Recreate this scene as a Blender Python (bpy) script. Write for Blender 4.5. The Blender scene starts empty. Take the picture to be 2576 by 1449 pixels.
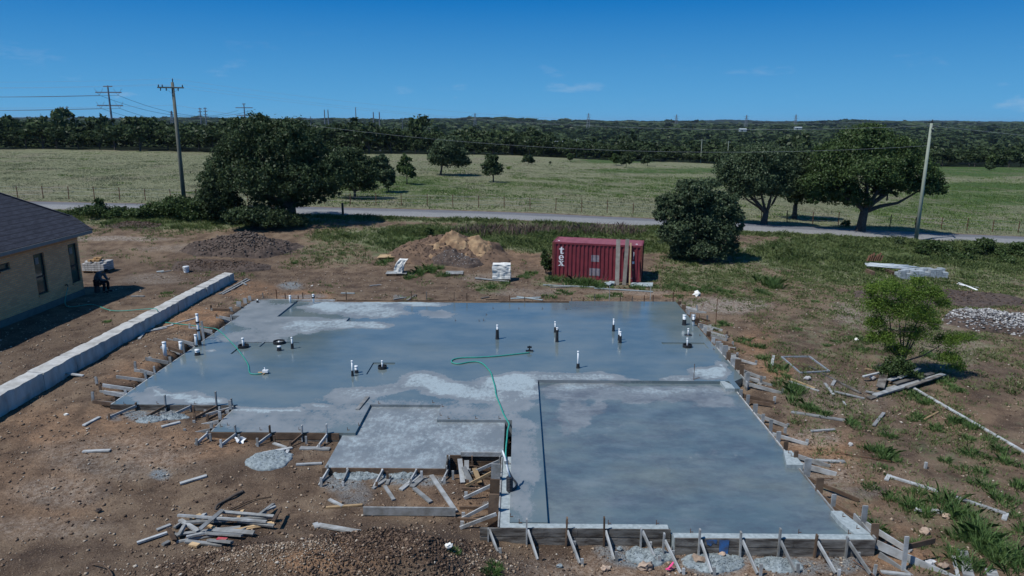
import bpy, bmesh, math, random
import numpy as np
from mathutils import Vector, Matrix, geometry

# ------------------------------------------------------------------ camera, sky, sun, exposure
scene = bpy.context.scene
COL = scene.collection
FPX = 1786.0; CX = 1288.0; CY = 724.5; CAMZ = 10.0
YAW, PITCH, ROLL = math.radians(.55), math.radians(13.1), math.radians(.2)
RM = (Matrix.Rotation(YAW, 3, 'Z') @ Matrix.Rotation(math.radians(90) - PITCH, 3, 'X') @ Matrix.Rotation(ROLL, 3, 'Z'))
cam_d = bpy.data.cameras.new('camera')
cam = bpy.data.objects.new('camera', cam_d); COL.objects.link(cam)
cam.matrix_world = Matrix.Translation((0, 0, CAMZ)) @ RM.to_4x4()
cam_d.sensor_fit = 'HORIZONTAL'; cam_d.sensor_width = 36; cam_d.lens = 36 * FPX / 2576
cam_d.clip_start = .1; cam_d.clip_end = 20000
scene.camera = cam
scene.render.resolution_x = 1024; scene.render.resolution_y = 576
scene.view_settings.view_transform = 'Standard'; scene.view_settings.look = 'None'
scene.view_settings.exposure = 0.24; scene.view_settings.gamma = 1

SUN = Vector((.53, .33, -1.0)).normalized()            # direction the light travels
sun_el = math.asin(-SUN.z); sun_az = math.atan2(-SUN.x, -SUN.y)   # azimuth from +Y, clockwise seen from above
w = bpy.data.worlds.new('World'); scene.world = w; w.use_nodes = True
nt = w.node_tree; nt.nodes.clear()
sky = nt.nodes.new('ShaderNodeTexSky'); sky.sky_type = 'NISHITA'; sky.sun_disc = False
sky.sun_elevation = sun_el; sky.sun_rotation = sun_az
sky.altitude = 300; sky.air_density = 1.0; sky.dust_density = .25; sky.ozone_density = 3.0
hs = nt.nodes.new('ShaderNodeHueSaturation'); hs.inputs['Saturation'].default_value = 1.28; hs.inputs['Value'].default_value = .72
nt.links.new(sky.outputs[0], hs.inputs['Color'])
# thin wisps of cloud, low over the horizon
tc = nt.nodes.new('ShaderNodeTexCoord')
mp = nt.nodes.new('ShaderNodeMapping'); mp.inputs['Scale'].default_value = (9, 9, 34)
nz = nt.nodes.new('ShaderNodeTexNoise'); nz.inputs['Scale'].default_value = 1.0; nz.inputs['Detail'].default_value = 7; nz.inputs['Roughness'].default_value = .62
rp = nt.nodes.new('ShaderNodeValToRGB'); rp.color_ramp.elements[0].position = .60; rp.color_ramp.elements[1].position = .80
sx = nt.nodes.new('ShaderNodeSeparateXYZ'); mr = nt.nodes.new('ShaderNodeMapRange')
mr.inputs['From Min'].default_value = .03; mr.inputs['From Max'].default_value = .12; mr.inputs['To Min'].default_value = 1; mr.inputs['To Max'].default_value = 0
mx = nt.nodes.new('ShaderNodeMix'); mx.data_type = 'RGBA'; mx.inputs[7].default_value = (5.2, 5.8, 6.6, 1)
mul = nt.nodes.new('ShaderNodeMath'); mul.operation = 'MULTIPLY'
mul2 = nt.nodes.new('ShaderNodeMath'); mul2.operation = 'MULTIPLY'; mul2.inputs[1].default_value = .4
L = nt.links.new
L(tc.outputs['Generated'], mp.inputs[0]); L(mp.outputs[0], nz.inputs['Vector']); L(nz.outputs[0], rp.inputs[0])
L(tc.outputs['Generated'], sx.inputs[0]); L(sx.outputs[2], mr.inputs[0])
L(rp.outputs[0], mul.inputs[0]); L(mr.outputs[0], mul.inputs[1]); L(mul.outputs[0], mul2.inputs[0])
gr = nt.nodes.new('ShaderNodeValToRGB'); gr.color_ramp.elements[0].position = 0.0; gr.color_ramp.elements[0].color = (.90, 3.5, 6.4, 1)
gr.color_ramp.elements[1].position = .16; gr.color_ramp.elements[1].color = (.0, 1.50, 4.6, 1)
L(sx.outputs[2], gr.inputs[0])
fk = nt.nodes.new('ShaderNodeMapRange'); fk.inputs['From Min'].default_value = .15; fk.inputs['From Max'].default_value = .75; fk.inputs['To Min'].default_value = .96; fk.inputs['To Max'].default_value = .25
L(sx.outputs[2], fk.inputs[0])
mb = nt.nodes.new('ShaderNodeMix'); mb.data_type = 'RGBA'; L(fk.outputs[0], mb.inputs[0]); L(hs.outputs[0], mb.inputs[6]); L(gr.outputs[0], mb.inputs[7])
L(mul2.outputs[0], mx.inputs[0]); L(mb.outputs[2], mx.inputs[6])
bg = nt.nodes.new('ShaderNodeBackground'); bg.inputs[1].default_value = .095
L(mx.outputs[2], bg.inputs[0])
wo = nt.nodes.new('ShaderNodeOutputWorld'); L(bg.outputs[0], wo.inputs[0])
sd = bpy.data.lights.new('sun', 'SUN'); sd.energy = 3.6; sd.angle = math.radians(.5); sd.color = (1, .985, .945)
so = bpy.data.objects.new('sun', sd); COL.objects.link(so)
so.rotation_euler = SUN.to_track_quat('-Z', 'Y').to_euler(); so.location = (-60, -40, 90)

random.seed(4); RNG = np.random.default_rng(7)

# ------------------------------------------------------------------ noise, terrain, picture <-> world helpers
def _h(ix, iy, s=0):
    n = (ix.astype(np.int64) * 374761393 + iy.astype(np.int64) * 668265263 + s * 144269504) & 0x7fffffff
    n = ((n ^ (n >> 13)) * 1274126177) & 0x7fffffff
    n = n ^ (n >> 16)
    return (n & 0xffff) / 65535.0
def vnoise(x, y, s=0):
    x = np.asarray(x, float); y = np.asarray(y, float)
    ix = np.floor(x); iy = np.floor(y); fx = x - ix; fy = y - iy
    fx = fx * fx * (3 - 2 * fx); fy = fy * fy * (3 - 2 * fy)
    a = _h(ix, iy, s); b = _h(ix + 1, iy, s); c = _h(ix, iy + 1, s); d = _h(ix + 1, iy + 1, s)
    return (a * (1 - fx) + b * fx) * (1 - fy) + (c * (1 - fx) + d * fx) * fy
def fbm(x, y, o=4, s=0):
    r = 0; a = .5; f = 1.0
    for k in range(o):
        r = r + a * vnoise(x * f + 17.3 * k, y * f - 9.1 * k, s + k); a *= .5; f *= 2.03
    return r / (1 - .5 ** o)
def S(a, b, x):
    t = np.clip((np.asarray(x, float) - a) / (b - a), 0, 1); return t * t * (3 - 2 * t)
def bump(x, y, cx, cy, rx, ry, p=1.0):
    d = ((x - cx) / rx) ** 2 + ((y - cy) / ry) ** 2
    return np.exp(-d * p)
def road_y(x): return 67.0
RUTS = ((-13.2, 15.3, -8.6, 18.6), (-14.0, 16.6, -9.0, 20.0), (-12.2, 14.6, -8.0, 16.4), (-28, 52.5, -8, 51), (-28, 54.3, -6, 53), (12, 22, 18, 36), (13.6, 21.5, 19.5, 35))
def T(x, y, fine=True):
    x = np.asarray(x, float); y = np.asarray(y, float)
    N = -.46 + .30 * S(18, 42, y) - .026 * np.clip(x - 12, 0, 40)
    pad = S(-18.75, -19.05, x) * (1 - S(41, 47, y))
    N = N * (1 - pad) + .48 * pad
    # dirt banks between stone wall and slab
    N = N + .30 * bump(x, y, -16.6, 30.5, 1.3, 3.2) + .22 * bump(x, y, -16.8, 25.5, 1.4, 2.5) + .18 * bump(x, y, -16.5, 36.5, 1.2, 2.2)
    N = N + .24 * bump(x, y, -12.5, 22.2, 3.2, 1.6) + .14 * bump(x, y, -7.5, 20.2, 3, 1.2) + .12 * bump(x, y, -2, 18.5, 1.6, 1.2)
    # heap along the bottom of the picture
    N = N + .12 * S(17.5, 20, y) * (1 - S(-1.5, -.6, x)) * (1 - pad) + .17 * bump(x, y, -15.6, 31, 1.1, 8.5) * (1 - pad)
    hp = bump(x, y, -5.0, 14.35, 3.0, 1.15) + .9 * bump(x, y, -2.6, 14.6, 1.9, 1.25)
    N = N + .92 * np.clip(hp, 0, 1.2)
    N = N + .14 * bump(x, y, 12.5, 20, 1.6, 3) + .1 * bump(x, y, 11.5, 28, 1.5, 3)
    Fx = 56 * np.tanh(x / 56)
    F = 1.2 - np.where(Fx < 0, .034, .047) * Fx + .25 * np.sin(x * .05 + 1)
    t = S(44, 65, y)
    z = N * (1 - t) + F * t
    far = np.interp(y, [0, 180, 230, 300, 450, 700, 1000, 1500, 2400, 4000, 9000], [0, 0, -1.2, -5, -12, -13, -9, -3, 4, 8, 6])
    z = z + far + S(1200, 2600, y) * 26 * (fbm(x / 420, y / 900, 3, 14) - .5)
    if fine:
        for (ax, ay, bx, by) in RUTS:
            L2 = math.hypot(bx - ax, by - ay); d_ = ((x - ax) * (by - ay) - (y - ay) * (bx - ax)) / L2 + .12 * np.sin(x * 1.1)
            a_ = ((x - ax) * (bx - ax) + (y - ay) * (by - ay)) / L2
            on = S(-1, 1, a_) * (1 - S(L2 - 1, L2 + 1.5, a_)); z = z + on * (-.045 * np.exp(-(d_ / .16) ** 2) + .025 * np.exp(-((np.abs(d_) - .3) / .12) ** 2)) * (.6 + .8 * vnoise(x * 3, y * 3, 2))
        k = 1 - S(50, 60, y)
        slab = footprint(x, y)
        wall = bump(x, y, -18.75, 32, .6, 30, 1)
        rough = 1 + 2.2 * np.clip(hp, 0, 1) + 1.6 * bump(x, y, -16.5, 30, 1.6, 9)
        z = z + k * rough * (.10 * (fbm(x * .55, y * .55, 4, 3) - .5) + .055 * (fbm(x * 2.6, y * 2.6, 3, 5) - .5)) * (1 - slab)
        z = z + (1 - k) * .30 * (fbm(x * .12, y * .12, 3, 9) - .5) * (1 - bump(x, y, 0, 67, 1e6, 5))
        z = z - .5 * slab
    # rolling woodland far away
    return z
RECTS = ((-15.3, 9.0, 24.0, 39.6), (-10.15, 9.0, 21.7, 30), (-5.8, 8.6, 19.48, 30), (-.42, 8.6, 16.1, 30))
def footprint(x, y, g=0.0):
    r = 0
    for a, b, c, d in RECTS: r = np.maximum(r, S(a + .05 - g, a + .3 - g, x) * (1 - S(b - .3 + g, b - .05 + g, x)) * S(c + .05 - g, c + .3 - g, y) * (1 - S(d - .3 + g, d - .05 + g, y)))
    return r
def t1(x, y, fine=False): return float(T(x, y, fine))
def ray(u, v):
    return RM @ Vector(((u - CX) / FPX, -(v - CY) / FPX, -1.0))
def G(u, v, z=0.0):
    d = ray(u, v); t = (z - CAMZ) / d.z
    return Vector((d.x * t, d.y * t, z))
def GT(u, v, dz=0.0):
    z = 0.0
    for k in range(30):
        p = G(u, v, z + dz)
        z = .5 * z + .5 * t1(p.x, p.y)
    p = G(u, v, z + dz); return p
def atY(u, v, y):
    d = ray(u, v); t = y / d.y
    return Vector((d.x * t, y, CAMZ + d.z * t))
RI = np.array(RM.inverted())
def proj(x, y, z):
    P = RI @ np.stack([np.ravel(x), np.ravel(y), np.ravel(z) - CAMZ])
    zc = -P[2]; zc = np.where(zc < .5, .5, zc)
    return CX + FPX * P[0] / zc, CY - FPX * P[1] / zc
def zc(p):
    return -(RM.inverted() @ (Vector(p) - Vector((0, 0, CAMZ)))).z
def ppm(p): return FPX / zc(p)            # picture pixels (2576 wide) per metre

# ------------------------------------------------------------------ object helpers
def tag(o, label=None, cat=None, group=None, kind=None):
    if label: o['label'] = label
    if cat: o['category'] = cat
    if group: o['group'] = group
    if kind: o['kind'] = kind
    return o
def thing(name, loc, label, cat, group=None, rz=0):
    o = bpy.data.objects.new(name, None); COL.objects.link(o); o.location = loc; o.rotation_euler = (0, 0, rz)
    o.empty_display_size = .2
    return tag(o, label, cat, group)
def link_mesh(name, me, mat, parent=None, loc=(0, 0, 0)):
    o = bpy.data.objects.new(name, me); COL.objects.link(o); o.location = loc
    if mat: me.materials.append(mat)
    if parent: o.parent = parent
    return o
class MB:
    """collects vertices and faces of ONE mesh, given in world coordinates"""
    def __init__(s): s.v = []; s.f = []
    def add(s, vs, fs):
        b = len(s.v); s.v += [tuple(x) for x in vs]; s.f += [tuple(i + b for i in f) for f in fs]; return s
    def box(s, c, d, rz=0.0, taper=1.0):
        hx, hy, hz = d[0] / 2, d[1] / 2, d[2] / 2; cs, sn = math.cos(rz), math.sin(rz); vs = []
        for z in (-hz, hz):
            k = taper if z > 0 else 1
            for x, y in ((-hx, -hy), (hx, -hy), (hx, hy), (-hx, hy)):
                x *= k; y *= k
                vs.append((c[0] + x * cs - y * sn, c[1] + x * sn + y * cs, c[2] + z))
        return s.add(vs, [(3, 2, 1, 0), (4, 5, 6, 7), (0, 1, 5, 4), (1, 2, 6, 5), (2, 3, 7, 6), (3, 0, 4, 7)])
    def beam(s, p, q, wd, th, up=(0, 0, 1), roll=0.0, segs=1, warp=0.0):
        p = Vector(p); q = Vector(q); d = (q - p); ln = d.length; d.normalize()
        side = d.cross(Vector(up))
        if side.length < 1e-3: side = d.cross(Vector((0, 1, 0)))
        side.normalize(); n = side.cross(d)
        if roll:
            m = Matrix.Rotation(roll, 3, d); side = m @ side; n = m @ n
        vs = []; fs = []
        for k in range(segs + 1):
            c = p.lerp(q, k / segs) + n * (warp * math.sin(math.pi * k / segs))
            for a, b in ((-1, -1), (1, -1), (1, 1), (-1, 1)): vs.append(c + side * a * wd / 2 + n * b * th / 2)
        for k in range(segs):
            b = 4 * k
            for i in range(4): fs.append((b + i, b + (i + 1) % 4, b + 4 + (i + 1) % 4, b + 4 + i))
        fs += [(3, 2, 1, 0), tuple(4 * segs + i for i in range(4))]
        return s.add(vs, fs)
    def tube(s, pts, rad, n=8, cap=True):
        pts = [Vector(p) for p in pts]
        if not hasattr(rad, '__len__'): rad = [rad] * len(pts)
        vs = []; fs = []
        for i, p in enumerate(pts):
            d = (pts[min(i + 1, len(pts) - 1)] - pts[max(i - 1, 0)]).normalized()
            a = d.cross(Vector((0, 0, 1)) if abs(d.z) < .9 else Vector((1, 0, 0))).normalized(); b = d.cross(a)
            for k in range(n):
                t = 2 * math.pi * k / n; vs.append(p + (a * math.cos(t) + b * math.sin(t)) * rad[i])
        for i in range(len(pts) - 1):
            for k in range(n):
                fs.append((i * n + k, i * n + (k + 1) % n, (i + 1) * n + (k + 1) % n, (i + 1) * n + k))
        if cap: fs += [tuple(range(n - 1, -1, -1)), tuple((len(pts) - 1) * n + k for k in range(n))]
        return s.add(vs, fs)
    def prism(s, poly, z0, z1):
        n = len(poly); vs = [(x, y, z0) for x, y in poly] + [(x, y, z1) for x, y in poly]
        return s.add(vs, [tuple(range(n - 1, -1, -1)), tuple(range(n, 2 * n))] + [(i, (i + 1) % n, n + (i + 1) % n, n + i) for i in range(n)])
    def rock(s, c, r, sd=0, sq=(1, 1, .7), rough=.25, lv=2):
        bm = bmesh.new(); bmesh.ops.create_icosphere(bm, subdivisions=lv, radius=1)
        rr = random.Random(sd); o = [rr.uniform(0, 50) for k in range(3)]
        for v in bm.verts:
            from mathutils import noise
            d = 1 + rough * noise.noise(v.co * 1.3 + Vector(o)) * 1.6 + rough * .6 * noise.cell(v.co * 2.2 + Vector(o)) - rough * .3
            v.co = Vector((v.co.x * sq[0], v.co.y * sq[1], v.co.z * sq[2])) * d * r
        bm.verts.index_update()
        s.add([v.co + Vector(c) for v in bm.verts], [[v.index for v in f.verts] for f in bm.faces]); bm.free(); return s
    def build(s, name, mat, parent=None, smooth=False, origin=None):
        if origin is None: origin = Vector((0, 0, 0)) if parent is None else parent.location
        if parent is not None and parent.parent is not None: origin = parent.parent.location + parent.location
        origin = Vector(origin)
        me = bpy.data.meshes.new(name)
        if parent is not None:
            me.from_pydata([Vector(v) - origin for v in s.v], [], s.f)
            o = link_mesh(name, me, mat, parent)
        else:
            me.from_pydata([Vector(v) - origin for v in s.v], [], s.f)
            o = link_mesh(name, me, mat, None, origin)
        if smooth:
            me.shade_smooth()
        me.update(); return o
def npmesh(name, V, F, mat, parent=None, loc=(0, 0, 0), attrs=None, smooth=False):
    """V (n,3), F (m,k) numpy -> object"""
    me = bpy.data.meshes.new(name); n = len(V); m, k = F.shape
    me.vertices.add(n); me.vertices.foreach_set('co', np.ascontiguousarray(V, dtype=np.float32).ravel())
    me.loops.add(m * k); me.loops.foreach_set('vertex_index', np.ascontiguousarray(F, dtype=np.int32).ravel())
    me.polygons.add(m); me.polygons.foreach_set('loop_start', np.arange(0, m * k, k, dtype=np.int32))
    me.update(calc_edges=True)
    if attrs:
        for a, val in attrs.items():
            at = me.attributes.new(a, 'FLOAT', 'POINT'); at.data.foreach_set('value', np.ascontiguousarray(val, dtype=np.float32).ravel())
    if smooth: me.polygons.foreach_set('use_smooth', np.ones(m, dtype=bool))
    return link_mesh(name, me, mat, parent, loc)

# ------------------------------------------------------------------ materials
def newmat(name):
    m = bpy.data.materials.new(name); m.use_nodes = True; n = m.node_tree; n.nodes.clear()
    out = n.nodes.new('ShaderNodeOutputMaterial'); b = n.nodes.new('ShaderNodeBsdfPrincipled')
    n.links.new(b.outputs[0], out.inputs[0]); return m, n, b
def nd(n, t, **kw):
    x = n.nodes.new(t)
    for k, v in kw.items():
        if k.startswith('i_'): x.inputs[k[2:].replace('_', ' ')].default_value = v
        else: setattr(x, k, v)
    return x
def noise_n(n, scale, detail=5, rough=.55, coord='Object', vec=None, stretch=None):
    t = nd(n, 'ShaderNodeTexNoise'); t.inputs['Scale'].default_value = scale; t.inputs['Detail'].default_value = detail; t.inputs['Roughness'].default_value = rough
    if vec is None:
        c = nd(n, 'ShaderNodeTexCoord'); vec = c.outputs[coord]
    if stretch:
        m = nd(n, 'ShaderNodeMapping'); m.inputs['Scale'].default_value = stretch; n.links.new(vec, m.inputs[0]); vec = m.outputs[0]
    n.links.new(vec, t.inputs['Vector']); return t
def ramp(n, src, stops):
    r = nd(n, 'ShaderNodeValToRGB'); e = r.color_ramp.elements
    while len(e) < len(stops): e.new(.5)
    for i, (p, c) in enumerate(stops):
        c = tuple(c) if hasattr(c, '__len__') else (c, c, c)
        e[i].position = p; e[i].color = c + (1,) if len(c) == 3 else c
    n.links.new(src, r.inputs[0]); return r.outputs[0]
def c3(c): return tuple(c) + (1,)
def mixc(n, f, a, b, mode='MIX'):
    m = nd(n, 'ShaderNodeMix'); m.data_type = 'RGBA'; m.blend_type = mode
    for s, i in ((f, 0), (a, 6), (b, 7)):
        if hasattr(s, 'is_linked') or hasattr(s, 'links'): n.links.new(s, m.inputs[i])
        elif hasattr(s, '__len__'): m.inputs[i].default_value = c3(s)
        else: m.inputs[i].default_value = s if i == 0 else (s, s, s, 1)
    return m.outputs[2]
def mth(n, op, a, b=0.0, c=None, clamp=False):
    m = nd(n, 'ShaderNodeMath'); m.operation = op; m.use_clamp = clamp
    for s, i in ((a, 0), (b, 1), (c, 2)):
        if s is None: continue
        if hasattr(s, 'links'): n.links.new(s, m.inputs[i])
        else: m.inputs[i].default_value = s
    return m.outputs[0]
def mrange(n, s, a, b, c=0.0, d=1.0, smooth=False):
    m = nd(n, 'ShaderNodeMapRange'); n.links.new(s, m.inputs[0])
    if smooth: m.interpolation_type = 'SMOOTHSTEP'
    for i, v in enumerate((a, b, c, d)): m.inputs[i + 1].default_value = v
    return m.outputs[0]
def attr(n, name):
    a = nd(n, 'ShaderNodeAttribute'); a.attribute_name = name; return a.outputs['Fac']
def bumpn(n, b, h, strength=.3, dist=.05):
    x = nd(n, 'ShaderNodeBump'); x.inputs['Strength'].default_value = strength; x.inputs['Distance'].default_value = dist
    n.links.new(h, x.inputs['Height']); n.links.new(x.outputs[0], b.inputs['Normal'])
def M(name, c1, c2=None, scale=6, rough=.8, bmp=0, bscale=30, metal=0, spec=.3, detail=6, rnd=0.0, stretch=None, lo=.35, hi=.65):
    m, n, b = newmat(name); b.inputs['Roughness'].default_value = rough; b.inputs['Metallic'].default_value = metal
    b.inputs['Specular IOR Level'].default_value = spec
    if c2 is None: c2 = tuple(x * .8 for x in c1)
    t = noise_n(n, scale, detail, stretch=stretch)
    col = ramp(n, t.outputs[0], [(lo, c1), (hi, c2)])
    if rnd:
        oi = nd(n, 'ShaderNodeObjectInfo'); k = mrange(n, oi.outputs['Random'], 0, 1, 1 - rnd, 1 + rnd)
        col = mixc(n, 1.0, col, k, 'MULTIPLY')
    n.links.new(col, b.inputs['Base Color'])
    if bmp:
        t2 = noise_n(n, bscale, 5); bumpn(n, b, t2.outputs[0], bmp, .03)
    return m

def leaf_mat(name, c1, c2, scale=.9, trans=.25):
    m = bpy.data.materials.new(name); m.use_nodes = True; n = m.node_tree; n.nodes.clear()
    out = nd(n, 'ShaderNodeOutputMaterial'); d = nd(n, 'ShaderNodeBsdfDiffuse'); tr = nd(n, 'ShaderNodeBsdfTranslucent')
    g = nd(n, 'ShaderNodeBsdfGlossy'); g.inputs['Roughness'].default_value = .45
    t = noise_n(n, scale, 4); t2 = noise_n(n, 11, 2)
    s = mth(n, 'ADD', mth(n, 'MULTIPLY', t.outputs[0], .5), mth(n, 'MULTIPLY', t2.outputs[0], .5))
    col = ramp(n, s, [(.36, c1), (.62, c2)])
    n.links.new(col, d.inputs[0]); n.links.new(col, tr.inputs[0])
    mx = nd(n, 'ShaderNodeMixShader'); mx.inputs[0].default_value = trans
    n.links.new(d.outputs[0], mx.inputs[1]); n.links.new(tr.outputs[0], mx.inputs[2])
    m2 = nd(n, 'ShaderNodeMixShader'); m2.inputs[0].default_value = .012
    n.links.new(mx.outputs[0], m2.inputs[1]); n.links.new(g.outputs[0], m2.inputs[2]); n.links.new(m2.outputs[0], out.inputs[0])
    return m

def terrain_mat():
    m, n, b = newmat('terrain_soil_and_grass'); b.inputs['Roughness'].default_value = .95; b.inputs['Specular IOR Level'].default_value = .12
    geo = nd(n, 'ShaderNodeNewGeometry'); P = geo.outputs['Position']
    def nz(s, d=5, r=.6, st=None): return noise_n(n, s, d, r, vec=P, stretch=st).outputs[0]
    big = nz(.22, 4); mid = nz(1.1, 5); fin = nz(6.5, 6, .7); vf = nz(26, 4, .7)
    # bare soil
    soil = ramp(n, mid, [(.30, (.072, .049, .035)), (.46, (.132, .091, .063)), (.60, (.205, .148, .101)), (.74, (.145, .101, .070))])
    orange = ramp(n, fin, [(.35, (.16, .090, .052)), (.62, (.34, .205, .12))])
    of = mth(n, 'MULTIPLY', attr(n, 'orange'), mrange(n, mid, .38, .62), clamp=True)
    soil = mixc(n, mth(n, 'ADD', attr(n, 'orange'), mth(n, 'MULTIPLY', mrange(n, mid, .4, .6, -.5, .5), attr(n, 'orange')), clamp=True), soil, orange)
    dark = ramp(n, fin, [(.4, (.038, .027, .022)), (.62, (.085, .060, .048))])
    soil = mixc(n, mth(n, 'MULTIPLY', attr(n, 'dark'), mrange(n, fin, .3, .62, .45, 1.1), clamp=True), soil, dark)
    pale = ramp(n, fin, [(.38, (.20, .165, .135)), (.62, (.42, .38, .33))])
    soil = mixc(n, mth(n, 'MULTIPLY', attr(n, 'pale'), mrange(n, fin, .36, .60, .25, 1.15), clamp=True), soil, pale)
    grav = ramp(n, vf, [(.38, (.09, .105, .115)), (.62, (.31, .34, .35))])
    soil = mixc(n, mth(n, 'MULTIPLY', attr(n, 'gravel'), mrange(n, fin, .34, .5, 0, 1.2), clamp=True), soil, grav)
    # fine speckle: small stones, clods, crumbs
    vm = nz(13, 5, .75); sp = mth(n, 'MAXIMUM', mrange(n, vf, .56, .66, 0, 1), mrange(n, vm, .60, .68, 0, .8)); spd = mth(n, 'MAXIMUM', mrange(n, vf, .32, .43, 1, 0), mrange(n, vm, .34, .42, .9, 0))
    soil = mixc(n, mth(n, 'MULTIPLY', sp, .52), soil, (.40, .31, .22)); soil = mixc(n, mth(n, 'MULTIPLY', spd, .68), soil, (.035, .024, .019))
    # vegetation
    drygr = ramp(n, nz(2.6, 6, .72, (1, .42, 1)), [(.34, (.100, .112, .056)), (.50, (.170, .176, .100)), (.66, (.255, .245, .160))])
    grn = ramp(n, nz(3.3, 5, .7), [(.36, (.026, .046, .013)), (.52, (.058, .098, .028)), (.68, (.12, .165, .060))])
    veg = mixc(n, mrange(n, mth(n, 'ADD', attr(n, 'green'), mth(n, 'MULTIPLY', mth(n, 'SUBTRACT', nz(.55, 5, .68, (1, .6, 1)), .5), 1.7)), .25, .85), drygr, grn)
    mauve = mrange(n, nz(.16, 5, .66, (1, .5, 1)), .52, .66, 0, .42)
    veg = mixc(n, mauve, veg, (.20, .155, .125))
    cov = mth(n, 'ADD', attr(n, 'cover'), mth(n, 'MULTIPLY', mth(n, 'SUBTRACT', nz(1.6, 5, .7), .5), 1.5))
    col = mixc(n, mrange(n, cov, .35, .72), soil, veg)
    wood = ramp(n, nz(.13, 5, .75, (1, .45, 1)), [(.40, (.0035, .006, .0035)), (.50, (.012, .019, .009)), (.66, (.026, .038, .016))])  # shaded gaps between far crowns painted into the colour as near-black noise patches
    col = mixc(n, attr(n, 'forest'), col, wood)
    n.links.new(col, b.inputs['Base Color'])
    h = mth(n, 'ADD', mth(n, 'MULTIPLY', fin, .7), mth(n, 'MULTIPLY', vf, .45))
    bumpn(n, b, h, .85, .09)
    return m

def concrete_mat(name):
    m, n, b = newmat(name)
    geo = nd(n, 'ShaderNodeNewGeometry'); P = geo.outputs['Position']
    def nz(s, d=5, r=.6, st=None): return noise_n(n, s, d, r, vec=P, stretch=st).outputs[0]
    dry = attr(n, 'dry'); mot = attr(n, 'mottle')
    n1 = nz(.9, 6, .62); n2 = nz(7, 6, .72, (1, .6, 1)); n3 = nz(.45, 5, .6, (.6, 1, 1)); n4 = nz(34, 3, .7)
    d = mth(n, 'ADD', dry, mth(n, 'ADD', mth(n, 'MULTIPLY', mth(n, 'SUBTRACT', n1, .5), .34), mth(n, 'MULTIPLY', mth(n, 'SUBTRACT', n2, .5), .62)))
    wet = ramp(n, n3, [(.36, (.086, .126, .145)), (.50, (.116, .154, .165)), (.66, (.150, .180, .178))])
    matte = ramp(n, n1, [(.36, (.160, .182, .195)), (.62, (.218, .238, .248))])
    white = ramp(n, n4, [(.4, (.24, .30, .325)), (.62, (.37, .43, .455))])
    a1 = mrange(n, d, .26, .44, smooth=True); a2 = mrange(n, d, .64, .79)
    col = mixc(n, a1, wet, matte); col = mixc(n, a2, col, white)
    # cloudy trowel mottling of the garage floor
    mt = mrange(n, nz(1.1, 10, .8, (.6, 1, 1)), .44, .62); mm = mth(n, 'MULTIPLY', mt, mot, clamp=True)
    col = mixc(n, mth(n, 'MULTIPLY', mm, .62), col, (.062, .072, .092))
    ml = mth(n, 'MULTIPLY', mrange(n, nz(1.5, 7, .7, (.5, 1, 1)), .50, .70), mot, clamp=True)
    col = mixc(n, mth(n, 'MULTIPLY', ml, .22), col, (.27, .31, .33))
    yel = mth(n, 'MULTIPLY', mrange(n, nz(.30, 4, .6, (.5, 1, 1)), .55, .72), mth(n, 'SUBTRACT', 1.0, a1), clamp=True)
    col = mixc(n, mth(n, 'MULTIPLY', yel, .35), col, (.15, .155, .11))
    n.links.new(col, b.inputs['Base Color'])
    rg = mixc(n, a1, mrange(n, n1, .35, .65, .10, .20), .46); rg = mixc(n, a2, rg, .85)
    rg = mixc(n, mth(n, 'MULTIPLY', mot, .6), rg, .40)
    n.links.new(rg, b.inputs['Roughness'])
    sp = mixc(n, a1, .62, .42); sp = mixc(n, a2, sp, .2); n.links.new(sp, b.inputs['Specular IOR Level'])
    bumpn(n, b, mth(n, 'ADD', n2, mth(n, 'MULTIPLY', n1, 1.5)), .05, .02)
    return m

def wood_mat(name, c1, c2, rnd=.36):
    return M(name, c1, c2, scale=3.2, rough=.85, bmp=.25, bscale=22, rnd=rnd, spec=.2, stretch=(1, 1, 1))

MAT = {}
MAT['terrain'] = terrain_mat(); MAT['conc'] = concrete_mat('slab_concrete')
MAT['ledge'] = M('pale_concrete_ledge', (.24, .28, .29), (.35, .40, .41), 9, .85, .2, 40)
MAT['wet'] = M('damp_concrete_face', (.13, .135, .12), (.19, .19, .165), 5, .6)
MAT['wood_g'] = wood_mat('weathered_grey_wood', (.36, .375, .38), (.215, .215, .205))
MAT['wood_b'] = wood_mat('brown_form_wood', (.155, .105, .070), (.085, .058, .042))
MAT['wood_d'] = M('dark_stained_form_wood', (.165, .155, .14), (.050, .042, .036), 2.6, .85, .3, 22, rnd=.35, spec=.2, stretch=(.7, 1, 3.5), lo=.38, hi=.62)
MAT['wood_y'] = wood_mat('fresh_yellow_wood', (.46, .33, .19), (.32, .22, .12))
MAT['wood_o'] = wood_mat('orange_lumber', (.27, .16, .07), (.18, .10, .05))
MAT['wood_t'] = wood_mat('brown_grey_timber', (.27, .25, .215), (.18, .16, .135))
MAT['limestone'] = M('white_limestone', (.48, .475, .45), (.29, .28, .255), 2.4, .9, .5, 9, stretch=(1, 1, .35), lo=.42, hi=.72)
MAT['marble'] = M('rough_white_stone', (.74, .73, .68), (.40, .41, .40), 2.6, .85, .5, 5, lo=.48, hi=.68)
MAT['stone'] = M('tan_stone', (.42, .32, .24), (.28, .20, .15), 6, .9, .4, 18, rnd=.25)
MAT['stone_w'] = M('pale_rubble_stone', (.50, .50, .49), (.22, .21, .21), 2.8, .9, .4, 12, lo=.42, hi=.6)
MAT['soil_dark'] = M('dark_heap_soil', (.050, .037, .031), (.105, .078, .064), 5, .95, .8, 14)
MAT['soil_brown'] = M('brown_heap_soil', (.17, .11, .072), (.085, .057, .043), 1.4, .95, .8, 14)
MAT['pvc'] = M('white_pvc', (.80, .82, .82), (.74, .76, .77), 3, .35, spec=.5)
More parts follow.
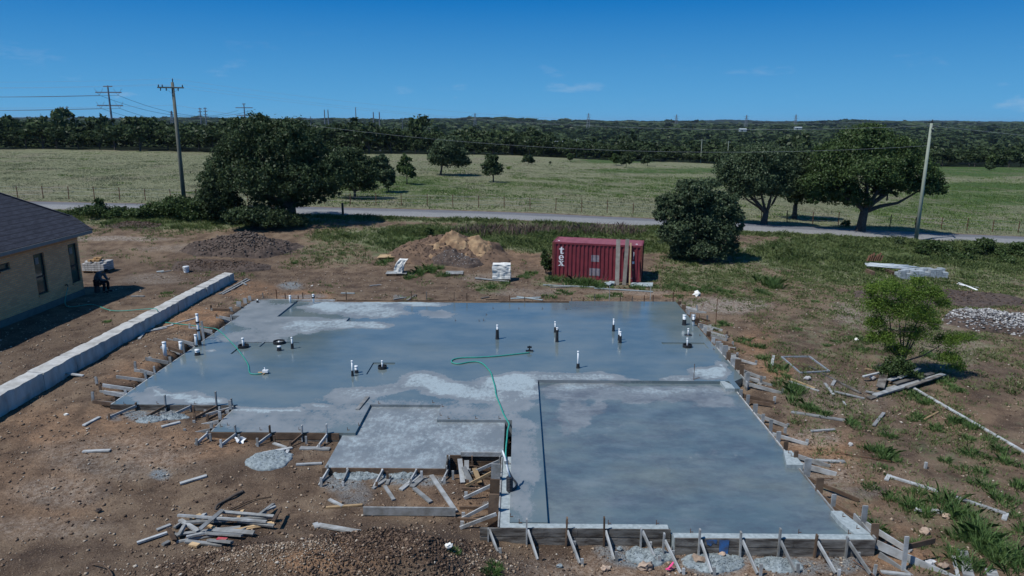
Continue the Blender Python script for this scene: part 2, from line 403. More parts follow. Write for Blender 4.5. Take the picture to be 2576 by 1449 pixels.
MAT['black'] = M('black_plastic', (.018, .018, .02), (.03, .03, .032), 8, .45, spec=.4)
MAT['rust'] = M('rusty_steel', (.085, .045, .03), (.16, .08, .045), 12, .8, .2, 50, metal=.2)
MAT['steel'] = M('galvanised_steel', (.32, .34, .35), (.42, .44, .45), 5, .5, metal=.5)
MAT['pylon'] = M('grey_pylon_steel', (.14, .16, .19), (.18, .20, .23), .4, .7, metal=.1)
MAT['hose'] = M('teal_rubber_hose', (.03, .24, .19), (.04, .30, .24), 8, .5)
MAT['asphalt'] = M('worn_asphalt', (.13, .13, .135), (.20, .198, .195), .5, .9, .3, 18)
MAT['bark'] = M('grey_bark', (.055, .046, .040), (.095, .082, .072), 5, .95, .6, 22)
MAT['oak'] = leaf_mat('oak_leaves', (.022, .038, .018), (.085, .120, .054))
MAT['oak2'] = leaf_mat('elm_leaves', (.024, .046, .016), (.092, .138, .048))
MAT['olive'] = leaf_mat('silvery_green_leaves', (.030, .050, .026), (.110, .150, .078))
MAT['mesq'] = leaf_mat('bright_feathery_leaves', (.060, .115, .016), (.19, .28, .050), trans=.45)
MAT['woods'] = leaf_mat('woodland_leaves', (.014, .027, .013), (.078, .112, .046), .045)
MAT['shrub'] = leaf_mat('shrub_leaves', (.026, .048, .016), (.088, .13, .045))
MAT['weed'] = leaf_mat('weed_blades', (.050, .105, .032), (.155, .245, .080), 1.2, .35)
MAT['blade'] = leaf_mat('verge_grass_blades', (.055, .098, .028), (.20, .24, .095), .5, .3)
MAT['straw'] = leaf_mat('straw_blades', (.115, .135, .066), (.275, .28, .175), .25, .3)
MAT['reddead'] = leaf_mat('dead_brush', (.11, .075, .062), (.21, .155, .135), 1.5, .2)
MAT['fgreen'] = leaf_mat('green_field_blades', (.075, .13, .032), (.17, .245, .075), .4, .3)

# ------------------------------------------------------------------ colour masks of the ground, given as (u, v, ru, rv, strength) in picture pixels
def ell(u, v, L_, soft=1.0):
    r = np.zeros_like(u)
    for (a, b, ra, rb, s) in L_:
        d = np.sqrt(((u - a) / ra) ** 2 + ((v - b) / rb) ** 2)
        r = np.maximum(r, s * (1 - S(.55, 1.25, d)))
    return r
ORANGE = [(560, 880, 150, 60, .5), (380, 960, 120, 60, .6), (470, 800, 120, 30, .8), (620, 725, 90, 22, .7), (760, 742, 80, 14, .9), (200, 1080, 240, 70, .45), (80, 1240, 200, 120, .3),
          (450, 1120, 200, 50, .5), (1150, 1240, 130, 60, .35), (1800, 1420, 500, 40, .55), (2080, 1130, 130, 60, .7), (1960, 930, 60, 50, .85), (2250, 1380, 180, 60, .65),
          (830, 1405, 170, 45, .9), (1050, 1400, 120, 30, .5), (1250, 650, 200, 30, .3), (2330, 760, 90, 30, .4), (2400, 560, 0.1, .1, 0), (1640, 740, 160, 12, .3), (2420, 1040, 140, 60, .35), (1900, 860, 50, 40, .8), (2150, 1250, 120, 70, .3)]
DARK = [(480, 690, 330, 50, .42), (1000, 715, 500, 34, .30), (100, 950, 100, 40, .4), (1500, 1400, 500, 30, .4), (600, 1180, 160, 40, .45), (200, 1400, 200, 50, .4), (350, 980, 60, 30, .5), (450, 880, 50, 20, .5), (980, 1170, 60, 40, .5), (1120, 1230, 90, 40, .45), (2000, 880, 90, 60, .45), (2120, 960, 140, 60, .4), (2250, 1100, 120, 80, .35), (700, 700, 200, 14, .4), (1250, 670, 120, 14, .4), (120, 860, 220, 80, .5), (520, 670, 130, 22, .8), (330, 605, 0.1, .1, 0), (340, 570, 60, 12, .9), (640, 860, .1, .1, 0), (330, 1010, .1, .1, 0), (900, 1330, 200, 30, .6), (600, 1330, 80, 26, .8),
        (1150, 1330, 80, 30, .7), (760, 1110, 130, 22, .5), (2480, 960, 90, 80, .5), (2050, 860, 200, 60, .3), (1000, 1150, .1, .1, 0), (200, 640, 140, 14, .3), (1000, 735, 280, 14, .3), (660, 640, 160, 16, .5), (420, 690, 60, 12, .3), (1600, 730, 30, 6, .4), (1120, 1400, 160, 40, .8), (640, 1370, 120, 20, .8), (950, 1345, 240, 18, .7), (370, 1410, 120, 50, .35)]
PALE = [(130, 520, 90, 9, 1), (260, 600, 180, 6, .6), (560, 625, 220, 12, .4), (1820, 768, 120, 22, .7), (1230, 700, 90, 12, .3), (2170, 790, 80, 40, .5), (300, 1150, 220, 60, .28), (160, 1240, 140, 40, .3), (100, 1330, 200, 30, .25),
        (380, 700, 90, 14, .35), (2050, 1100, 80, 30, .4), (1950, 1040, .1, .1, 0), (2100, 1000, 160, 60, .22), (1700, 1430, 500, 40, .3), (1330, 735, 120, 8, .35), (1600, 735, 120, 8, .4), (1640, 590, .1, .1, 0), (2380, 870, 100, 60, .3), (2050, 1200, 100, 50, .35)]
GRAVEL = [(410, 1190, 24, 18, 1), (760, 745, 60, 6, .5), (860, 1215, 60, 24, .7), (900, 1240, 50, 30, .4), (1005, 1200, 70, 14, .9), (1080, 1210, 40, 12, .7), (360, 1045, 34, 18, 1), (425, 1040, 34, 16, 1), (295, 1046, 20, 8, .7),
          (880, 1195, 50, 12, .8), (1230, 1260, 26, 10, .7), (1600, 1405, 70, 22, 1), (1810, 1415, 90, 32, 1), (2000, 1425, 90, 28, .7), (1540, 1385, 40, 24, .6), (2130, 1420, 60, 24, .7), (730, 718, 34, 8, .8), (2160, 1240, 80, 20, .2), (1560, 1380, 30, 24, .5), (865, 1160, .1, .1, 0), (1000, 745, 16, 4, .6)]
GREENP = [(1000, 470, 200, 30, .5), (1090, 500, 110, 9, .55), (1180, 490, 130, 20, .4), (1030, 460, 90, 14, .6), (1540, 405, 130, 7, .75), (1700, 430, 300, 8, .6), (1500, 470, 400, 30, .3), (2470, 430, 180, 16, .9), (2470, 470, 160, 12, .8), (2470, 500, 200, 20, .5), (2330, 530, 220, 20, .35), (1330, 510, 60, 6, .4), (2330, 560, 160, 18, .2),
          (1650, 450, 250, 6, .3), (1180, 500, 50, 6, .5), (1060, 505, 60, 10, .5), (250, 440, 60, 8, .2)]
COVER = [(500, 560, 360, 22, .75), (300, 552, 200, 20, .8), (860, 635, 150, 40, .45), (970, 625, 60, 25, .7), (1250, 595, 500, 36, 1), (1500, 620, 260, 26, .9), (900, 600, 150, 20, .6), (2150, 640, 330, 55, 1), (2500, 640, 200, 50, 1), (1800, 690, 170, 40, .6), (1750, 715, 200, 30, .4), (2150, 690, 200, 35, .7), (2420, 700, 200, 50, .65), (2500, 740, 120, 40, .5),
         (1450, 715, 150, 16, .5), (1230, 723, 60, 18, .5), (2050, 740, 300, 30, .38), (2400, 790, 150, 50, .3), (2150, 850, 160, 80, .32), (2300, 930, 150, 50, .4), (2300, 1080, 200, 100, .25), (2450, 870, 140, 60, .45), (2440, 1180, 130, 90, .35), (2420, 1330, 160, 100, .45), (1990, 950, 60, 60, .2), (1320, 745, 120, 10, .2), (230, 640, 120, 14, .35), (400, 585, 100, 10, .3), (1700, 650, 60, 20, .5), (1100, 740, 300, 12, .18), (1520, 745, 50, 8, .6), (640, 685, .1, .1, 0), (860, 740, 60, 12, .3), (2150, 780, 60, 24, .3), (1880, 750, 300, 14, .2), (2250, 1150, 330, 330, .30), (2200, 830, 330, 110, .40), (2500, 1000, 200, 200, .30)]
COVER2 = [(500, 560, 300, 16, .45), (1250, 595, 420, 30, .65), (1500, 620, 260, 26, .4), (2150, 640, 330, 55, .55), (2500, 640, 200, 60, .5), (970, 625, 60, 25, .5), (1230, 723, 60, 16, .4), (2420, 1330, 160, 100, .6), (2300, 1080, 250, 120, .4), (1930, 715, 80, 30, .4), (2300, 930, 150, 60, .4)]
def masks(x, y, z):
    u, v = proj(x, y, z)
    # wobble the outlines so no patch reads as an ellipse
    wu = (fbm(x * .5, y * .5, 4, 31) - .5) * 60; wv = (fbm(x * .5 + 50, y * .5, 4, 32) - .5) * 26 * np.clip(14 / np.maximum(y, 5) * 1.6, .15, 1.4)
    uu = u + wu; vv = v + wv
    d = {}
    d['orange'] = ell(uu, vv, ORANGE); d['dark'] = ell(uu, vv, DARK); d['pale'] = ell(uu, vv, PALE); d['gravel'] = ell(uu, vv, GRAVEL)
    cov = ell(uu, vv, COVER); far = S(60.5, 63, y)
    onroad = S(63.6, 64.2, y) * (1 - S(69.8, 70.6, y))
    cov = np.maximum(cov, far * .95)
    # off picture to both sides: rough grass
    cov = np.maximum(cov, S(30, 40, np.abs(x)) * (1 - S(60, 64, y)) * .6)
    d['cover'] = cov * (1 - .75 * onroad)
    d['orange'] = d['orange'] * (1 - .5 * S(10, 14, x))
    d['green'] = np.where(y > 71, ell(uu, vv, GREENP), ell(uu, vv, COVER2)) + .06 + .2 * S(0, 60, x) * (y > 71)
    fo = S(-6, 8, y - tree_line(x) - 6 * (fbm(x * .03, y * .03, 3, 2) - .5))
    d['forest'] = fo * (1 - ell(u, v, [(915, 335, 60, 5, 1), (1680, 384, 60, 9, 1), (1390, 343, 40, 5, .8), (2480, 400, 60, 5, .5), (890, 330, 40, 4, 1)]))
    return d
def tree_line(x):
    x = np.asarray(x, float)
    return np.interp(x, [-200, -60, -40, 0, 15, 30, 50, 75, 90, 120, 200], [176, 174, 188, 214, 205, 210, 224, 216, 212, 206, 200])

# ------------------------------------------------------------------ ground sheet: one fan-shaped grid out to the horizon
def ground():
    ys = [2.0]
    while ys[-1] < 12: ys.append(ys[-1] + .5)
    while ys[-1] < 9000:
        y = ys[-1]; st = .085 + .0030 * max(0, y - 12) + (.0012 * (y - 60) if y > 60 else 0); ys.append(y + min(st * 1.15, 120))
    ys = np.array(ys); NC = 620; s = np.linspace(-1, 1, NC)
    W_ = .95 * ys + 10; X = W_[:, None] * s[None, :]; Y = np.repeat(ys[:, None], NC, 1)
    x = X.ravel(); y = Y.ravel(); z = T(x, y)
    mk = masks(x, y, z)
    # the canopy of the far woods, kilometres off, as relief of the ground itself
    fo = mk['forest'] * S(3300, 4200, y)
    z = z + fo * (3.0 + 7.5 * (vnoise(x / 17, y / 40, 8) + .7 * vnoise(x / 7, y / 19, 5)) + 9 * fbm(x / 160, y / 300, 4, 4))
    nr = len(ys); i = np.arange(nr - 1)[:, None] * NC + np.arange(NC - 1)[None, :]; i = i.ravel()
    F_ = np.stack([i, i + 1, i + NC + 1, i + NC], 1)
    o = npmesh('ground', np.stack([x, y, z], 1), F_, MAT['terrain'], attrs=mk, smooth=True)
    tag(o, kind='structure'); print('ground verts', len(x))
ground()

def road_mat():
    m = M('worn_asphalt', (.13, .13, .135), (.20, .198, .195), .5, .9, .3, 18); n = m.node_tree; b = [x for x in n.nodes if x.type == 'BSDF_PRINCIPLED'][0]
    g = nd(n, 'ShaderNodeNewGeometry'); sp = nd(n, 'ShaderNodeSeparateXYZ'); n.links.new(g.outputs['Position'], sp.inputs[0])
    t = noise_n(n, .35, 5, .65, vec=g.outputs['Position'], stretch=(.5, 1, 1)); k = mth(n, 'ADD', sp.outputs[1], mth(n, 'MULTIPLY', mth(n, 'SUBTRACT', t.outputs[0], .5), 3.0))
    t2 = noise_n(n, 9, 5, .7, vec=g.outputs['Position'])
    lt = ramp(n, t2.outputs[0], [(.38, (.17, .17, .168)), (.62, (.27, .268, .26))]); dk = ramp(n, t2.outputs[0], [(.38, (.105, .107, .115)), (.62, (.165, .166, .172))])
    n.links.new(mixc(n, mrange(n, k, 66.6, 67.4), lt, dk), b.inputs['Base Color']); return m
MAT['asphalt'] = road_mat()
def road():
    xs = np.linspace(-150, 150, 260); vs = []; 
    ds = np.linspace(-2.6, 2.6, 7)
    for d in ds:
        e = (fbm(xs * .6, xs * 0 + d, 3, 6) - .5) * .5 if abs(d) > 2.5 else 0
        yy = 67 + d + e; zz = T(xs, np.full_like(xs, 67.0) + d * .2, False) + .10 + (-.10 if abs(d) > 2.5 else 0) * 1.0
        zz = np.maximum(zz, T(xs, yy) + .03) if abs(d) < 2.5 else T(xs, yy) + .004
        yy = yy + 0 * xs; zz = zz + 0 * xs; vs.append(np.stack([xs, yy, zz], 1))
    V = np.concatenate(vs); n = len(xs); i = (np.arange(6)[:, None] * n + np.arange(n - 1)[None, :]).ravel()
    o = npmesh('road', V, np.stack([i, i + 1, i + n + 1, i + n], 1), MAT['asphalt'], smooth=True); tag(o, kind='structure')
road()

# ------------------------------------------------------------------ the concrete slab
DRY1 = [(700, 800, 150, 45, .52), (640, 780, 70, 40, .46), (640, 850, 120, 26, .42), (830, 812, 150, 14, .74), (700, 815, 60, 12, .62), (620, 850, 60, 12, .55), (760, 826, 90, 9, .7), (940, 818, 70, 9, .74), (700, 840, 60, 8, .62),
        (1040, 1040, 320, 45, .42), (700, 1060, 200, 40, .44), (1000, 975, 60, 14, .66), (1060, 955, 70, 26, .80), (1130, 975, 90, 22, .80), (1200, 985, 90, 20, .78), (1290, 960, 90, 26, .82), (1340, 985, 60, 20, .74), (1450, 948, 140, 12, .72), (1560, 950, 60, 6, .6),
        (920, 985, 80, 18, .66), (880, 1000, 60, 14, .60), (1240, 1000, 100, 14, .66), (680, 1030, 110, 9, .80), (620, 1028, 50, 8, .74), (800, 1024, 40, 7, .70), (860, 1010, 60, 14, .5),
        (400, 985, 26, 14, .78), (450, 995, 60, 14, .80), (520, 1010, 60, 9, .80), (500, 990, 30, 10, .62), (380, 1000, 60, 14, .5), (400, 1010, 100, 12, .48),
        (1820, 930, 26, 26, .80), (1780, 940, 60, 16, .78), (1700, 950, 60, 6, .68), (1310, 1180, 60, 180, .44), (1300, 1060, 40, 20, .5), (1290, 1020, 60, 20, .55), (535, 882, 22, 5, .85), (1320, 1060, 22, 6, .66)]
DRYB = [(880, 775, 150, 22, .74), (1000, 762, 140, 8, .80), (820, 770, 70, 10, .8), (1100, 790, 60, 8, .5), (940, 790, 100, 14, .70)]
DRYG = [(1480, 975, 130, 14, .70), (1420, 985, 60, 24, .62), (1640, 980, 160, 16, .70), (1560, 1000, 160, 12, .58), (1760, 985, 90, 20, .66), (1800, 1010, 60, 20, .5), (1700, 1000, 90, 12, .55), (1420, 1050, 40, 60, .48), (1440, 1030, 30, 30, .55), (1500, 1030, 30, 24, .50), (1660, 1150, 320, 150, .22), (1460, 1055, 24, 22, .6)]
def bisect_grid(bm, x0, x1, y0, y1, st):
    k = x0 + st * .37
    while k < x1:
        bmesh.ops.bisect_plane(bm, geom=bm.verts[:] + bm.edges[:] + bm.faces[:], plane_co=(k, 0, 0), plane_no=(1, 0, 0)); k += st
    k = y0 + st * .41
    while k < y1:
        bmesh.ops.bisect_plane(bm, geom=bm.verts[:] + bm.edges[:] + bm.faces[:], plane_co=(0, k, 0), plane_no=(0, 1, 0)); k += st
def slab_piece(name, parent, poly, z0, z1, mat, dry, mottle=0.0, base=0.0, holes=(), grid=.35):
    bm = bmesh.new()
    loops = [[Vector((x, y, z1)) for x, y in poly]] + [[Vector((x, y, z1)) for x, y in h] for h in holes]
    tri = geometry.tessellate_polygon(loops); flat = [p for l in loops for p in l]
    vs = [bm.verts.new(p) for p in flat]
    for t in tri:
        f = bm.faces.new([vs[i] for i in t])
        f.normal_update()
        if f.normal.z < 0: f.normal_flip()
    xs = [p[0] for p in poly]; ys = [p[1] for p in poly]
    if grid: bisect_grid(bm, min(xs), max(xs), min(ys), max(ys), grid)
    for l in loops:
        n = len(l); b = [bm.verts.new(p) for p in l] + [bm.verts.new(Vector((p.x, p.y, z0))) for p in l]
        for i in range(n): bm.faces.new([b[i], b[(i + 1) % n], b[n + (i + 1) % n], b[n + i]])
    me = bpy.data.meshes.new(name); bm.to_mesh(me); bm.free()
    nv = len(me.vertices); co = np.empty(nv * 3, dtype=np.float32); me.vertices.foreach_get('co', co); co = co.reshape(-1, 3)
    u, v = proj(co[:, 0], co[:, 1], co[:, 2]); x, y = co[:, 0].astype(float), co[:, 1].astype(float)
    uu = u + (fbm(x * .9, y * .9, 4, 51) - .5) * 60; vv = v + (fbm(x * .9 + 9, y * .9, 4, 52) - .5) * 22
    d = np.maximum(ell(uu, vv, dry) if dry else np.zeros(nv), base)
    for a, val in (('dry', d), ('mottle', np.full(nv, mottle))):
        at = me.attributes.new(a, 'FLOAT', 'POINT'); at.data.foreach_set('value', val.astype(np.float32))
    o = link_mesh(name, me, mat, parent); return o
slab = thing('concrete_slab', (0, 0, 0), 'large freshly poured grey blue concrete house slab with puddles and recessed garage floor', 'foundation slab')
ZB = -.62
MAIN = [(-15.3, 39.6), (-15.3, 36.15), (-14.75, 36.15), (-14.75, 24.0), (-10.15, 24.0), (-10.15, 21.72), (-5.37, 21.72), (-5.37, 24.15), (-2.8, 24.15), (-2.8, 22.85), (-.45, 22.85), (-.20, 22.85), (-.20, 16.42),
        (.78, 16.42), (.78, 26.8), (8.4, 26.8), (8.4, 26.0), (8.62, 26.0), (8.62, 26.8), (9.05, 27.2), (9.05, 39.75), (2.9, 39.7), (2.9, 37.75), (-1.7, 37.72), (-1.7, 35.25), (-8.9, 35.15), (-8.9, 36.0), (-12.75, 36.02), (-12.75, 39.6)]
R1 = [(-6.2, 28.78), (-5.25, 28.78), (-5.25, 27.3), (-6.2, 27.3)]
R2 = [(-12.75, 31.58), (-11.95, 31.58), (-11.95, 29.8), (-12.75, 29.8)]
R3 = [(-11.85, 31.6), (-10.2, 31.6), (-10.2, 30.85), (-11.85, 30.85)]
R4 = [(6.7, 31.9), (8.7, 31.9), (8.7, 31.0), (6.7, 31.0)]
slab_piece('main_floor', slab, MAIN, ZB, 0, MAT['conc'], DRY1, 0, 0, (R1, R2, R3, R4))
slab_piece('garage_floor', slab, [(.78, 16.42), (3.9, 16.42), (3.9, 16.02), (8.44, 16.02), (8.44, 26.02), (8.4, 26.02), (8.4, 26.8), (.78, 26.8)], ZB, -.125, MAT['conc'], DRYG, 1.0, .12)
slab_piece('patio_floor', slab, [(-5.37, 24.15), (-2.8, 24.15), (-2.8, 22.85), (-.45, 22.85), (-.45, 20.15), (-2.17, 20.15), (-2.17, 19.48), (-5.8, 19.48), (-5.8, 21.72), (-5.37, 21.72)], ZB, -.10, MAT['conc'], [(1050, 1100, 300, 100, .67)], .2, .64)
slab_piece('back_porch_floor', slab, [(-12.75, 39.6), (2.9, 39.65), (2.9, 37.75), (-1.7, 37.72), (-1.7, 35.25), (-8.9, 35.15), (-8.9, 36.0), (-12.75, 36.02)], ZB, -.08, MAT['conc'], DRYB, .1, .12)
for nm, R_ in (('shower_recess', R1), ('shower_recess', R2), ('shower_recess', R3), ('shower_recess', R4)):
    slab_piece(nm, slab, R_, ZB, -.05, MAT['conc'], [], 0, .1, grid=0)
slab_piece('brick_ledge', slab, [(-.45, 16.17), (3.85, 16.17), (3.85, 16.42), (-.20, 16.42), (-.20, 20.15), (-.45, 20.15)], ZB, -.035, MAT['ledge'], None, grid=0)
slab_piece('brick_ledge', slab, [(3.9, 15.80), (8.85, 15.80), (8.85, 16.02), (3.9, 16.02)], ZB, -.02, MAT['ledge'], None, grid=0)
slab_piece('curb', slab, [(8.44, 16.02), (8.85, 16.02), (8.60, 17.1), (8.32, 17.1), (8.32, 16.6)], ZB, 0.0, MAT['ledge'], None, grid=0)
slab_piece('curb', slab, [(8.1, 19.7), (8.6, 19.7), (8.6, 20.65), (8.35, 20.65)], ZB, 0.0, MAT['ledge'], None, grid=0)
slab_piece('curb', slab, [(8.05, 26.0), (8.4, 26.0), (8.4, 26.45), (8.22, 26.8), (8.05, 26.8)], ZB, 0.004, MAT['ledge'], None, grid=0)
# anchor bolts: little bent hooks standing in the slab edge
def bolt(u, v, z=0.0):
    p = G(u, v, z); MB().tube([p + Vector((0, 0, -.05)), p + Vector((0, 0, .10)), ], .009, 5).beam(p + Vector((0, 0, .008)), p + Vector((.07, 0, .008)), .016, .014).build('anchor_bolt', MAT['rust'], slab)
for u, v in [(952, 1015), (1088, 1013), (1112, 1023), (1107, 1045), (1127, 1053), (1196, 1053), (1255, 1053), (902, 1070), (874, 1082), (1280, 1113), (1279, 1166), (1284, 1300), (1306, 1315), (1424, 1316), (1530, 1317), (1651, 1317), (1737, 1339), (2009, 1340), (2134, 1342), (2120, 1300), (2155, 1330), (572, 1070), (654, 1082), (752, 1082), (555, 1073), (312, 1017), (395, 1016), (489, 1016), (582, 1017), (1216, 806), (1223, 792), (1240, 776), (1305, 777), (1364, 777), (1424, 778), (1145, 807), (1205, 808), (880, 808), (1825, 905), (1795, 880), (1760, 845), (605, 773), (563, 820), (1990, 1148), (1983, 1140)]:
    bolt(u, v)

# ------------------------------------------------------------------ formwork round the slab
rf = random.Random(11)
def wood(): return rf.choice([MAT['wood_g'], MAT['wood_g'], MAT['wood_g'], MAT['wood_b']])
def boards(fw, a, b, ztop, n=2, h=.225, off=(0, 0), mats=None, over=0.0):
    """n stacked form boards along a..b, top edge at ztop"""
    a = Vector((a[0], a[1], 0)); b = Vector((b[0], b[1], 0)); d = (b - a).normalized()
    for k in range(n):
        zt = ztop - k * (h + .026); j = rf.uniform(-.008, .008)
        sd_ = Vector((off[0] + j * (off[0] != 0), off[1] + j * (off[1] != 0), 0))
        L0 = (b - a).length; cuts = [0] + ([rf.uniform(.4, .6)] if L0 > 4 else []) + [1]
        for q in range(len(cuts) - 1):
            p0 = a + d * (L0 * cuts[q] - (over if q == 0 else -.004)); p1 = a + d * (L0 * cuts[q + 1] - .004)
            m = MB(); m.beam(p0 + sd_ + Vector((0, 0, zt - h / 2)), p1 + sd_ + Vector((0, 0, zt - h / 2 + rf.uniform(-.008, .008))), .04, h, segs=4, warp=rf.uniform(-.008, .008))
            m.build('form_board', (mats or [MAT['wood_d']])[k % len(mats or [1])], fw)
def stake(fw, p, top, wd=.09, th=.04, lean=(0, 0), ang=0.0, mat=None, name='stake', bottom=None):
    zb = t1(p[0], p[1]) - .12 if bottom is None else bottom
    m = MB(); m.beam((p[0], p[1], zb), (p[0] + lean[0], p[1] + lean[1], top), wd, th, up=(math.sin(ang), math.cos(ang), 0))
    m.build(name, mat or wood(), fw)
def brace(fw, p, q, wd=.09, th=.04, mat=None):
    m = MB(); d = Vector(q) - Vector(p)
    up = Vector((-d.y, d.x, 0)); m.beam(p, q, wd, th, up=up if up.length > .01 else (0, 0, 1)); m.build('brace', mat or wood(), fw)
def uX(u, v): return G(u, v, 0).x
def front_form(name_label, x0, x1, y, ztop, us, vref, ups, n=3, kick=.75, side=.22, over=0.0, bm=None, group='timber formwork round the slab'):
    fw = thing('formwork', (0, 0, 0), name_label, 'formwork', group)
    boards(fw, (x0, y - .025), (x1, y - .025), ztop, n, mats=bm or [MAT['wood_d']], over=over)
    for u, up_ in zip(us, ups):
        x = uX(u, vref); m_ = wood()
        stake(fw, (x, y - .075), ztop + up_, wd=.04, th=.09, lean=(rf.uniform(-.02, .02), 0), mat=m_)
        ex = x + side * rf.uniform(.6, 1.3); ey = y - .08 - kick * rf.uniform(.8, 1.1); zg = t1(ex, ey)
        brace(fw, (x + .03, y - .08, ztop - .02), (ex, ey, zg + .03))
        stake(fw, (ex + .07, ey - .03), zg + rf.uniform(.12, .3), wd=.07, th=.04, lean=(rf.uniform(-.03, .03), .02))
        if rf.random() < .5: stake(fw, (x + .2, y - .30), t1(x + .2, y - .3) + .28, wd=.07, th=.04)
    return fw
front_form('front garage timber form at bottom centre with tall stakes and braces', -.95, 3.88, 16.16, 0.0, (1228, 1325, 1424, 1520, 1612), 1330, (.02, .30, .34, .36, .06), over=0)
front_form('stained three board form along bottom right garage edge with blue paint mark', 3.92, 8.86, 15.80, -.01, (1668, 1758, 1862, 1957, 2048, 2126), 1352, (.16, .28, .22, .32, .16, .11), n=3)
front_form('form below the small left wing corner beside grey gravel spills', -14.8, -10.2, 24.0, 0.0, (337, 413, 477, 543, 583), 1022, (.1, .40, .05, .55, .28), n=2, kick=.9, side=-.5)
front_form('brown form along the middle left edge with white bag below', -10.2, -5.9, 21.7, 0.0, (520, 592, 680, 760, 822), 1090, (.05, .28, .28, .30, .35), n=2, kick=.6, side=-.25, bm=[MAT['wood_b'], MAT['wood_d']])
front_form('form along the front of the recessed patio', -5.85, -2.15, 19.45, -.08, (825, 875, 962, 1047, 1125), 1171, (.12, .02, .0, .0, .12), n=2, kick=.55, side=-.12, bm=[MAT['wood_b'], MAT['wood_d']])
fw = thing('formwork', (0, 0, 0), 'short stepped form around the dirt notch between patio and garage', 'formwork', 'timber formwork round the slab')
boards(fw, (-2.19, 20.12), (-.47, 20.12), .02, 2, mats=[MAT['wood_b']]); boards(fw, (-2.14, 19.45), (-2.14, 20.1), .0, 2, mats=[MAT['wood_d']])
MB().beam((-1.75, 20.06, .09), (-.5, 20.06, .09), .04, .14).build('form_board', MAT['wood_g'], fw)
for a in (-2.1, -1.4, -.55): stake(fw, (a, 20.02), .05, wd=.04, th=.09)
fw = thing('formwork', (0, 0, 0), 'form with wide grey boards and slanting braces on the left side of the garage slab', 'formwork', 'timber formwork round the slab')
boards(fw, (-.48, 16.2), (-.48, 20.1), 0, 2, mats=[MAT['wood_g'], MAT['wood_d']])
for (y, w_) in ((16.9, .3), (17.7, .3), (18.6, .3)):
    MB().beam((-.66, y, t1(-.66, y) - .1), (-.62, y + .03, .50), .26, .04, up=(0, 1, 0)).build('stake', rf.choice([MAT['wood_b'], MAT['wood_g']]), fw)
for (y, dy, zt) in ((16.8, -.1, .0), (17.4, -.25, .05), (18.3, -.2, .1), (19.0, -.3, .15), (19.6, -.25, .1)):
    zg = t1(-1.55, y + dy); brace(fw, (-.55, y, zt), (-1.5, y + dy, zg + .05), .09, .04, MAT['wood_y'] if rf.random() < .5 else MAT['wood_g'])
    stake(fw, (-1.45, y + dy + .05), zg + .22, wd=.09)
    brace(fw, (-.7, y + .3, t1(-.7, y) + .06), (-1.6, y + .3, zg + .06), .1, .05, MAT['wood_b'])
for (a, b, m_) in (((-1.6, 19.3, .05), (-1.35, 18.9, -.25), MAT['wood_g']), ((-1.75, 19.7, .1), (-1.6, 18.9, -.25), MAT['wood_g']), ((-1.3, 19.5, -.1), (-1.1, 18.9, -.25), MAT['wood_y']), ((-1.55, 19.8, 0), (-1.5, 19.0, -.2), MAT['wood_g'])):
    MB().beam(a, b, .14, .04).build('brace', m_, fw)
# left side of the slab
def side_form(label, x, y0, y1, ztop, ys, sgn, n=2, kick=1.1, tops=None, wide=.09, bm=None, dy=(-.05, .15), low=.5):
    fw = thing('formwork', (0, 0, 0), label, 'formwork', 'timber formwork round the slab')
    boards(fw, (x + sgn * .025, y0), (x + sgn * .025, y1), ztop, n, mats=bm or [MAT['wood_g'], MAT['wood_d']])
    for i, y in enumerate(ys):
        tp = tops[i] if tops else .15
        stake(fw, (x + sgn * .08, y), ztop + tp, wd=wide * rf.uniform(.7, 1.3), th=.04, lean=(rf.uniform(-.02, .02), rf.uniform(-.03, .03)), name='stake')
        if rf.random() < .25: continue
        k = kick * rf.uniform(.6, 1.15); ky = y + rf.uniform(*dy); zg = t1(x + sgn * k, ky)
        brace(fw, (x + sgn * .06, y + .05, ztop - rf.uniform(.02, .15)), (x + sgn * k, ky, max(zg + .03, ztop - .55)), rf.uniform(.09, .17), .04)
        if rf.random() < .75: stake(fw, (x + sgn * k, ky + .07), zg + rf.uniform(.08, .38), wd=.09, lean=(rf.uniform(-.05, .05), 0))
        if rf.random() < low: brace(fw, (x + sgn * .1, y - .1, t1(x + sgn * .2, y) + .08), (x + sgn * k * rf.uniform(.6, 1.1), y - .1 + rf.uniform(*dy) * .5, zg + .08), .14, .04)
    return fw
side_form('weathered form at the far left corner of the slab', -15.3, 36.2, 39.5, 0, (36.6, 37.6, 38.6, 39.3), -1, kick=1.5, tops=(.35, .40, .35, .3), wide=.2)
side_form('form beside the dirt bank under the tall white vent pipe', -14.75, 30.6, 35.4, 0, (31.0, 31.9, 33.0, 34.2, 35.2), -1, kick=1.3, tops=(.2, .9, .2, .25, .3))
side_form('left form below the two thick white pipes', -14.75, 27.2, 30.5, 0, (27.3, 28.6, 29.9), -1, kick=1.0, tops=(.3, .25, .5))
side_form('near left form with low kicker boards running into the soil', -14.75, 24.0, 27.1, 0, (24.3, 25.1, 25.7, 26.6), -1, kick=1.5, tops=(.1, .12, .12, .3))
fw = thing('formwork', (0, 0, 0), 'short return form at the inner corner of the left wing', 'formwork', 'timber formwork round the slab')
boards(fw, (-10.17, 21.75), (-10.17, 23.95), 0, 2, mats=[MAT['wood_g'], MAT['wood_d']])
for y, tp in ((22.0, .2), (22.7, .3), (23.6, .35)):
    stake(fw, (-10.26, y), tp, wd=.1); brace(fw, (-10.22, y, -.05), (-11.2, y, -.28), .12, .04); stake(fw, (-11.2, y + .05), -.05)
brace(fw, (-10.2, 23.75, .02), (-11.9, 23.1, -.3), .1, .05)
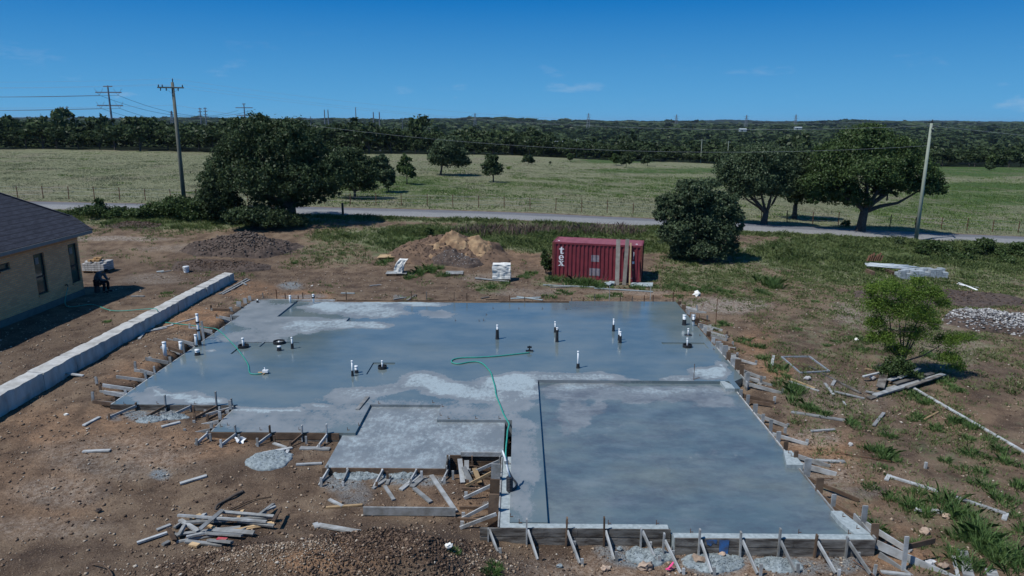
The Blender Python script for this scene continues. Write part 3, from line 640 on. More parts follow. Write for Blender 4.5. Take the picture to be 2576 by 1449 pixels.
side_form('far right form of close set wide stakes at the back of the slab', 9.08, 31.6, 39.6, 0, (32.0, 32.9, 33.5, 34.3, 35.2, 36.0, 37.1, 38.2, 39.2), 1, kick=1.15, tops=(.22, .25, .3, .22, .25, .28, .2, .2, .15), wide=.2, bm=[MAT['wood_b'], MAT['wood_d']], dy=(-1.1, -.3), low=.25)
side_form('right form with tall wide grey stakes above the tall weeds', 9.08, 26.7, 31.5, 0, (26.9, 27.6, 28.2, 28.8, 29.5, 30.1, 30.7, 31.2), 1, kick=1.15, tops=(.35, .4, .45, .3, .35, .45, .35, .3), wide=.2, dy=(-1.1, -.3), low=.25)
side_form('low form along the upper garage door opening', 8.47, 20.6, 26.0, -.12, (21.0, 21.7, 22.4, 23.2, 24.0, 24.9, 25.7), 1, kick=1.15, tops=(.25, .3, .4, .25, .3, .3, .2), wide=.13, dy=(-1.1, -.3), low=.25)
side_form('low form along the lower garage door opening beside rebar ends', 8.47, 17.1, 20.5, -.1, (17.5, 18.4, 19.3, 20.2), 1, kick=1.15, tops=(.35, .35, .5, .3), wide=.16, dy=(-1.1, -.3), low=.25)
fw = side_form('form corner at the front right of the garage with a leaning board frame', 8.87, 15.85, 17.0, 0, (16.0, 16.6), 1, kick=1.15, tops=(.3, .45), wide=.16, dy=(-1.1, -.3), low=.25)
MB().beam((8.95, 15.9, -.2), (10.6, 14.9, -.62), .22, .04, up=(.3, .9, 0)).build('brace', MAT['wood_g'], fw)
MB().beam((9.3, 15.2, -.7), (9.3, 15.25, .42), .10, .04).build('stake', MAT['wood_g'], fw)
MB().beam((9.35, 15.3, .1), (10.2, 15.6, .1), .04, .14).build('brace', MAT['wood_b'], fw)
MB().beam((8.95, 15.72, -.42), (9.45, 15.0, -.60), .04, .26).build('form_board', MAT['wood_g'], fw)
fw = thing('formwork', (0, 0, 0), 'low back form behind the far slab edge with rusty stakes standing up', 'formwork', 'timber formwork round the slab')
boards(fw, (-15.3, 39.68), (-10.6, 39.68), .02, 1, mats=[MAT['wood_g']]); boards(fw, (-10.5, 39.7), (9.0, 39.82), -.01, 1, mats=[MAT['wood_b']])
for u in (655, 690, 712, 745, 757, 868, 1034, 1072, 1142, 1174, 1282, 1320, 1438, 1468, 1496, 1560, 1590, 1620, 1642, 1692):
    x = uX(u, 757); stake(fw, (x, 39.8), rf.uniform(.12, .55), wd=.05, th=.04, mat=rf.choice([MAT['rust'], MAT['wood_b'], MAT['wood_d']]), bottom=-.5)
for x in (1536, 1640): stake(fw, (uX(x, 757), 40.4), .75, wd=.03, th=.03, mat=MAT['wood_g'], bottom=-.5)

# ------------------------------------------------------------------ pipes standing in the slab
def pipe(label, u0, v0, u1, v1, r=.035, sleeve=.25, sr=.055, z=0.0, rings=(), base=None, cap=True, ground_=False):
    p = GT(u1, v1) if ground_ else G(u1, v1, z); q = atY(u0, v0, p.y); h = q.z - p.z
    t = thing('drain_pipe', p, label, 'pipe', 'plumbing pipes standing in the slab')
    d = Vector((0, 0, 1)); lean = Vector(((q.x - p.x) * .5, 0, 0))
    MB().tube([p + Vector((0, 0, -.1)), p + lean * .5 + d * h * .5, p + lean + d * (h - .02)], r, 10).build('pipe', MAT['pvc'], t, True)
    if cap: MB().tube([p + lean + d * (h - .05), p + lean + d * h], r * (1.3 if r < .06 else 1.12), 10).build('cap', MAT['pvc'], t, True)
    if sleeve: MB().tube([p + d * -.02, p + d * sleeve * .2, p + lean * .3 + d * sleeve], [sr * 1.15, sr, sr * .85], 8).build('sleeve', MAT['black'], t)
    for f in rings: MB().tube([p + lean * f + d * (h * f - .04), p + lean * f + d * (h * f + .04)], r * 1.7, 8).build('collar', MAT['black'], t)
    if base:
        m = MB(); rr = base; n = 12
        for k in range(n):
            a = 2 * math.pi * k / n; b = 2 * math.pi * (k + 1) / n
            pa = p + Vector((math.cos(a) * rr, math.sin(a) * rr, 0)); pb = p + Vector((math.cos(b) * rr, math.sin(b) * rr, 0))
            m.add([pa, pb, pb * 1 + Vector((0, 0, .13)), pa + Vector((0, 0, .13))], [(0, 1, 2, 3)])
            ia, ib = p + (pa - p) * .88, p + (pb - p) * .88
            m.add([ia, ib, ib + Vector((0, 0, .13)), ia + Vector((0, 0, .13))], [(3, 2, 1, 0)])
            m.add([pa + Vector((0, 0, .13)), pb + Vector((0, 0, .13)), ib + Vector((0, 0, .13)), ia + Vector((0, 0, .13))], [(0, 1, 2, 3)])
            m.add([p + Vector((0, 0, .004)), pa + Vector((0, 0, .004)), pb + Vector((0, 0, .004))], [(0, 1, 2)])
        m.build('tub_box', MAT['black'], t)
    return t
pipe('thin white pipe in a black sleeve, just left of a short fat pipe stub', 885.5, 907, 887, 946, sleeve=.24)
pipe('short fat white pipe stub beside a thinner pipe near the small recess', 896, 920, 897, 938, r=.07, sleeve=.14, sr=.085)
pipe('short white pipe inside a round black ring in the front recess', 961, 907, 962, 927, sleeve=0, base=.19, z=-.05)
pipe('white pipe with long black wrapped base above the looped teal hose', 1251, 817, 1251, 853, r=.04, sleeve=.48, sr=.085)
pipe('thin white pipe rising behind the black wrapped stub right of centre', 1396, 809, 1397, 836, sleeve=.27, sr=.07)
pipe('black wrapped pipe with white cap and black collar right of centre', 1402, 824, 1401, 860, r=.045, sleeve=.52, sr=.075, rings=(.8,))
pipe('white pipe standing alone near the back right of the slab', 1544, 802, 1543, 833, sleeve=.33, sr=.07)
pipe('left and taller pipe of the close pair near the back right', 1558, 827, 1557, 856, sleeve=.28, sr=.06)
pipe('right and nearer pipe of the close pair near the back right', 1561.5, 834, 1560, 862.5, sleeve=.34, sr=.075)
pipe('tall white pipe standing alone just behind the garage recess', 1454, 883, 1454, 926, sleeve=.2, sr=.075)
pipe('fat white pipe with black wrapped base by the far right edge', 1721.6, 792, 1721, 817.5, r=.085, sleeve=.3, sr=.11)
pipe('white pipe with a black ring halfway up, right slab edge', 1744.5, 792, 1744, 820, r=.055, sleeve=0, rings=(.5,))
pipe('short white pipe on a thin black flange near the right edge', 1731.6, 826, 1731, 843, sleeve=.03, sr=.2)
pipe('short white pipe inside a black ring by the right edge recess', 1728, 850, 1729, 873, sleeve=0, base=.22, z=-.05)
pipe('tallest white vent pipe with black collars at the left slab edge', 494.5, 789, 502.7, 868, r=.055, sleeve=.26, sr=.085, rings=(.48, .73))
pipe('white pipe directly in front of the tallest vent pipe at the left edge', 492, 841, 494, 872, r=.055, sleeve=.08, sr=.07)
pipe('fat short white stub in a black collar near the left slab edge', 496, 879, 497, 893, r=.10, sleeve=.14, sr=.13)
pipe('thick white pipe in the soil left of the slab, nearer the stone wall', 412.5, 860, 415.5, 893, r=.08, sleeve=0, ground_=True)
pipe('thick white pipe in the soil tight against the left form', 454, 859, 456.6, 888, r=.08, sleeve=0, ground_=True)
pipe('thin white pipe in a black tub box at the left recess', 610, 850, 612.7, 874, sleeve=0, r=.05, base=.24, z=-.05)
pipe('white stub inside an open black bucket ring at the left recess', 702, 857, 702, 864, sleeve=0, r=.05, base=.27, z=-.05, cap=False)
pipe('stubby pipe with white cap and black collar in front of the bucket ring', 702, 870, 702.7, 882, r=.08, sleeve=.16, sr=.11)
pipe('white pipe in a black sleeve right of the bucket ring', 733, 848, 735.7, 877, sleeve=.25, sr=.07)
pipe('tiny dark stub near the far left corner of the slab', 647.7, 752, 648, 761, r=.04, sleeve=.13, sr=.07, cap=False)
pipe('short white pipe at the back edge next to the dark step', 729.7, 743, 730, 761, r=.06, sleeve=0)
pipe('short banded pipe at the back edge with a black ring', 788, 740, 788.5, 760, r=.055, sleeve=0, rings=(.6,))
t = thing('rebar_rod', G(1745, 956), 'thin upright steel rod standing just behind the garage recess', 'rebar')
MB().tube([G(1745, 956), G(1745, 956) + Vector((0, 0, .68))], .012, 6).build('rod', MAT['rust'], t)
MB().tube([G(1760, 950) + Vector((0, 0, .01)), G(1746, 954) + Vector((0, 0, .01))], .01, 6).build('tie_wire', MAT['rust'], t)

# ------------------------------------------------------------------ white block retaining wall
wall = thing('retaining_wall', (-18.75, 31, 0), 'long low wall of big white quarried limestone blocks between house and slab', 'wall')
y = 17.0; rw = random.Random(3)
while y < 44.6:
    ln = min(rw.uniform(1.6, 2.1), 44.7 - y)
    if 44.7 - (y + ln) < .5: ln = 44.7 - y
    m = MB(); n = 7; dx = rw.uniform(-.02, .02); dz = rw.uniform(-.012, .012)
    prof = lambda k, q: [(-19.06 + dx + rw.uniform(-.02, .02), -.55), (-18.42 + dx + rw.uniform(-.03, .03), -.55), (-18.40 + dx + rw.uniform(-.045, .045), .02), (-18.43 + dx + rw.uniform(-.05, .05), .50 + dz + rw.uniform(-.02, .02)), (-19.04 + dx + rw.uniform(-.03, .03), .53 + dz + rw.uniform(-.015, .015))]
    vs = []; fs = []
    for k in range(n + 1):
        yy = y + .012 + (ln - .024) * k / n
        for (px_, pz_) in prof(k, n): vs.append((px_, yy, pz_))
    for k in range(n):
        for i in range(5): fs.append((k * 5 + i, k * 5 + (i + 1) % 5, k * 5 + 5 + (i + 1) % 5, k * 5 + 5 + i))
    fs += [(4, 3, 2, 1, 0), tuple(n * 5 + i for i in range(5))]
    m.add(vs, fs).build('stone_block', MAT['limestone'], wall); y += ln

# ------------------------------------------------------------------ brick house with hipped roof
def brick_mat():
    m, n, b = newmat('tan_brick_wall'); b.inputs['Roughness'].default_value = .9; b.inputs['Specular IOR Level'].default_value = .2
    geo = nd(n, 'ShaderNodeNewGeometry'); sp = nd(n, 'ShaderNodeSeparateXYZ'); n.links.new(geo.outputs['Position'], sp.inputs[0])
    cb = nd(n, 'ShaderNodeCombineXYZ'); n.links.new(mth(n, 'ADD', sp.outputs[0], sp.outputs[1]), cb.inputs[0]); n.links.new(sp.outputs[2], cb.inputs[1])
    br = nd(n, 'ShaderNodeTexBrick'); n.links.new(cb.outputs[0], br.inputs['Vector'])
    br.inputs['Scale'].default_value = 1; br.inputs['Brick Width'].default_value = .30; br.inputs['Row Height'].default_value = .10; br.inputs['Mortar Size'].default_value = .012
    br.inputs['Color1'].default_value = (.74, .37, .17, 1); br.inputs['Color2'].default_value = (.56, .265, .12, 1); br.inputs['Mortar'].default_value = (.36, .29, .22, 1)
    n.links.new(br.outputs[0], b.inputs['Base Color']); return m
def shingle_mat():
    m, n, b = newmat('charcoal_shingles'); b.inputs['Roughness'].default_value = .9; b.inputs['Specular IOR Level'].default_value = .25
    geo = nd(n, 'ShaderNodeNewGeometry'); sp = nd(n, 'ShaderNodeSeparateXYZ'); n.links.new(geo.outputs['Position'], sp.inputs[0])
    fz = mth(n, 'FRACT', mth(n, 'DIVIDE', sp.outputs[2], .165))
    t = noise_n(n, 1, 3, vec=geo.outputs['Position'], stretch=(6, 2.4, 9)); t2 = noise_n(n, 30, 2, vec=geo.outputs['Position'])
    c = ramp(n, t.outputs[0], [(.38, (.016, .018, .026)), (.62, (.038, .041, .055))])
    c = mixc(n, mrange(n, t2.outputs[0], .4, .6, 0, .35), c, (.055, .058, .075))
    c = mixc(n, mrange(n, fz, .80, .90), c, (.012, .013, .018)); n.links.new(c, b.inputs['Base Color']); return m
MAT['brick'] = brick_mat(); MAT['shingle'] = shingle_mat()
MAT['soldier'] = M('orange_soldier_bricks', (.55, .27, .13), (.36, .17, .085), 9, .9, stretch=(1, 3.2, .1))
MAT['found'] = M('grey_foundation', (.115, .11, .10), (.15, .145, .135), 3, .9)
MAT['fascia'] = M('grey_fascia', (.17, .16, .15), (.2, .19, .18), 3, .6)
MAT['glass'] = M('dark_window_glass', (.03, .055, .045), (.055, .09, .07), 1.5, .08, spec=.6)
MAT['frame'] = M('dark_window_frame', (.03, .032, .035), None, 5, .5)
HX = -24.4
def atX(u, v, x=HX):
    d = ray(u, v); t = x / d.x; return Vector((x, d.y * t, CAMZ + d.z * t))
P0 = atX(230, 578.5, HX + .55)                 # eave corner
ez = P0.z; ey = P0.y; SL = .52
def on_roof(u, v):                             # right-hand roof plane: z = ez + SL*(HX+.55 - x)
    d = ray(u, v); a = ez + SL * (HX + .55) - CAMZ; t = a / (d.z + SL * d.x); return Vector((d.x * t, d.y * t, CAMZ + d.z * t))
P1 = on_roof(175, 543); P2 = on_roof(0, 486); P3 = P2 + (P2 - P1).normalized() * 3
print('roof', P0, P1, P2)
yb = 27.0; padz = .48; wt = ez - .12
house = thing('brick_house', (HX, ey - .5, padz), 'tan brick house with dark hipped shingle roof at the left edge', 'house')
WN = []   # windows: y0,y1,z0,z1
def yz(a, b, c, d):
    A, B, C_, D = atX(*a), atX(*b), atX(*c), atX(*d); return ((A.y + C_.y) / 2, (B.y + D.y) / 2, (C_.z + D.z) / 2, (A.z + B.z) / 2)
WN.append(yz((171, 615), (193.4, 610.5), (181.5, 713.5), (203.7, 706)))
WN.append(yz((84, 640), (111, 634.5), (96, 744.5), (122.5, 734)))
WN.append((atX(-4, 670).y, atX(23.3, 659).y, atX(24.3, 676.6).z, atX(23.3, 659).z))
ye = ey - .5
# wall with real openings
ysp = sorted({yb, ye} | {w_[0] for w_ in WN} | {w_[1] for w_ in WN}); zs = [padz + .36, wt - .30]
m = MB()
for a, b_ in zip(ysp[:-1], ysp[1:]):
    hole = [w_ for w_ in WN if abs((a + b_) / 2 - (w_[0] + w_[1]) / 2) < (w_[1] - w_[0]) / 2]
    segs = [(zs[0], zs[1])] if not hole else [(zs[0], hole[0][2]), (hole[0][3], zs[1])]
    for z0, z1 in segs:
        m.add([(HX, a, z0), (HX, b_, z0), (HX, b_, z1), (HX, a, z1)], [(0, 1, 2, 3)])
for w_ in WN:   # reveals
    y0, y1, z0, z1 = w_; x1 = HX - .12
    m.add([(HX, y0, z0), (HX, y1, z0), (HX, y1, z1), (HX, y0, z1), (x1, y0, z0), (x1, y1, z0), (x1, y1, z1), (x1, y0, z1)], [(0, 1, 5, 4), (1, 2, 6, 5), (2, 3, 7, 6), (3, 0, 4, 7)])
m.add([(HX, ye, padz), (HX - 12, ye, padz), (HX - 12, ye, wt), (HX, ye, wt)], [(0, 1, 2, 3)])
m.add([(HX - .14, yb, padz), (HX - .14, ye - .01, padz), (HX - .14, ye - .01, wt), (HX - .14, yb, wt)], [(0, 1, 2, 3)])
m.build('wall', MAT['brick'], house)
MB().box((HX - .02, (yb + ye) / 2, wt - .15), (.06, ye - yb - .01, .30)).build('brick_band', MAT['soldier'], house)
MB().box((HX - 6, (yb + ye) / 2, padz + .055), (12.03, ye - yb + .03, .61)).build('foundation', MAT['found'], house)
for i, w_ in enumerate(WN):
    y0, y1, z0, z1 = w_; x1 = HX - .11; f = MB()
    for (cy_, cz_, dy, dz_) in (((y0 + y1) / 2, z0 + .03, y1 - y0, .06), ((y0 + y1) / 2, z1 - .03, y1 - y0, .06), (y0 + .03, (z0 + z1) / 2, .06, z1 - z0 - .12), (y1 - .03, (z0 + z1) / 2, .06, z1 - z0 - .12)) + (() if i == 2 else (((y0 + y1) / 2, z0 + (z1 - z0) * .42, y1 - y0 - .12, .07),)):
        f.box((x1, cy_, cz_), (.07, dy, dz_))
    wo_ = f.build('window', MAT['frame'], house)
    MB().box((x1 - .015, (y0 + y1) / 2, (z0 + z1) / 2), (.012, y1 - y0 - .12, z1 - z0 - .12)).build('pane', MAT['glass'], wo_)
    if i < 2: MB().box((x1 + .012, y0 + (y1 - y0) * .45, z1 - .38), (.006, .26, .34)).build('sticker', MAT['fascia'], wo_)
    MB().box((HX + .03, (y0 + y1) / 2, z0 - .035), (.09, y1 - y0 + .04, .065)).build('sill', MAT['brick'], wo_)
Pb = Vector((P0.x, yb, ez)); Q3 = Vector((P3.x, yb, P3.z))
m = MB(); m.add([P0, P1, P2, P3, Q3, Pb], [(0, 1, 2, 3, 4, 5)])
bk = [P0 + Vector((0, 0, 0)), Vector((P3.x, P0.y, ez)), P3, P2, P1]; m.add(bk, [(0, 1, 2, 3, 4)])
m.add([p - Vector((0, 0, .06)) for p in (P0, Pb, Q3, P3, P2, P1)], [(0, 1, 2, 3, 4, 5)])
roof = m.build('roof', MAT['shingle'], house)
r2 = MB(); pts = [P0, P1, P2, P3]
for a, b_ in zip(pts[:-1], pts[1:]): r2.beam(a + Vector((0, 0, .02)), b_ + Vector((0, 0, .02)), .22, .04)
r2.build('ridge_cap', MAT['shingle'], roof)
MB().beam(Pb + Vector((.02, 0, -.09)), P0 + Vector((.02, .02, -.09)), .03, .17).beam(P0 + Vector((0, .02, -.09)), P0 + Vector((-12, .02, -.09)), .03, .17).build('fascia', MAT['fascia'], house)
MB().add([(HX, yb, wt), (HX, ye + .5, wt), (P0.x, ye + .5, wt), (P0.x, yb, wt)], [(0, 1, 2, 3)]).build('soffit', MAT['fascia'], house)
sp_ = atX(164, 717); MB().tube([sp_, sp_ + Vector((.12, 0, 0)), sp_ + Vector((.14, 0, -.08))], .03, 8).box((sp_.x + .1, sp_.y, sp_.z + .04), (.03, .10, .03)).build('spigot', MAT['black'], house)

# ------------------------------------------------------------------ hoses
def smooth_path(P, n=6):
    out = []
    for i in range(len(P) - 1):
        a, b, c, d = P[max(i - 1, 0)], P[i], P[i + 1], P[min(i + 2, len(P) - 1)]
        for k in range(n):
            t = k / n; out.append(.5 * ((2 * b) + (c - a) * t + (2 * a - 5 * b + 4 * c - d) * t * t + (3 * b - a - 3 * c + d) * t ** 3))
    return out + [P[-1]]
def hose(name, P, r, label, mat, cat):
    MBm = MB().tube(smooth_path(P), r, 7); o = MBm.build(name, mat, None, True, origin=P[0]); tag(o, label, cat); return o
hp_ = [sp_ + Vector((.14, 0, -.1)), GT(200, 745) + Vector((0, 0, .5)), GT(235, 766, .05), GT(290, 783, .04), atY(337, 786, 34.4), ]
hp_ = [sp_ + Vector((.14, 0, -.1)), sp_ + Vector((.7, -1.2, -.85)), GT(232, 766, .06), GT(287, 782, .04)]
hp_ += [Vector((-18.98, 35.2, .60)), Vector((-18.45, 34.9, .58))]
hp_ += [GT(u, v, .04) for u, v in ((395, 806), (443, 814), (487, 819), (520, 824))]
hp_ += [G(u, v, .03) for u, v in ((547, 829), (573, 852), (600, 881), (623, 915), (628, 937), (640, 941), (658, 940))]
hose('garden_hose', hp_, .021, 'teal garden hose from the house tap over the stone wall onto the slab', MAT['hose'], 'hose')
z2 = lambda u, v: G(858.7 + u / 3, 576.9 + v / 3, .03); z4 = lambda u, v, z=.03: G(858.7 + u / 3, 966 + v / 3, z)
hq = [z2(*p) for p in ((1420, 930), (1300, 943), (1180, 956), (1040, 965), (920, 968), (858, 977), (832, 992), (842, 1008), (890, 1014), (960, 1002), (1020, 998), (1065, 1012), (1100, 1045), (1130, 1085), (1143, 1130), (1160, 1190), (1170, 1255), (1200, 1330), (1225, 1395), (1250, 1440))]
hq += [z4(*p) for p in ((1266, 305), (1255, 350), (1250, 410), (1243, 480), (1240, 560), (1245, 620))]
hose('garden_hose', hq, .028, 'teal garden hose looping across the middle of the slab to a sprinkler', MAT['hose'], 'hose')
hz = [z4(1245, 622), z4(1262, 660), z4(1290, 710), z4(1318, 745), z4(1318, 775), z4(1290, 800)]
hose('garden_hose', hz, .03, 'black hose piece curling round the black ribbed stand', MAT['black'], 'hose')
p = z4(1270, 805, 0); t = thing('hose_stand', p, 'black ribbed stand with a white nozzle wand on the garage slab edge', 'hose stand')
m = MB(); pts = []; rr = []
for k in range(19): pts.append(p + Vector((0, 0, .42 * k / 18))); rr.append(.10 if k % 2 else .085)
m.tube(pts, rr, 10).build('ribbed_base', MAT['black'], t)
MB().tube([p + Vector((0, 0, .42)), p + Vector((-.06, .05, .62)), p + Vector((-.14, .12, .95)), p + Vector((-.2, .2, 1.12))], [.035, .032, .03, .02], 8).build('wand', MAT['pvc'], t, True)
MB().tube([p + Vector((-.10, .09, .78)), p + Vector((-.12, .10, .86))], .045, 8).build('collar', MAT['steel'], t)
p = G(1332, 884); t = thing('sprinkler', p, 'small black sprinkler at the end of the looping hose', 'sprinkler')
MB().beam(p + Vector((-.15, -.05, .03)), p + Vector((-.02, .16, .03)), .03, .03).beam(p + Vector((.15, -.05, .03)), p + Vector((.02, .16, .03)), .03, .03).beam(p + Vector((-.17, 0, .04)), p + Vector((.17, 0, .04)), .05, .05).build('base', MAT['black'], t)
MB().tube([p + Vector((0, 0, .04)), p + Vector((0, 0, .26))], .03, 8).box(p + Vector((0, 0, .2)), (.2, .05, .08)).build('head', MAT['black'], t)
p = G(665, 940); t = thing('sprinkler', p, 'small brass and white sprinkler lying at the end of the left hose', 'sprinkler')
MB().tube([p + Vector((-.25, 0, .04)), p + Vector((.1, .02, .05))], .035, 8).beam(p + Vector((.0, -.14, .03)), p + Vector((.12, .16, .05)), .04, .04).build('base', MAT['wood_y'], t)
MB().box(p + Vector((.05, 0, .11)), (.22, .12, .10)).tube([p + Vector((.06, 0, .1)), p + Vector((.0, .05, .26))], .02, 6).build('head', MAT['pvc'], t)

# ------------------------------------------------------------------ seated person
MAT['hoodie'] = M('grey_blue_hoodie', (.06, .085, .11), (.08, .105, .13), 5, .9); MAT['trouser'] = M('black_trousers', (.012, .012, .014), None, 5, .9)
MAT['skin'] = M('skin', (.22, .12, .08), (.26, .15, .10), 5, .6); MAT['cap'] = M('black_cap', (.01, .01, .012), None, 5, .8)
def skin_mesh(name, chain_list, mat, parent, origin, sub=1):
    bm = bmesh.new(); vmap = {}; radii = []
    for chain in chain_list:
        prev = None
        for (p, r) in chain:
            key = tuple(round(c, 4) for c in p)
            if key not in vmap: vmap[key] = bm.verts.new(Vector(p) - origin); radii.append(r)
            v_ = vmap[key]
            if prev is not None and prev is not v_:
                try: bm.edges.new((prev, v_))
                except ValueError: pass
            prev = v_
    me = bpy.data.meshes.new(name); bm.to_mesh(me); bm.free()
    o = link_mesh(name, me, mat, parent)
    md = o.modifiers.new('skin', 'SKIN')
    for i, sv in enumerate(me.skin_vertices[0].data): sv.radius = (radii[i], radii[i]); sv.use_root = (i == 0)
    o.modifiers.new('subd', 'SUBSURF').levels = 2; o.modifiers['subd'].render_levels = 2
    return o
pz = t1(-23.6, 39.2); B = Vector((-24.0, 39.2, pz))
def q(x, y, z): return (B.x + x, B.y + y, B.z + z)
pers = thing('person', B, 'person in grey hoodie, black cap and trousers sitting bent over a phone by the house', 'person')
skin_mesh('body', [[(q(0, 0, .56), .15), (q(.02, 0, .72), .145), (q(.12, 0, .92), .155), (q(.27, 0, 1.06), .13), (q(.40, 0, 1.10), .055), (q(.47, 0, 1.10), .07), (q(.56, 0, 1.09), .10), (q(.60, 0, 1.01), .075)],
                   [(q(.27, 0, 1.06), .13), (q(.25, .19, 1.02), .075), (q(.30, .23, .82), .055), (q(.38, .20, .70), .045), (q(.54, .10, .68), .035), (q(.62, .06, .69), .03)],
                   [(q(.27, 0, 1.06), .13), (q(.25, -.19, 1.02), .075), (q(.30, -.23, .82), .055), (q(.38, -.20, .70), .045), (q(.54, -.10, .68), .035), (q(.62, -.06, .69), .03)],
                   [(q(0, 0, .56), .15), (q(.06, .11, .54), .11), (q(.42, .16, .54), .075), (q(.45, .16, .48), .068), (q(.43, .15, .12), .045), (q(.46, .15, .06), .045), (q(.60, .16, .04), .035)],
                   [(q(0, 0, .56), .15), (q(.06, -.11, .54), .11), (q(.42, -.16, .54), .075), (q(.45, -.16, .48), .068), (q(.38, -.15, .12), .045), (q(.41, -.15, .06), .045), (q(.55, -.16, .04), .035)]],
          MAT['skin'], pers, B)
skin_mesh('hoodie', [[(q(-.01, 0, .60), .175), (q(.02, 0, .72), .172), (q(.12, 0, .92), .18), (q(.27, 0, 1.06), .155), (q(.38, 0, 1.10), .09)],
                     [(q(.27, 0, 1.06), .155), (q(.25, .19, 1.02), .095), (q(.30, .23, .82), .075), (q(.38, .20, .70), .062), (q(.53, .105, .68), .046)],
                     [(q(.27, 0, 1.06), .155), (q(.25, -.19, 1.02), .095), (q(.30, -.23, .82), .075), (q(.38, -.20, .70), .062), (q(.53, -.105, .68), .046)]], MAT['hoodie'], pers, B)
skin_mesh('trousers', [[(q(0, 0, .55), .17), (q(.06, .11, .54), .13), (q(.42, .16, .54), .092), (q(.45, .16, .47), .085), (q(.43, .15, .10), .065)],
                       [(q(0, 0, .55), .17), (q(.06, -.11, .54), .13), (q(.42, -.16, .54), .092), (q(.45, -.16, .47), .085), (q(.38, -.15, .10), .065)]], MAT['trouser'], pers, B)
m = MB()
for s_, fx in ((.15, .47), (-.15, .42)): m.rock(q(fx + .05, s_, .05), .13, 1, (1.15, .5, .45), .02, 2)
m.build('shoes', MAT['cap'], pers, True)
MB().rock(q(.55, 0, 1.14), .115, 1, (1.1, .95, .75), .02, 2).beam(q(.60, 0, 1.10), q(.74, 0, 1.02), .14, .015).build('cap', MAT['cap'], pers, True)
m = MB()
for s_ in (1, -1):
    for k in range(4): m.tube([q(.62 + .01 * k, s_ * .06, .70 - .012 * k), q(.66, s_ * (.045 - .006 * k), .715 - .012 * k), q(.665, s_ * .02, .72 - .012 * k)], .009, 5)
    m.tube([q(.60, s_ * .05, .71), q(.63, s_ * .03, .735)], .011, 5)
m.build('fingers', MAT['skin'], pers, True)
ph = MB().beam(q(.63, 0, .72), q(.70, 0, .80), .08, .012).build('phone', MAT['black'], None, origin=q(.65, 0, .75)); tag(ph, 'phone held by the seated person', 'phone')
t = thing('bucket', Vector(q(-.05, 0, 0)), 'upturned bucket used as a seat beside the house corner', 'bucket')
MB().tube([q(-.05, 0, 0), q(-.05, 0, .40)], [.17, .14], 14).build('shell', MAT['black'], t, False); MB().tube([q(-.05, 0, .0), q(-.05, 0, .03)], [.185, .185], 14).build('rim', MAT['black'], t)
pers.scale = (1.12, 1.12, 1.12); ph.location = B + (ph.location - B) * 1.12
# white bucket behind the wall
p = GT(469, 685); t = thing('bucket', p, 'white plastic bucket standing by the low dark soil heap', 'bucket')
MB().tube([p, p + Vector((0, 0, .42))], [.16, .19], 16, cap=False).tube([p + Vector((0, 0, .01)), p + Vector((0, 0, .02))], [.155, .155], 16).tube([p + Vector((0, 0, .36)), p + Vector((0, 0, .40))], [.21, .21], 16).build('shell', MAT['pvc'], t, True)
MB().tube([p + Vector((0, 0, .12)), p + Vector((0, 0, .26))], [.172, .182], 16, cap=False).build('printed_band', M('faded_blue_print', (.35, .42, .52), (.7, .72, .74), 14, .5), t)
hpts = [p + Vector((.2 * math.cos(a), -.2 * math.sin(a) - .02, .36 - .12 * math.sin(a))) for a in [math.pi * k / 8 for k in range(9)]]
MB().tube(hpts, .01, 5).build('handle', MAT['steel'], t)

# ------------------------------------------------------------------ pallets, stones, brick stack
def pallet(p, label, w_=1.2, d_=1.0, rz=0.0, parent=None, mat=None, group=None):
    t = thing('pallet', p, label, 'pallet', group); cs, sn = math.cos(rz), math.sin(rz)
    def tr(x, y, z): return (p[0] + x * cs - y * sn, p[1] + x * sn + y * cs, p[2] + z)
    for x in (-w_ * .45, 0, w_ * .45):
        MB().beam(tr(x, -d_ / 2, .06), tr(x, d_ / 2, .06), .06, .09).build('runner', mat or MAT['wood_b'], t)
    for k in range(7):
        yy = -d_ / 2 + .06 + (d_ - .12) * k / 6; MB().beam(tr(-w_ / 2, yy, .12), tr(w_ / 2, yy, .12), .10, .022).build('slat', mat or MAT['wood_g'], t)
    return t
p = GT(1262, 703); pallet(p, 'pallet under the square white stone block', 1.2, .9)
def quarry_stone(p, w_, d_, h_, label, sd, ridge=False, rz=0.0, lean=0.0, mat=None):
    bm = bmesh.new(); bmesh.ops.create_cube(bm, size=1); bmesh.ops.subdivide_edges(bm, edges=bm.edges[:], cuts=9, use_grid_fill=True)
    from mathutils import noise
    for v_ in bm.verts:
        c = v_.co.copy(); k = noise.noise(c * 2.3 + Vector((sd, 0, 0))) + .5 * noise.noise(c * 6 + Vector((sd, 3, 0)))
        if c.z < .42 or not ridge: v_.co.y += k * (.13 if c.y < -.49 else .05) * (1 if abs(c.y) > .49 else 0); v_.co.x += k * .05 * (1 if abs(c.x) > .49 else 0)
        v_.co.z += k * .03 * (1 if c.z > .49 else 0)
    me = bpy.data.meshes.new('quarry_stone'); 
    for v_ in bm.verts:
        v_.co = Vector((v_.co.x * w_ + lean * (v_.co.z + .5) ** 2, v_.co.y * d_, (v_.co.z + .5) * h_))
    bmesh.ops.rotate(bm, verts=bm.verts[:], matrix=Matrix.Rotation(rz, 3, 'Z'))
    bm.to_mesh(me); bm.free(); o = link_mesh('quarry_stone', me, mat or MAT['marble'], None, p); tag(o, label, 'stone'); return o
quarry_stone(p + Vector((0, 0, .135)), 1.17, .75, .92, 'square rough faced white stone block on a pallet left of the container', 3, True)
p = GT(998, 690); pallet(p, 'pallet under the bent white stone', 1.4, .9, .05)
quarry_stone(p + Vector((.12, .05, .135)), .58, .6, .88, 'tall white stone with curved top on a pallet before the tan heap', 9, False, 0, .35)
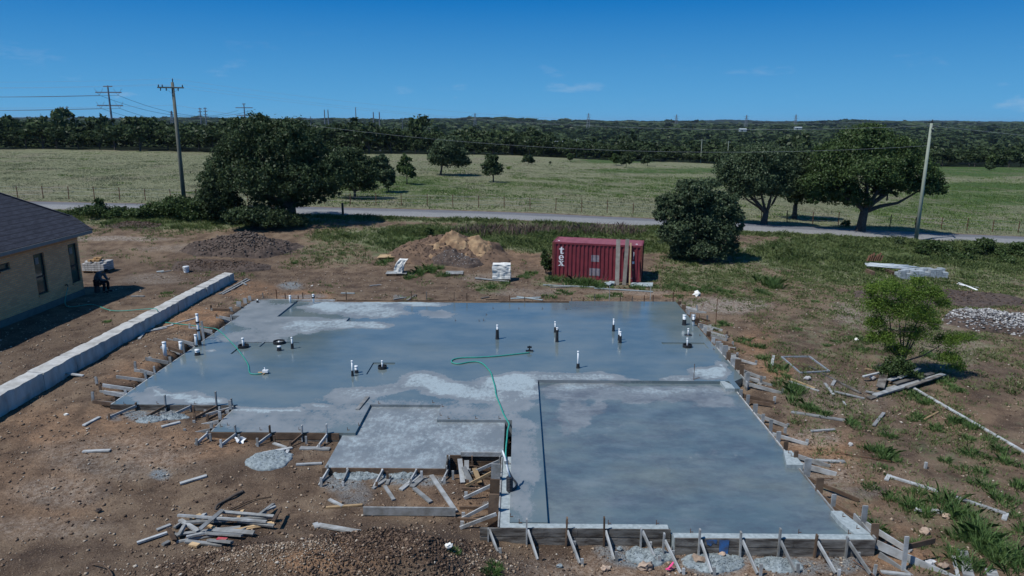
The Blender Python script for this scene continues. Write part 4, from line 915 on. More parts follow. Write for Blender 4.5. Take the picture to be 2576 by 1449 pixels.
pallet(GT(1143, 690), 'empty grey pallet lying in front of the tan dirt heap', 1.2, 1.0, .02)
p = GT(975, 648); m = MB()
for k in range(6): m.beam(p + Vector((-.65, -.5 + k * .2, .1)), p + Vector((.65, -.45 + k * .2, .14)), .17, .03)
tag(m.build('board_panel', MAT['wood_y'], None, origin=p), 'pale board panel lying left of the tan dirt heap', 'panel')
p = GT(250, 683); p.z += 0; pallet(p, 'dark pallet under the stack of pale bricks', 1.55, 1.2, -.1, mat=MAT['wood_b'])
MAT['pale_brick'] = M('pale_bricks', (.50, .49, .47), (.36, .35, .34), 4, .9, rnd=.1); MAT['tan_brick'] = M('orange_bricks', (.42, .27, .13), (.32, .2, .1), 5, .9)
bs = thing('brick_stack', p + Vector((0, 0, .14)), 'stack of white bricks with a few orange ones on top, behind the house', 'bricks')
rb = random.Random(5); cs, sn = math.cos(-.1), math.sin(-.1)
for lv in range(5):
    for i in range(7):
        for j in range(3):
            if lv == 4 and (i + j) % 3 == 0: continue
            x = -.68 + i * .225; yv = -.42 + j * .36
            MB().box((p.x + x * cs - yv * sn, p.y + x * sn + yv * cs, p.z + .14 + .065 + lv * .125), (.205, .34, .098), -.1 + rb.uniform(-.03, .03)).build('brick', MAT['pale_brick'], bs)
for (x, yv, z_) in ((-.3, -.35, 5), (-.05, -.3, 5), (.2, -.35, 5), (.1, 0, 5), (-.2, 0, 5), (.0, -.15, 6), (.25, -.12, 6)):
    MB().box((p.x + x, p.y + yv, p.z + .14 + .065 + z_ * .125), (.215, .3, .115), rb.uniform(-.3, .3)).build('brick', MAT['tan_brick'], bs)

# ------------------------------------------------------------------ shipping container
def corr_side(m, A, Bv, z0, z1, depth, nper, nrm):
    """corrugated sheet from A to B (xy), pushed along nrm"""
    A = Vector(A); Bv = Vector(Bv); pts = []
    for k in range(nper):
        for (f, dd) in ((0, 0), (.30, 0), (.5, 1), (.80, 1)): pts.append(A.lerp(Bv, (k + f) / nper) + Vector(nrm) * depth * dd)
    pts.append(Bv); vs = [(q_.x, q_.y, z0) for q_ in pts] + [(q_.x, q_.y, z1) for q_ in pts]; n = len(pts)
    m.add(vs, [(i, i + 1, n + i + 1, n + i) for i in range(n - 1)])
CA, CB = GT(1388, 699), GT(1613, 712)
cdir = Vector((CB.x - CA.x, CB.y - CA.y, 0)); clen = cdir.length; cdir.normalize(); cn = Vector((-cdir.y, cdir.x, 0))
print('container', CA, CB, clen)
z0c, z1c = CA.z + .02, CB.z + .02; CH = 2.42; CW = 2.35
def cp(a, b, h):     # along, across(back), up ; the box stands on sloping ground
    q_ = CA + cdir * a + cn * b; return Vector((q_.x, q_.y, z0c + (z1c - z0c) * a / clen + h))
MAT['cont'] = M('faded_maroon_paint', (.200, .034, .046), (.135, .024, .033), 2.2, .55, .05, 20, lo=.3, hi=.7)
MAT['cont_roof'] = M('pale_maroon_roof', (.27, .085, .105), (.20, .06, .075), 1.6, .7)  # roof colour is paler and greyer than the maroon sides
MAT['cont_rust'] = M('rusted_corner_post', (.17, .055, .04), (.10, .03, .026), 9, .9)
MAT['white_paint'] = M('white_lettering', (.78, .78, .80), (.68, .68, .70), 20, .6); MAT['patch'] = M('grey_patch_paint', (.25, .22, .245), (.18, .15, .17), 8, .7)
ct = thing('shipping_container', cp(clen / 2, CW / 2, 0), 'maroon corrugated shipping container standing in weeds behind the slab', 'container')
m = MB(); NP = 21
pts = []
for k in range(NP):
    for f, dd in ((0, 0), (.32, 0), (.5, 1), (.82, 1)): pts.append((.14 + (clen - .28) * (k + f) / NP, .015 + .055 * dd))
pts.append((clen - .14, .015)); n_ = len(pts)
m.add([cp(a, b, .12) for a, b in pts] + [cp(a, b, CH - .12) for a, b in pts], [(i, i + 1, n_ + i + 1, n_ + i) for i in range(n_ - 1)])
m.build('side_panel', MAT['cont'], ct)
m = MB(); m.add([cp(.14, CW, .12), cp(clen - .14, CW, .12), cp(clen - .14, CW, CH - .12), cp(.14, CW, CH - .12)], [(0, 1, 2, 3)]); m.build('rear_panel', MAT['cont'], ct)
m = MB(); 
m.add([cp(clen - .05, .1, .12), cp(clen - .05, CW - .1, .12), cp(clen - .05, CW - .1, CH - .12), cp(clen - .05, .1, CH - .12)], [(0, 1, 2, 3)])
m.add([cp(.05, .1, .12), cp(.05, CW - .1, .12), cp(.05, CW - .1, CH - .12), cp(.05, .1, CH - .12)], [(3, 2, 1, 0)]); m.build('end_panel', MAT['cont'], ct)
m = MB(); NR = 13; vs = []
for k in range(NR * 2 + 1):
    a = .1 + (clen - .2) * k / (NR * 2); h = CH - (.0 if k % 2 else .015); vs += [cp(a, .1, h), cp(a, CW - .1, h)]
m.add(vs, [(2 * k, 2 * k + 2, 2 * k + 3, 2 * k + 1) for k in range(NR * 2)]); m.build('roof', MAT['cont_roof'], ct)
for a in (.07, clen - .07):
    for b in (.06, CW - .06): MB().beam(cp(a, b, 0), cp(a, b, CH), .14, .12, up=cn).build('corner_post', MAT['cont_rust'], ct)
m = MB()
for b in (.05, CW - .05):
    for h in (.07, CH - .06): m.beam(cp(.14, b, h), cp(clen - .14, b, h), .10, .12)
for a in (.06, clen - .06):
    for h in (.07, CH - .06): m.beam(cp(a, .12, h), cp(a, CW - .12, h), .10, .12)
m.build('rail', MAT['cont'], ct)
for a, b in ((.35, .5), (clen - .42, .5)): MB().add([cp(a - .06, b, CH + .006), cp(a + .06, b, CH + .006), cp(a + .06, b + .2, CH + .006), cp(a - .06, b + .2, CH + .006)], [(0, 1, 2, 3)]).build('roof_marking', MAT['white_paint'], ct)
def decal(name, a0, a1, h0, h1, mat):    # paint that follows the corrugation
    m = MB(); P_ = []
    for (a, b) in [(x, None) for x in np.linspace(a0, a1, 40)]:
        bb = float(np.interp(a, [q_[0] for q_ in pts], [q_[1] for q_ in pts])); P_.append((a, bb - .008))
    n = len(P_); m.add([cp(a, b, h0) for a, b in P_] + [cp(a, b, h1) for a, b in P_], [(i, i + 1, n + i + 1, n + i) for i in range(n - 1)]); m.build(name, mat, ct)
decal('grey_patch', 2.60, 3.12, 1.22, 1.66, MAT['patch']); decal('grey_patch', 2.50, 3.22, .28, .78, MAT['patch'])
def text(body, a, h, size, mat, bold=.0, name='lettering', par=None):
    cu = bpy.data.curves.new('letter', 'FONT'); cu.body = body; cu.size = size; cu.align_x = 'CENTER'; cu.offset = bold; cu.extrude = .006
    tmp = bpy.data.objects.new('letter', cu); COL.objects.link(tmp); dg = bpy.context.evaluated_depsgraph_get()
    me = bpy.data.meshes.new_from_object(tmp.evaluated_get(dg)); COL.objects.unlink(tmp); bpy.data.objects.remove(tmp)
    o = Vector(ct.location); q0 = cp(a, -.005, h)
    for v_ in me.vertices: v_.co = (q0 + cdir * v_.co.x + Vector((0, 0, 1)) * v_.co.y - cn * v_.co.z) - o
    link_mesh(name, me, mat, ct)
def strokes(L_, name='lettering'):
    m = MB()
    for pl in L_: m.add([cp(.62 + x_, -.006, h) for x_, h in pl], [tuple(range(len(pl)))])
    m.build(name, MAT['white_paint'], ct)
strokes([[(-.07, 1.70), (.05, 1.70), (.05, 2.14), (-.02, 2.10), (-.07, 2.04)], [(-.16, 2.0), (-.07, 2.0), (-.07, 1.94), (-.16, 1.94)], [(.05, 2.0), (.17, 2.0), (.17, 1.94), (.05, 1.94)], [(-.07, 1.70), (-.02, 1.63), (.08, 1.63), (.16, 1.69), (.16, 1.73), (.05, 1.70)]])
ring = lambda r, k, n=16: (r[0] * math.cos(k), r[1] * math.sin(k)); eL = []
for k in range(15):
    a0, a1 = math.pi * 2 * k / 16.5, math.pi * 2 * (k + 1) / 16.5; o0, o1 = ring((.17, .18), a0), ring((.17, .18), a1); i0, i1 = ring((.075, .125), a0), ring((.075, .125), a1)
    eL.append([(i0[0], 1.39 + i0[1]), (o0[0], 1.39 + o0[1]), (o1[0], 1.39 + o1[1]), (i1[0], 1.39 + i1[1])])
eL.append([(-.1, 1.37), (.15, 1.37), (.16, 1.41), (-.1, 1.41)]); strokes(eL)
strokes([[(-.16, 1.15), (-.04, 1.15), (.17, .86), (.05, .86)], [(.07, 1.15), (.13, 1.15), (-.09, .86), (-.15, .86)], [(-.20, 1.17), (.0, 1.17), (.0, 1.135), (-.20, 1.135)], [(.04, 1.17), (.18, 1.17), (.18, 1.135), (.04, 1.135)], [(-.2, .87), (-.05, .87), (-.05, .835), (-.2, .835)], [(.0, .87), (.21, .87), (.21, .835), (.0, .835)]])
for k, ch in enumerate('2261'): text(ch, clen - .56, 1.88 - k * .12, .17, MAT['white_paint'], .004)
MB().add([cp(clen - .64, -.004, 1.22), cp(clen - .50, -.004, 1.22), cp(clen - .50, -.004, 1.38), cp(clen - .64, -.004, 1.38)], [(0, 1, 2, 3)]).build('white_sign', MAT['white_paint'], ct)
MB().add([cp(clen - .62, -.004, .78), cp(clen - .54, -.004, .78), cp(clen - .54, -.004, .90), cp(clen - .62, -.004, .90)], [(0, 1, 2, 3)]).build('yellow_plate', MAT['wood_o'], ct)
MB().add([cp(clen - .85, -.004, .24), cp(clen - .55, -.004, .24), cp(clen - .55, -.004, .28), cp(clen - .85, -.004, .28)], [(0, 1, 2, 3)]).build('small_print', MAT['patch'], ct)
def lean(label, u0, v0, u1, v1, yb_off, wd, mat, th=.05):
    b = GT(u1, v1); t_ = atY(u0, v0, b.y + yb_off)
    tag(MB().beam(b, t_, wd, th, up=(0, -1, 0)).build('timber_plank', mat, None, origin=b), label, 'plank', 'planks leaning on the container')
lean('left wide grey plank leaning on the container front', 1555.5, 602, 1552, 717, .55, .26, MAT['wood_t']); lean('middle wide grey plank leaning on the container front', 1578.5, 601, 1570, 717, .55, .24, MAT['wood_t']); lean('thin yellow stud leaning on the container, right of two grey planks', 1587, 611, 1583.5, 720, .5, .09, MAT['wood_y'])
p = GT(1600, 716, .05); m = MB().add([p + Vector(c) for c in ((-.55, -.5, 0), (.95, -.55, .02), (1.15, .3, .08), (-.2, .45, .04))], [(0, 1, 2, 3)]).add([p + Vector(c) + Vector((0, 0, -.03)) for c in ((-.55, -.5, 0), (.95, -.55, .02), (1.15, .3, .08), (-.2, .45, .04))], [(3, 2, 1, 0)])
tag(m.build('plywood_sheet', MAT['ledge'], None, origin=p), 'pale sheet lying on the ground under the leaning planks', 'sheet')
tag(MB().rock(GT(1533, 714, .12), .36, 5, (1, .8, .5), .6).build('cement_bag', MAT['ledge'], None, origin=GT(1533, 714)), 'burst pale cement bag at the foot of the container', 'bag')

# ------------------------------------------------------------------ foliage
def leaf_quads(P, size, rng, outward=None, elong=1.7):
    n = len(P); a = rng.normal(size=(n, 3)); 
    if outward is not None: a = a + outward * .9
    a /= np.linalg.norm(a, axis=1)[:, None]
    b = rng.normal(size=(n, 3)); b -= (b * a).sum(1)[:, None] * a; b /= np.linalg.norm(b, axis=1)[:, None]
    c = np.cross(a, b); s = (size * rng.uniform(.6, 1.35, n))[:, None]
    V = np.stack([P - b * s * elong * .5, P + c * s * .5 + a * s * .12, P + b * s * elong * .5, P - c * s * .5 + a * s * .12], 1).reshape(-1, 3)
    return V, np.arange(n * 4).reshape(n, 4)
def cloud(lobes, n, rng, clump=.30, per=26, inner=.18, droop=0.0):
    """lobes: (cx,cy,cz,rx,ry,rz) ; returns points and outward directions"""
    L_ = np.array(lobes, float); area = (L_[:, 3] * L_[:, 5]) ; pr = area / area.sum()
    nc = max(4, int(n * (1 - inner) / per)); k = rng.choice(len(L_), nc, p=pr)
    d = rng.normal(size=(nc, 3)); d /= np.linalg.norm(d, axis=1)[:, None]; d[:, 2] = np.where(d[:, 2] < -.55, -d[:, 2], d[:, 2])
    C_ = L_[k, :3] + d * L_[k, 3:] * rng.uniform(.62, 1.03, nc)[:, None]
    R_ = clump * (L_[k, 3] + L_[k, 5]) * .5 * rng.uniform(.55, 1.25, nc)
    m = rng.integers(0, nc, int(n * (1 - inner))); g = rng.normal(size=(len(m), 3)) * .5; g[:, 2] *= .75
    P = C_[m] + g * R_[m][:, None]; O = d[m] + g * .4
    k2 = rng.choice(len(L_), n - len(m), p=pr); d2 = rng.normal(size=(len(k2), 3)); d2 /= np.linalg.norm(d2, axis=1)[:, None]
    P2 = L_[k2, :3] + d2 * L_[k2, 3:] * (rng.uniform(0, 1, len(k2)) ** .5 * .8)[:, None]
    return np.concatenate([P, P2]), np.concatenate([O, d2])
def limb_tubes(m, base, targets, r0, split, rng_, n=7):
    top = Vector(base) + Vector(split)
    m.tube([Vector(base) - Vector((0, 0, .25)), Vector(base) + Vector((0, 0, .05)), Vector(base) + Vector(split) * .3, Vector(base) + Vector(split) * .7, top], [r0 * 1.55, r0 * 1.25, r0, r0 * .9, r0 * .85], n + 2)
    for t_ in targets:
        t_ = Vector(t_); d = t_ - top; mid = top + d * .5 + Vector((rng_.uniform(-.1, .1), rng_.uniform(-.1, .1), -.10)) * d.length
        rr = r0 * rng_.uniform(.42, .6)
        m.tube([top - Vector((0, 0, r0)), top + d * .22 + (mid - top - d * .5) * .6, mid, t_], [rr, rr * .85, rr * .6, rr * .16], n)
        for k in range(3):
            f = rng_.uniform(.35, .85); a = top.lerp(t_, f); e = a + Vector((rng_.uniform(-1, 1), rng_.uniform(-1, 1), rng_.uniform(-.1, .8))) * d.length * .35
            m.tube([a, a.lerp(e, .5) + Vector((0, 0, -.05)), e], [rr * .4, rr * .28, rr * .08], 5)
def tree(label, name, u, v, lobes, mat, n, size, tr, split_v=None, cat='tree', group=None, clump=.30, per=26, seed=1, inner=.18, depth=1.0, skirt=False, bark=None, lean_u=0, p=None, jit=.35):
    rng = np.random.default_rng(seed); rr = random.Random(seed)
    if p is None: p = GT(u, v)
    s = zc(p) / FPX; L_ = []
    for (a, b, ra, rb) in lobes:
        yo = rr.uniform(-jit, jit) * ra * s; c = atY(a, b, p.y + yo); L_.append((c.x - p.x, c.y - p.y, c.z - p.z, ra * s, ra * s * depth, rb * s))
    t = thing(name, p, label, cat, group)
    P, O = cloud(L_, n, rng, clump, per, inner)
    gz = T(P[:, 0] + p.x, P[:, 1] + p.y, False) - p.z; P[:, 2] = np.maximum(P[:, 2], gz + .05)
    V, F_ = leaf_quads(P, size, rng, O); npmesh('crown', V, F_, mat, t)
    m = MB(); sv = split_v if split_v else v - 30
    sp_l = (lean_u * s, 0, (v - sv) * s)
    big = sorted(L_, key=lambda l: -l[3] * l[5])[:9]
    limb_tubes(m, p, [Vector(p) + Vector((l[0], l[1], max(l[2], sp_l[2] + .2))) for l in big], tr, sp_l, rr)
    m.build('trunk', bark or MAT['bark'], t, True)
    return t
def shrub(label, u, v, lobes, mat, n, size, seed=1, name='shrub', group=None, clump=.35):
    return tree(label, name, u, v, lobes, mat, n, size, .05, split_v=v - 4, cat='shrub', group=group, clump=clump, seed=seed, inner=.25)

tree('huge dark spreading oak left of centre, beside the left utility pole', 'oak_tree', 735, 560,
     [(640, 345, 62, 52), (590, 400, 55, 45), (735, 358, 66, 52), (690, 400, 90, 70), (570, 440, 62, 50), (545, 480, 46, 50), (640, 455, 80, 50), (790, 400, 62, 50), (760, 450, 80, 48), (835, 440, 48, 46), (800, 475, 46, 34), (700, 480, 70, 34), (528, 520, 36, 40), (548, 535, 34, 34), (600, 520, 22, 24), (660, 505, 36, 24), (790, 500, 30, 22), (820, 482, 36, 24), (700, 520, 30, 22), (660, 320, 36, 30), (720, 330, 40, 30), (560, 510, 40, 42), (745, 505, 40, 26)],
     MAT['oak'], 76000, .125, .42, split_v=510, seed=3, clump=.25, per=34, inner=.14)
tree('smaller oak hanging from the right side of the huge dark oak', 'oak_tree', 893, 500, [(870, 415, 44, 40), (912, 435, 38, 36), (875, 460, 46, 26), (925, 468, 26, 20), (840, 430, 26, 30), (890, 395, 28, 22)], MAT['oak'], 18000, .14, .16, split_v=478, seed=5)
tree('wide oak by the road, left of the three right hand trees', 'oak_tree', 1921, 566, [(1850, 425, 48, 32), (1910, 400, 56, 32), (1960, 425, 50, 36), (1890, 450, 60, 36), (1835, 455, 36, 22), (1940, 468, 50, 34), (1870, 480, 40, 24), (1965, 395, 36, 24)], MAT['olive'], 38000, .13, .30, split_v=530, lean_u=4, seed=7)
tree('middle tree of the three right hand trees, trunk behind the fence', 'oak_tree', 1998, 549, [(2000, 420, 50, 40), (2030, 460, 50, 40), (1990, 475, 50, 36), (2040, 420, 40, 34), (2010, 500, 36, 18)], MAT['oak'], 22000, .15, .26, split_v=515, seed=9)
tree('big round crowned oak by the road next to the right utility pole', 'oak_tree', 2163, 583, [(2175, 362, 74, 42), (2110, 400, 66, 46), (2240, 390, 72, 46), (2295, 430, 58, 40), (2180, 430, 90, 44), (2085, 445, 52, 40), (2330, 470, 44, 26), (2110, 480, 56, 30), (2240, 455, 60, 30), (2060, 480, 40, 24), (2190, 335, 44, 22), (2350, 450, 24, 26), (2155, 505, 34, 22), (2350, 480, 26, 16), (2045, 465, 36, 26), (2100, 505, 34, 16), (2290, 470, 36, 22), (2225, 480, 30, 18), (2050, 500, 24, 14)], MAT['oak2'], 70000, .13, .42, split_v=522, lean_u=6, seed=12, clump=.25, inner=.14)
tree('dense rounded tree with foliage to the ground right of the container', 'dense_tree', 1757, 655, [(1745, 490, 46, 34), (1690, 520, 36, 32), (1805, 520, 46, 36), (1760, 560, 70, 50), (1700, 590, 40, 40), (1815, 590, 40, 40), (1765, 625, 66, 34), (1785, 464, 26, 14), (1848, 545, 22, 24), (1664, 505, 16, 14), (1660, 545, 18, 16), (1720, 465, 20, 12), (1845, 500, 16, 12), (1700, 635, 22, 20), (1840, 625, 20, 22), (1862, 575, 10, 14), (1668, 580, 12, 12)], MAT['olive'], 56000, .105, .12, split_v=640, seed=14, inner=.2, clump=.26)
tree('feathery bright green mesquite above the lumber pile on the right', 'mesquite_tree', 2267, 945, [(2230, 728, 40, 24), (2290, 745, 40, 26), (2345, 742, 30, 22), (2205, 770, 28, 24), (2260, 785, 46, 26), (2325, 795, 36, 24), (2200, 815, 24, 22), (2300, 840, 36, 20), (2385, 858, 32, 16), (2425, 852, 22, 12), (2230, 850, 26, 18), (2190, 735, 14, 18), (2310, 708, 22, 12), (2372, 765, 18, 14), (2260, 880, 30, 16), (2190, 850, 14, 16), (2350, 820, 16, 14), (2385, 900, 26, 16), (2410, 925, 22, 12)], MAT['mesq'], 38000, .038, .085, split_v=905, seed=21, clump=.62, per=22, inner=.25)
shrub('dark leafy undergrowth at the foot of the mesquite', 2262, 955, [(2262, 925, 34, 26), (2235, 935, 26, 18), (2290, 945, 30, 16)], MAT['shrub'], 3600, .06, 4)
FT = [('silvery leaning small tree at the field edge beside the big oak', 977, 484, [(955, 410, 24, 20), (965, 440, 26, 26), (975, 455, 20, 22), (945, 425, 16, 18)], MAT['olive'], 4200, .07),
      ('thin small tree with open crown, second from the big oak', 1024, 464, [(1020, 405, 16, 16), (1022, 428, 24, 18), (1008, 425, 14, 12), (1034, 440, 14, 10)], MAT['shrub'], 2200, .07),
      ('largest lone tree in the field with leaning trunk', 1108, 440, [(1130, 372, 36, 26), (1105, 395, 26, 24), (1155, 395, 26, 24), (1130, 405, 44, 22), (1165, 410, 18, 14), (1092, 405, 14, 10), (1120, 360, 20, 14)], MAT['olive'], 11000, .16),
      ('dark round lone tree right of the largest field tree', 1241, 458, [(1235, 405, 18, 18), (1228, 422, 18, 16), (1246, 425, 18, 16), (1238, 432, 22, 12)], MAT['oak'], 4200, .10),
      ('small tree on twin stems in the middle of the field', 1329, 414, [(1328, 398, 12, 9), (1320, 404, 8, 6), (1336, 405, 9, 6)], MAT['oak'], 900, .06),
      ('faint young tree near the far edge of the field', 1436, 407, [(1435, 393, 8, 8), (1432, 399, 8, 5)], MAT['shrub'], 400, .04),
      ('left tree of the small clump far out in the field', 1550, 415, [(1546, 400, 11, 12), (1555, 404, 8, 8)], MAT['shrub'], 900, .05),
      ('many stemmed small clump far out in the field', 1575, 421, [(1572, 402, 12, 12), (1583, 404, 10, 10), (1567, 408, 8, 8), (1578, 395, 8, 8)], MAT['oak'], 1500, .07),
      ('round small tree right of the many stemmed clump', 1629, 418, [(1628, 402, 12, 11), (1622, 406, 8, 8), (1634, 400, 7, 7)], MAT['oak'], 1300, .07),
      ('small tree before the pale clearing on the right of the field', 1698, 406, [(1697, 394, 9, 9), (1700, 399, 8, 6)], MAT['oak'], 800, .06),
      ('small round tree at the right field edge by the road bend', 2489, 428, [(2489, 419, 11, 9)], MAT['oak'], 900, .07),
      ('bright green round tree at the right field edge', 2507, 420, [(2505, 402, 20, 13), (2515, 408, 16, 10)], MAT['shrub'], 2000, .1),
      ('round dark tree at the edge of the field behind the wide oak', 1796, 420, [(1800, 400, 18, 14), (1815, 392, 16, 12)], MAT['oak'], 1600, .1)]
for i, (lb, u, v, lo, mt, n_, r_) in enumerate(FT): tree(lb, 'field_tree', u, v, lo, mt, n_, .20 if v > 430 else .30, r_, split_v=v - (26 if v > 430 else 9), seed=30 + i, group='small trees scattered in the field', lean_u=(5 if i == 2 else 0))
tree('dark tall scrub trees clustered in the middle of the far woods', 'oak_tree', 1350, 391, [(1340, 345, 26, 22), (1310, 362, 30, 20), (1370, 360, 30, 24), (1330, 375, 60, 16), (1240, 368, 40, 16), (1420, 375, 36, 16)], MAT['oak'], 12000, .4, .3, split_v=385, seed=61)
# shrubs near the road and the site
SH = [('leafy thicket along the road left of the huge oak', 450, 548, [(400, 530, 44, 20), (450, 520, 46, 24), (490, 530, 46, 28), (360, 535, 30, 14), (520, 545, 40, 24), (425, 510, 20, 14)], MAT['shrub'], 13000, .12),
      ('low dark bush at the foot of the huge oak', 640, 575, [(640, 545, 44, 26), (690, 550, 46, 24), (600, 548, 30, 22), (735, 555, 34, 16)], MAT['oak'], 13000, .12),
      ('thorny shrub line beside the road above the house roof', 250, 545, [(240, 528, 34, 12), (290, 535, 40, 12), (200, 535, 34, 9), (250, 512, 9, 14), (330, 540, 30, 10)], MAT['shrub'], 6500, .11),
      ('dark green shrub against the left end of the container', 1373, 690, [(1374, 660, 15, 20), (1368, 640, 10, 14), (1380, 675, 10, 10)], MAT['shrub'], 2200, .08),
      ('leafy bush by the right utility pole', 2350, 640, [(2345, 622, 30, 16), (2375, 630, 26, 14), (2320, 632, 20, 12)], MAT['shrub'], 5000, .10),
      ('tall leafy bush near the right road edge', 2470, 645, [(2475, 618, 26, 18), (2450, 632, 24, 14), (2500, 635, 24, 14)], MAT['shrub'], 5000, .10),
      ('leafy bush cut by the right edge of the picture', 2570, 650, [(2570, 630, 30, 18), (2550, 645, 30, 14)], MAT['shrub'], 4500, .10),
      ('low leafy weeds between the two right road bushes', 2420, 655, [(2400, 648, 30, 12), (2430, 650, 26, 12), (2530, 655, 26, 10)], MAT['shrub'], 3500, .10),
      ('brown brush at the foot of the right utility pole', 2262, 618, [(2262, 612, 12, 10)], MAT['oak'], 900, .08),
      ('pale tall reeds at the far right field edge', 2382, 412, [(2375, 405, 18, 8), (2395, 408, 14, 6)], MAT['olive'], 1500, .2),
      ('small yellow flowered bush in the field', 1281, 427, [(1281, 423, 7, 5)], MAT['mesq'], 300, .1),
      ('small dark bush alone in the field', 1384, 414, [(1384, 410, 4, 5)], MAT['oak'], 200, .1),
      ('small shrub below the fence near the wide oak', 2127, 570, [(2127, 562, 12, 8)], MAT['shrub'], 700, .08),
      ('bush left of the tan dirt heap on the verge', 1075, 592, [(1078, 583, 10, 9)], MAT['shrub'], 500, .1)]
for i, (lb, u, v, lo, mt, n_, sz) in enumerate(SH): shrub(lb, u, v, lo, mt, n_, sz, 70 + i)

# far woods: one row of separate trees along the field edge, then the mass behind
rng = np.random.default_rng(99)
def proto(n, seed, sz):
    r = np.random.default_rng(seed)
    L_ = [(0, 0, .62, .42, .42, .30)] + [(r.uniform(-.32, .32), r.uniform(-.3, .3), r.uniform(.42, .78), r.uniform(.2, .32), r.uniform(.2, .32), r.uniform(.14, .24)) for k in range(6)]
    P, O = cloud(L_, n, r, .36, 16, .2); return leaf_quads(P, sz, r, O)[0]
edge_pro = []
for k in range(4):
    V = proto(620, 200 + k, .072); V = V * np.array([9.5, 9.5, 7.6]); t = thing('edge_tree', (0, 0, 0), 'dark oak in the tree line along the far edge of the field', 'tree', 'oaks along the far edge of the field')
    npmesh('crown', V, np.arange(len(V)).reshape(-1, 4), MAT['woods'], t)
    m = MB(); rr = random.Random(k)
    m.tube([(0, 0, -.5), (.1, 0, 1.6), (.2, .1, 3.6)], [.28, .2, .12], 6).tube([(.05, 0, .8), (1.2, .3, 3.2)], [.14, .06], 5).tube([(.05, 0, 1.1), (-1.3, .2, 3.4)], [.14, .06], 5); m.build('trunk', MAT['bark'], t); edge_pro.append(t)
xs = []; x = -150.0
while x < 175: xs.append(x); x += rng.uniform(3.6, 6.4)
for i, x in enumerate(xs):
    yv = float(tree_line(x)) + rng.uniform(-2, 5); t = edge_pro[i % 4]
    if i >= 4:
        c = t.copy(); COL.objects.link(c)
        for ch in t.children:
            d = ch.copy(); COL.objects.link(d); d.parent = c
        t = c
    sc = rng.uniform(.62, 1.05) * (.95 if x < 10 else .68); t.location = (x, yv, t1(x, yv) - .1); t.rotation_euler = (0, 0, rng.uniform(0, 6.28)); t.scale = (sc, sc, sc * rng.uniform(.85, 1.1))
VV = []
for (y0, y1, st, nq, sz, hw) in ((180, 260, 6.2, 330, .08, 1), (260, 420, 7.5, 120, .13, 1), (420, 700, 9.5, 50, .20, 1), (700, 1150, 13.0, 24, .30, 1.2), (1150, 2100, 21, 16, .36, 1.25), (2100, 4300, 42, 10, .5, 1.3)):
    PR = [proto(nq, 300 + k, sz) for k in range(5)]
    yy = y0
    while yy < y1:
        hw_ = .80 * yy + 8; n = int(2 * hw_ / st); x = np.linspace(-hw_, hw_, n) + rng.uniform(-.45, .45, n) * st; y = yy + rng.uniform(-.5, .5, n) * st
        z = T(x, y, False); mk = masks(x, y, z)['forest']; u, v = proj(x, y, z)
        keep = (y > tree_line(x) + 4) & (mk > .55) & (rng.uniform(0, 1, n) < .93)
        for j in np.nonzero(keep)[0]:
            V = PR[rng.integers(5)]; a = rng.uniform(0, 6.28); c_, s_ = math.cos(a), math.sin(a); k = st * hw * rng.uniform(1.0, 1.75); kz = rng.uniform(4.0, 6.6) * rng.uniform(.75, 1.2) * (1.5 if rng.uniform() < .08 else 1) * (1.35 if y0 < 2000 else 1.8) * (1 if y0 > 400 else (.9 if x[j] < 5 else .67))
            VV.append(np.stack([(V[:, 0] * c_ - V[:, 1] * s_) * k + x[j], (V[:, 0] * s_ + V[:, 1] * c_) * k + y[j], V[:, 2] * kz + z[j]], 1).astype(np.float32))
        yy += st
V = np.concatenate(VV); print('woods quads', len(V) // 4)
tag(npmesh('woods', V, np.arange(len(V)).reshape(-1, 4), MAT['woods']), 'dark green oak woodland filling the valley to the horizon', 'woodland', kind='stuff'); del VV

# ------------------------------------------------------------------ grass: blades as single bent triangles
def blades(name, P, h, wd, per, spread, mat, label, rng, lean=.45, cat='grass'):
    n = len(P) * per; B_ = np.repeat(P, per, 0).astype(float); H = np.repeat(h, per) * rng.uniform(.45, 1.1, n)
    a = rng.uniform(0, 6.28, n); r = spread * np.sqrt(rng.uniform(0, 1, n)); B_[:, 0] += np.cos(a) * r; B_[:, 1] += np.sin(a) * r
    B_[:, 2] = T(B_[:, 0], B_[:, 1]) - .01
    a2 = rng.uniform(0, 6.28, n); w_ = wd * rng.uniform(.6, 1.3, n); s_ = np.stack([np.cos(a2) * w_, np.sin(a2) * w_, 0 * a2], 1)
    d = np.stack([np.cos(a) * lean + rng.normal(size=n) * .25, np.sin(a) * lean + rng.normal(size=n) * .25, np.ones(n)], 1) * H[:, None]
    mid = B_ + d * .55 + np.stack([0 * H, 0 * H, H * .12], 1)
    V = np.stack([B_ - s_, B_ + s_, mid + s_ * .7, B_ + d * np.array([1.25, 1.25, .86]), mid - s_ * .7], 1).reshape(-1, 3)
    o = npmesh(name, V, np.arange(n * 5).reshape(n, 5), mat); tag(o, label, cat, kind='stuff'); return o
def inside_slab(x, y):
    r = np.zeros(np.shape(x), bool)
    for a, b, c, d in RECTS: r = r | ((np.asarray(x) > a - .12) & (np.asarray(x) < b + .12) & (np.asarray(y) > c - .12) & (np.asarray(y) < d + .12))
    return r
def scatter(n, x0, x1, y0, y1, rng):
    y = rng.uniform(y0, y1, n); return x0 + (x1 - x0) * rng.uniform(0, 1, n), y
rng = np.random.default_rng(5)
x, y = scatter(60000, -52, 58, 38, 63.6, rng); z = T(x, y); mk = masks(x, y, z)
nn = fbm(x * .5, y * .5, 4, 71); pr_ = np.clip((mk['cover'] - .15) * 1.2 + (nn - .5) * 1.6, 0, 1)
clear = (x < -22.5) & (y < 46) | inside_slab(x, y)
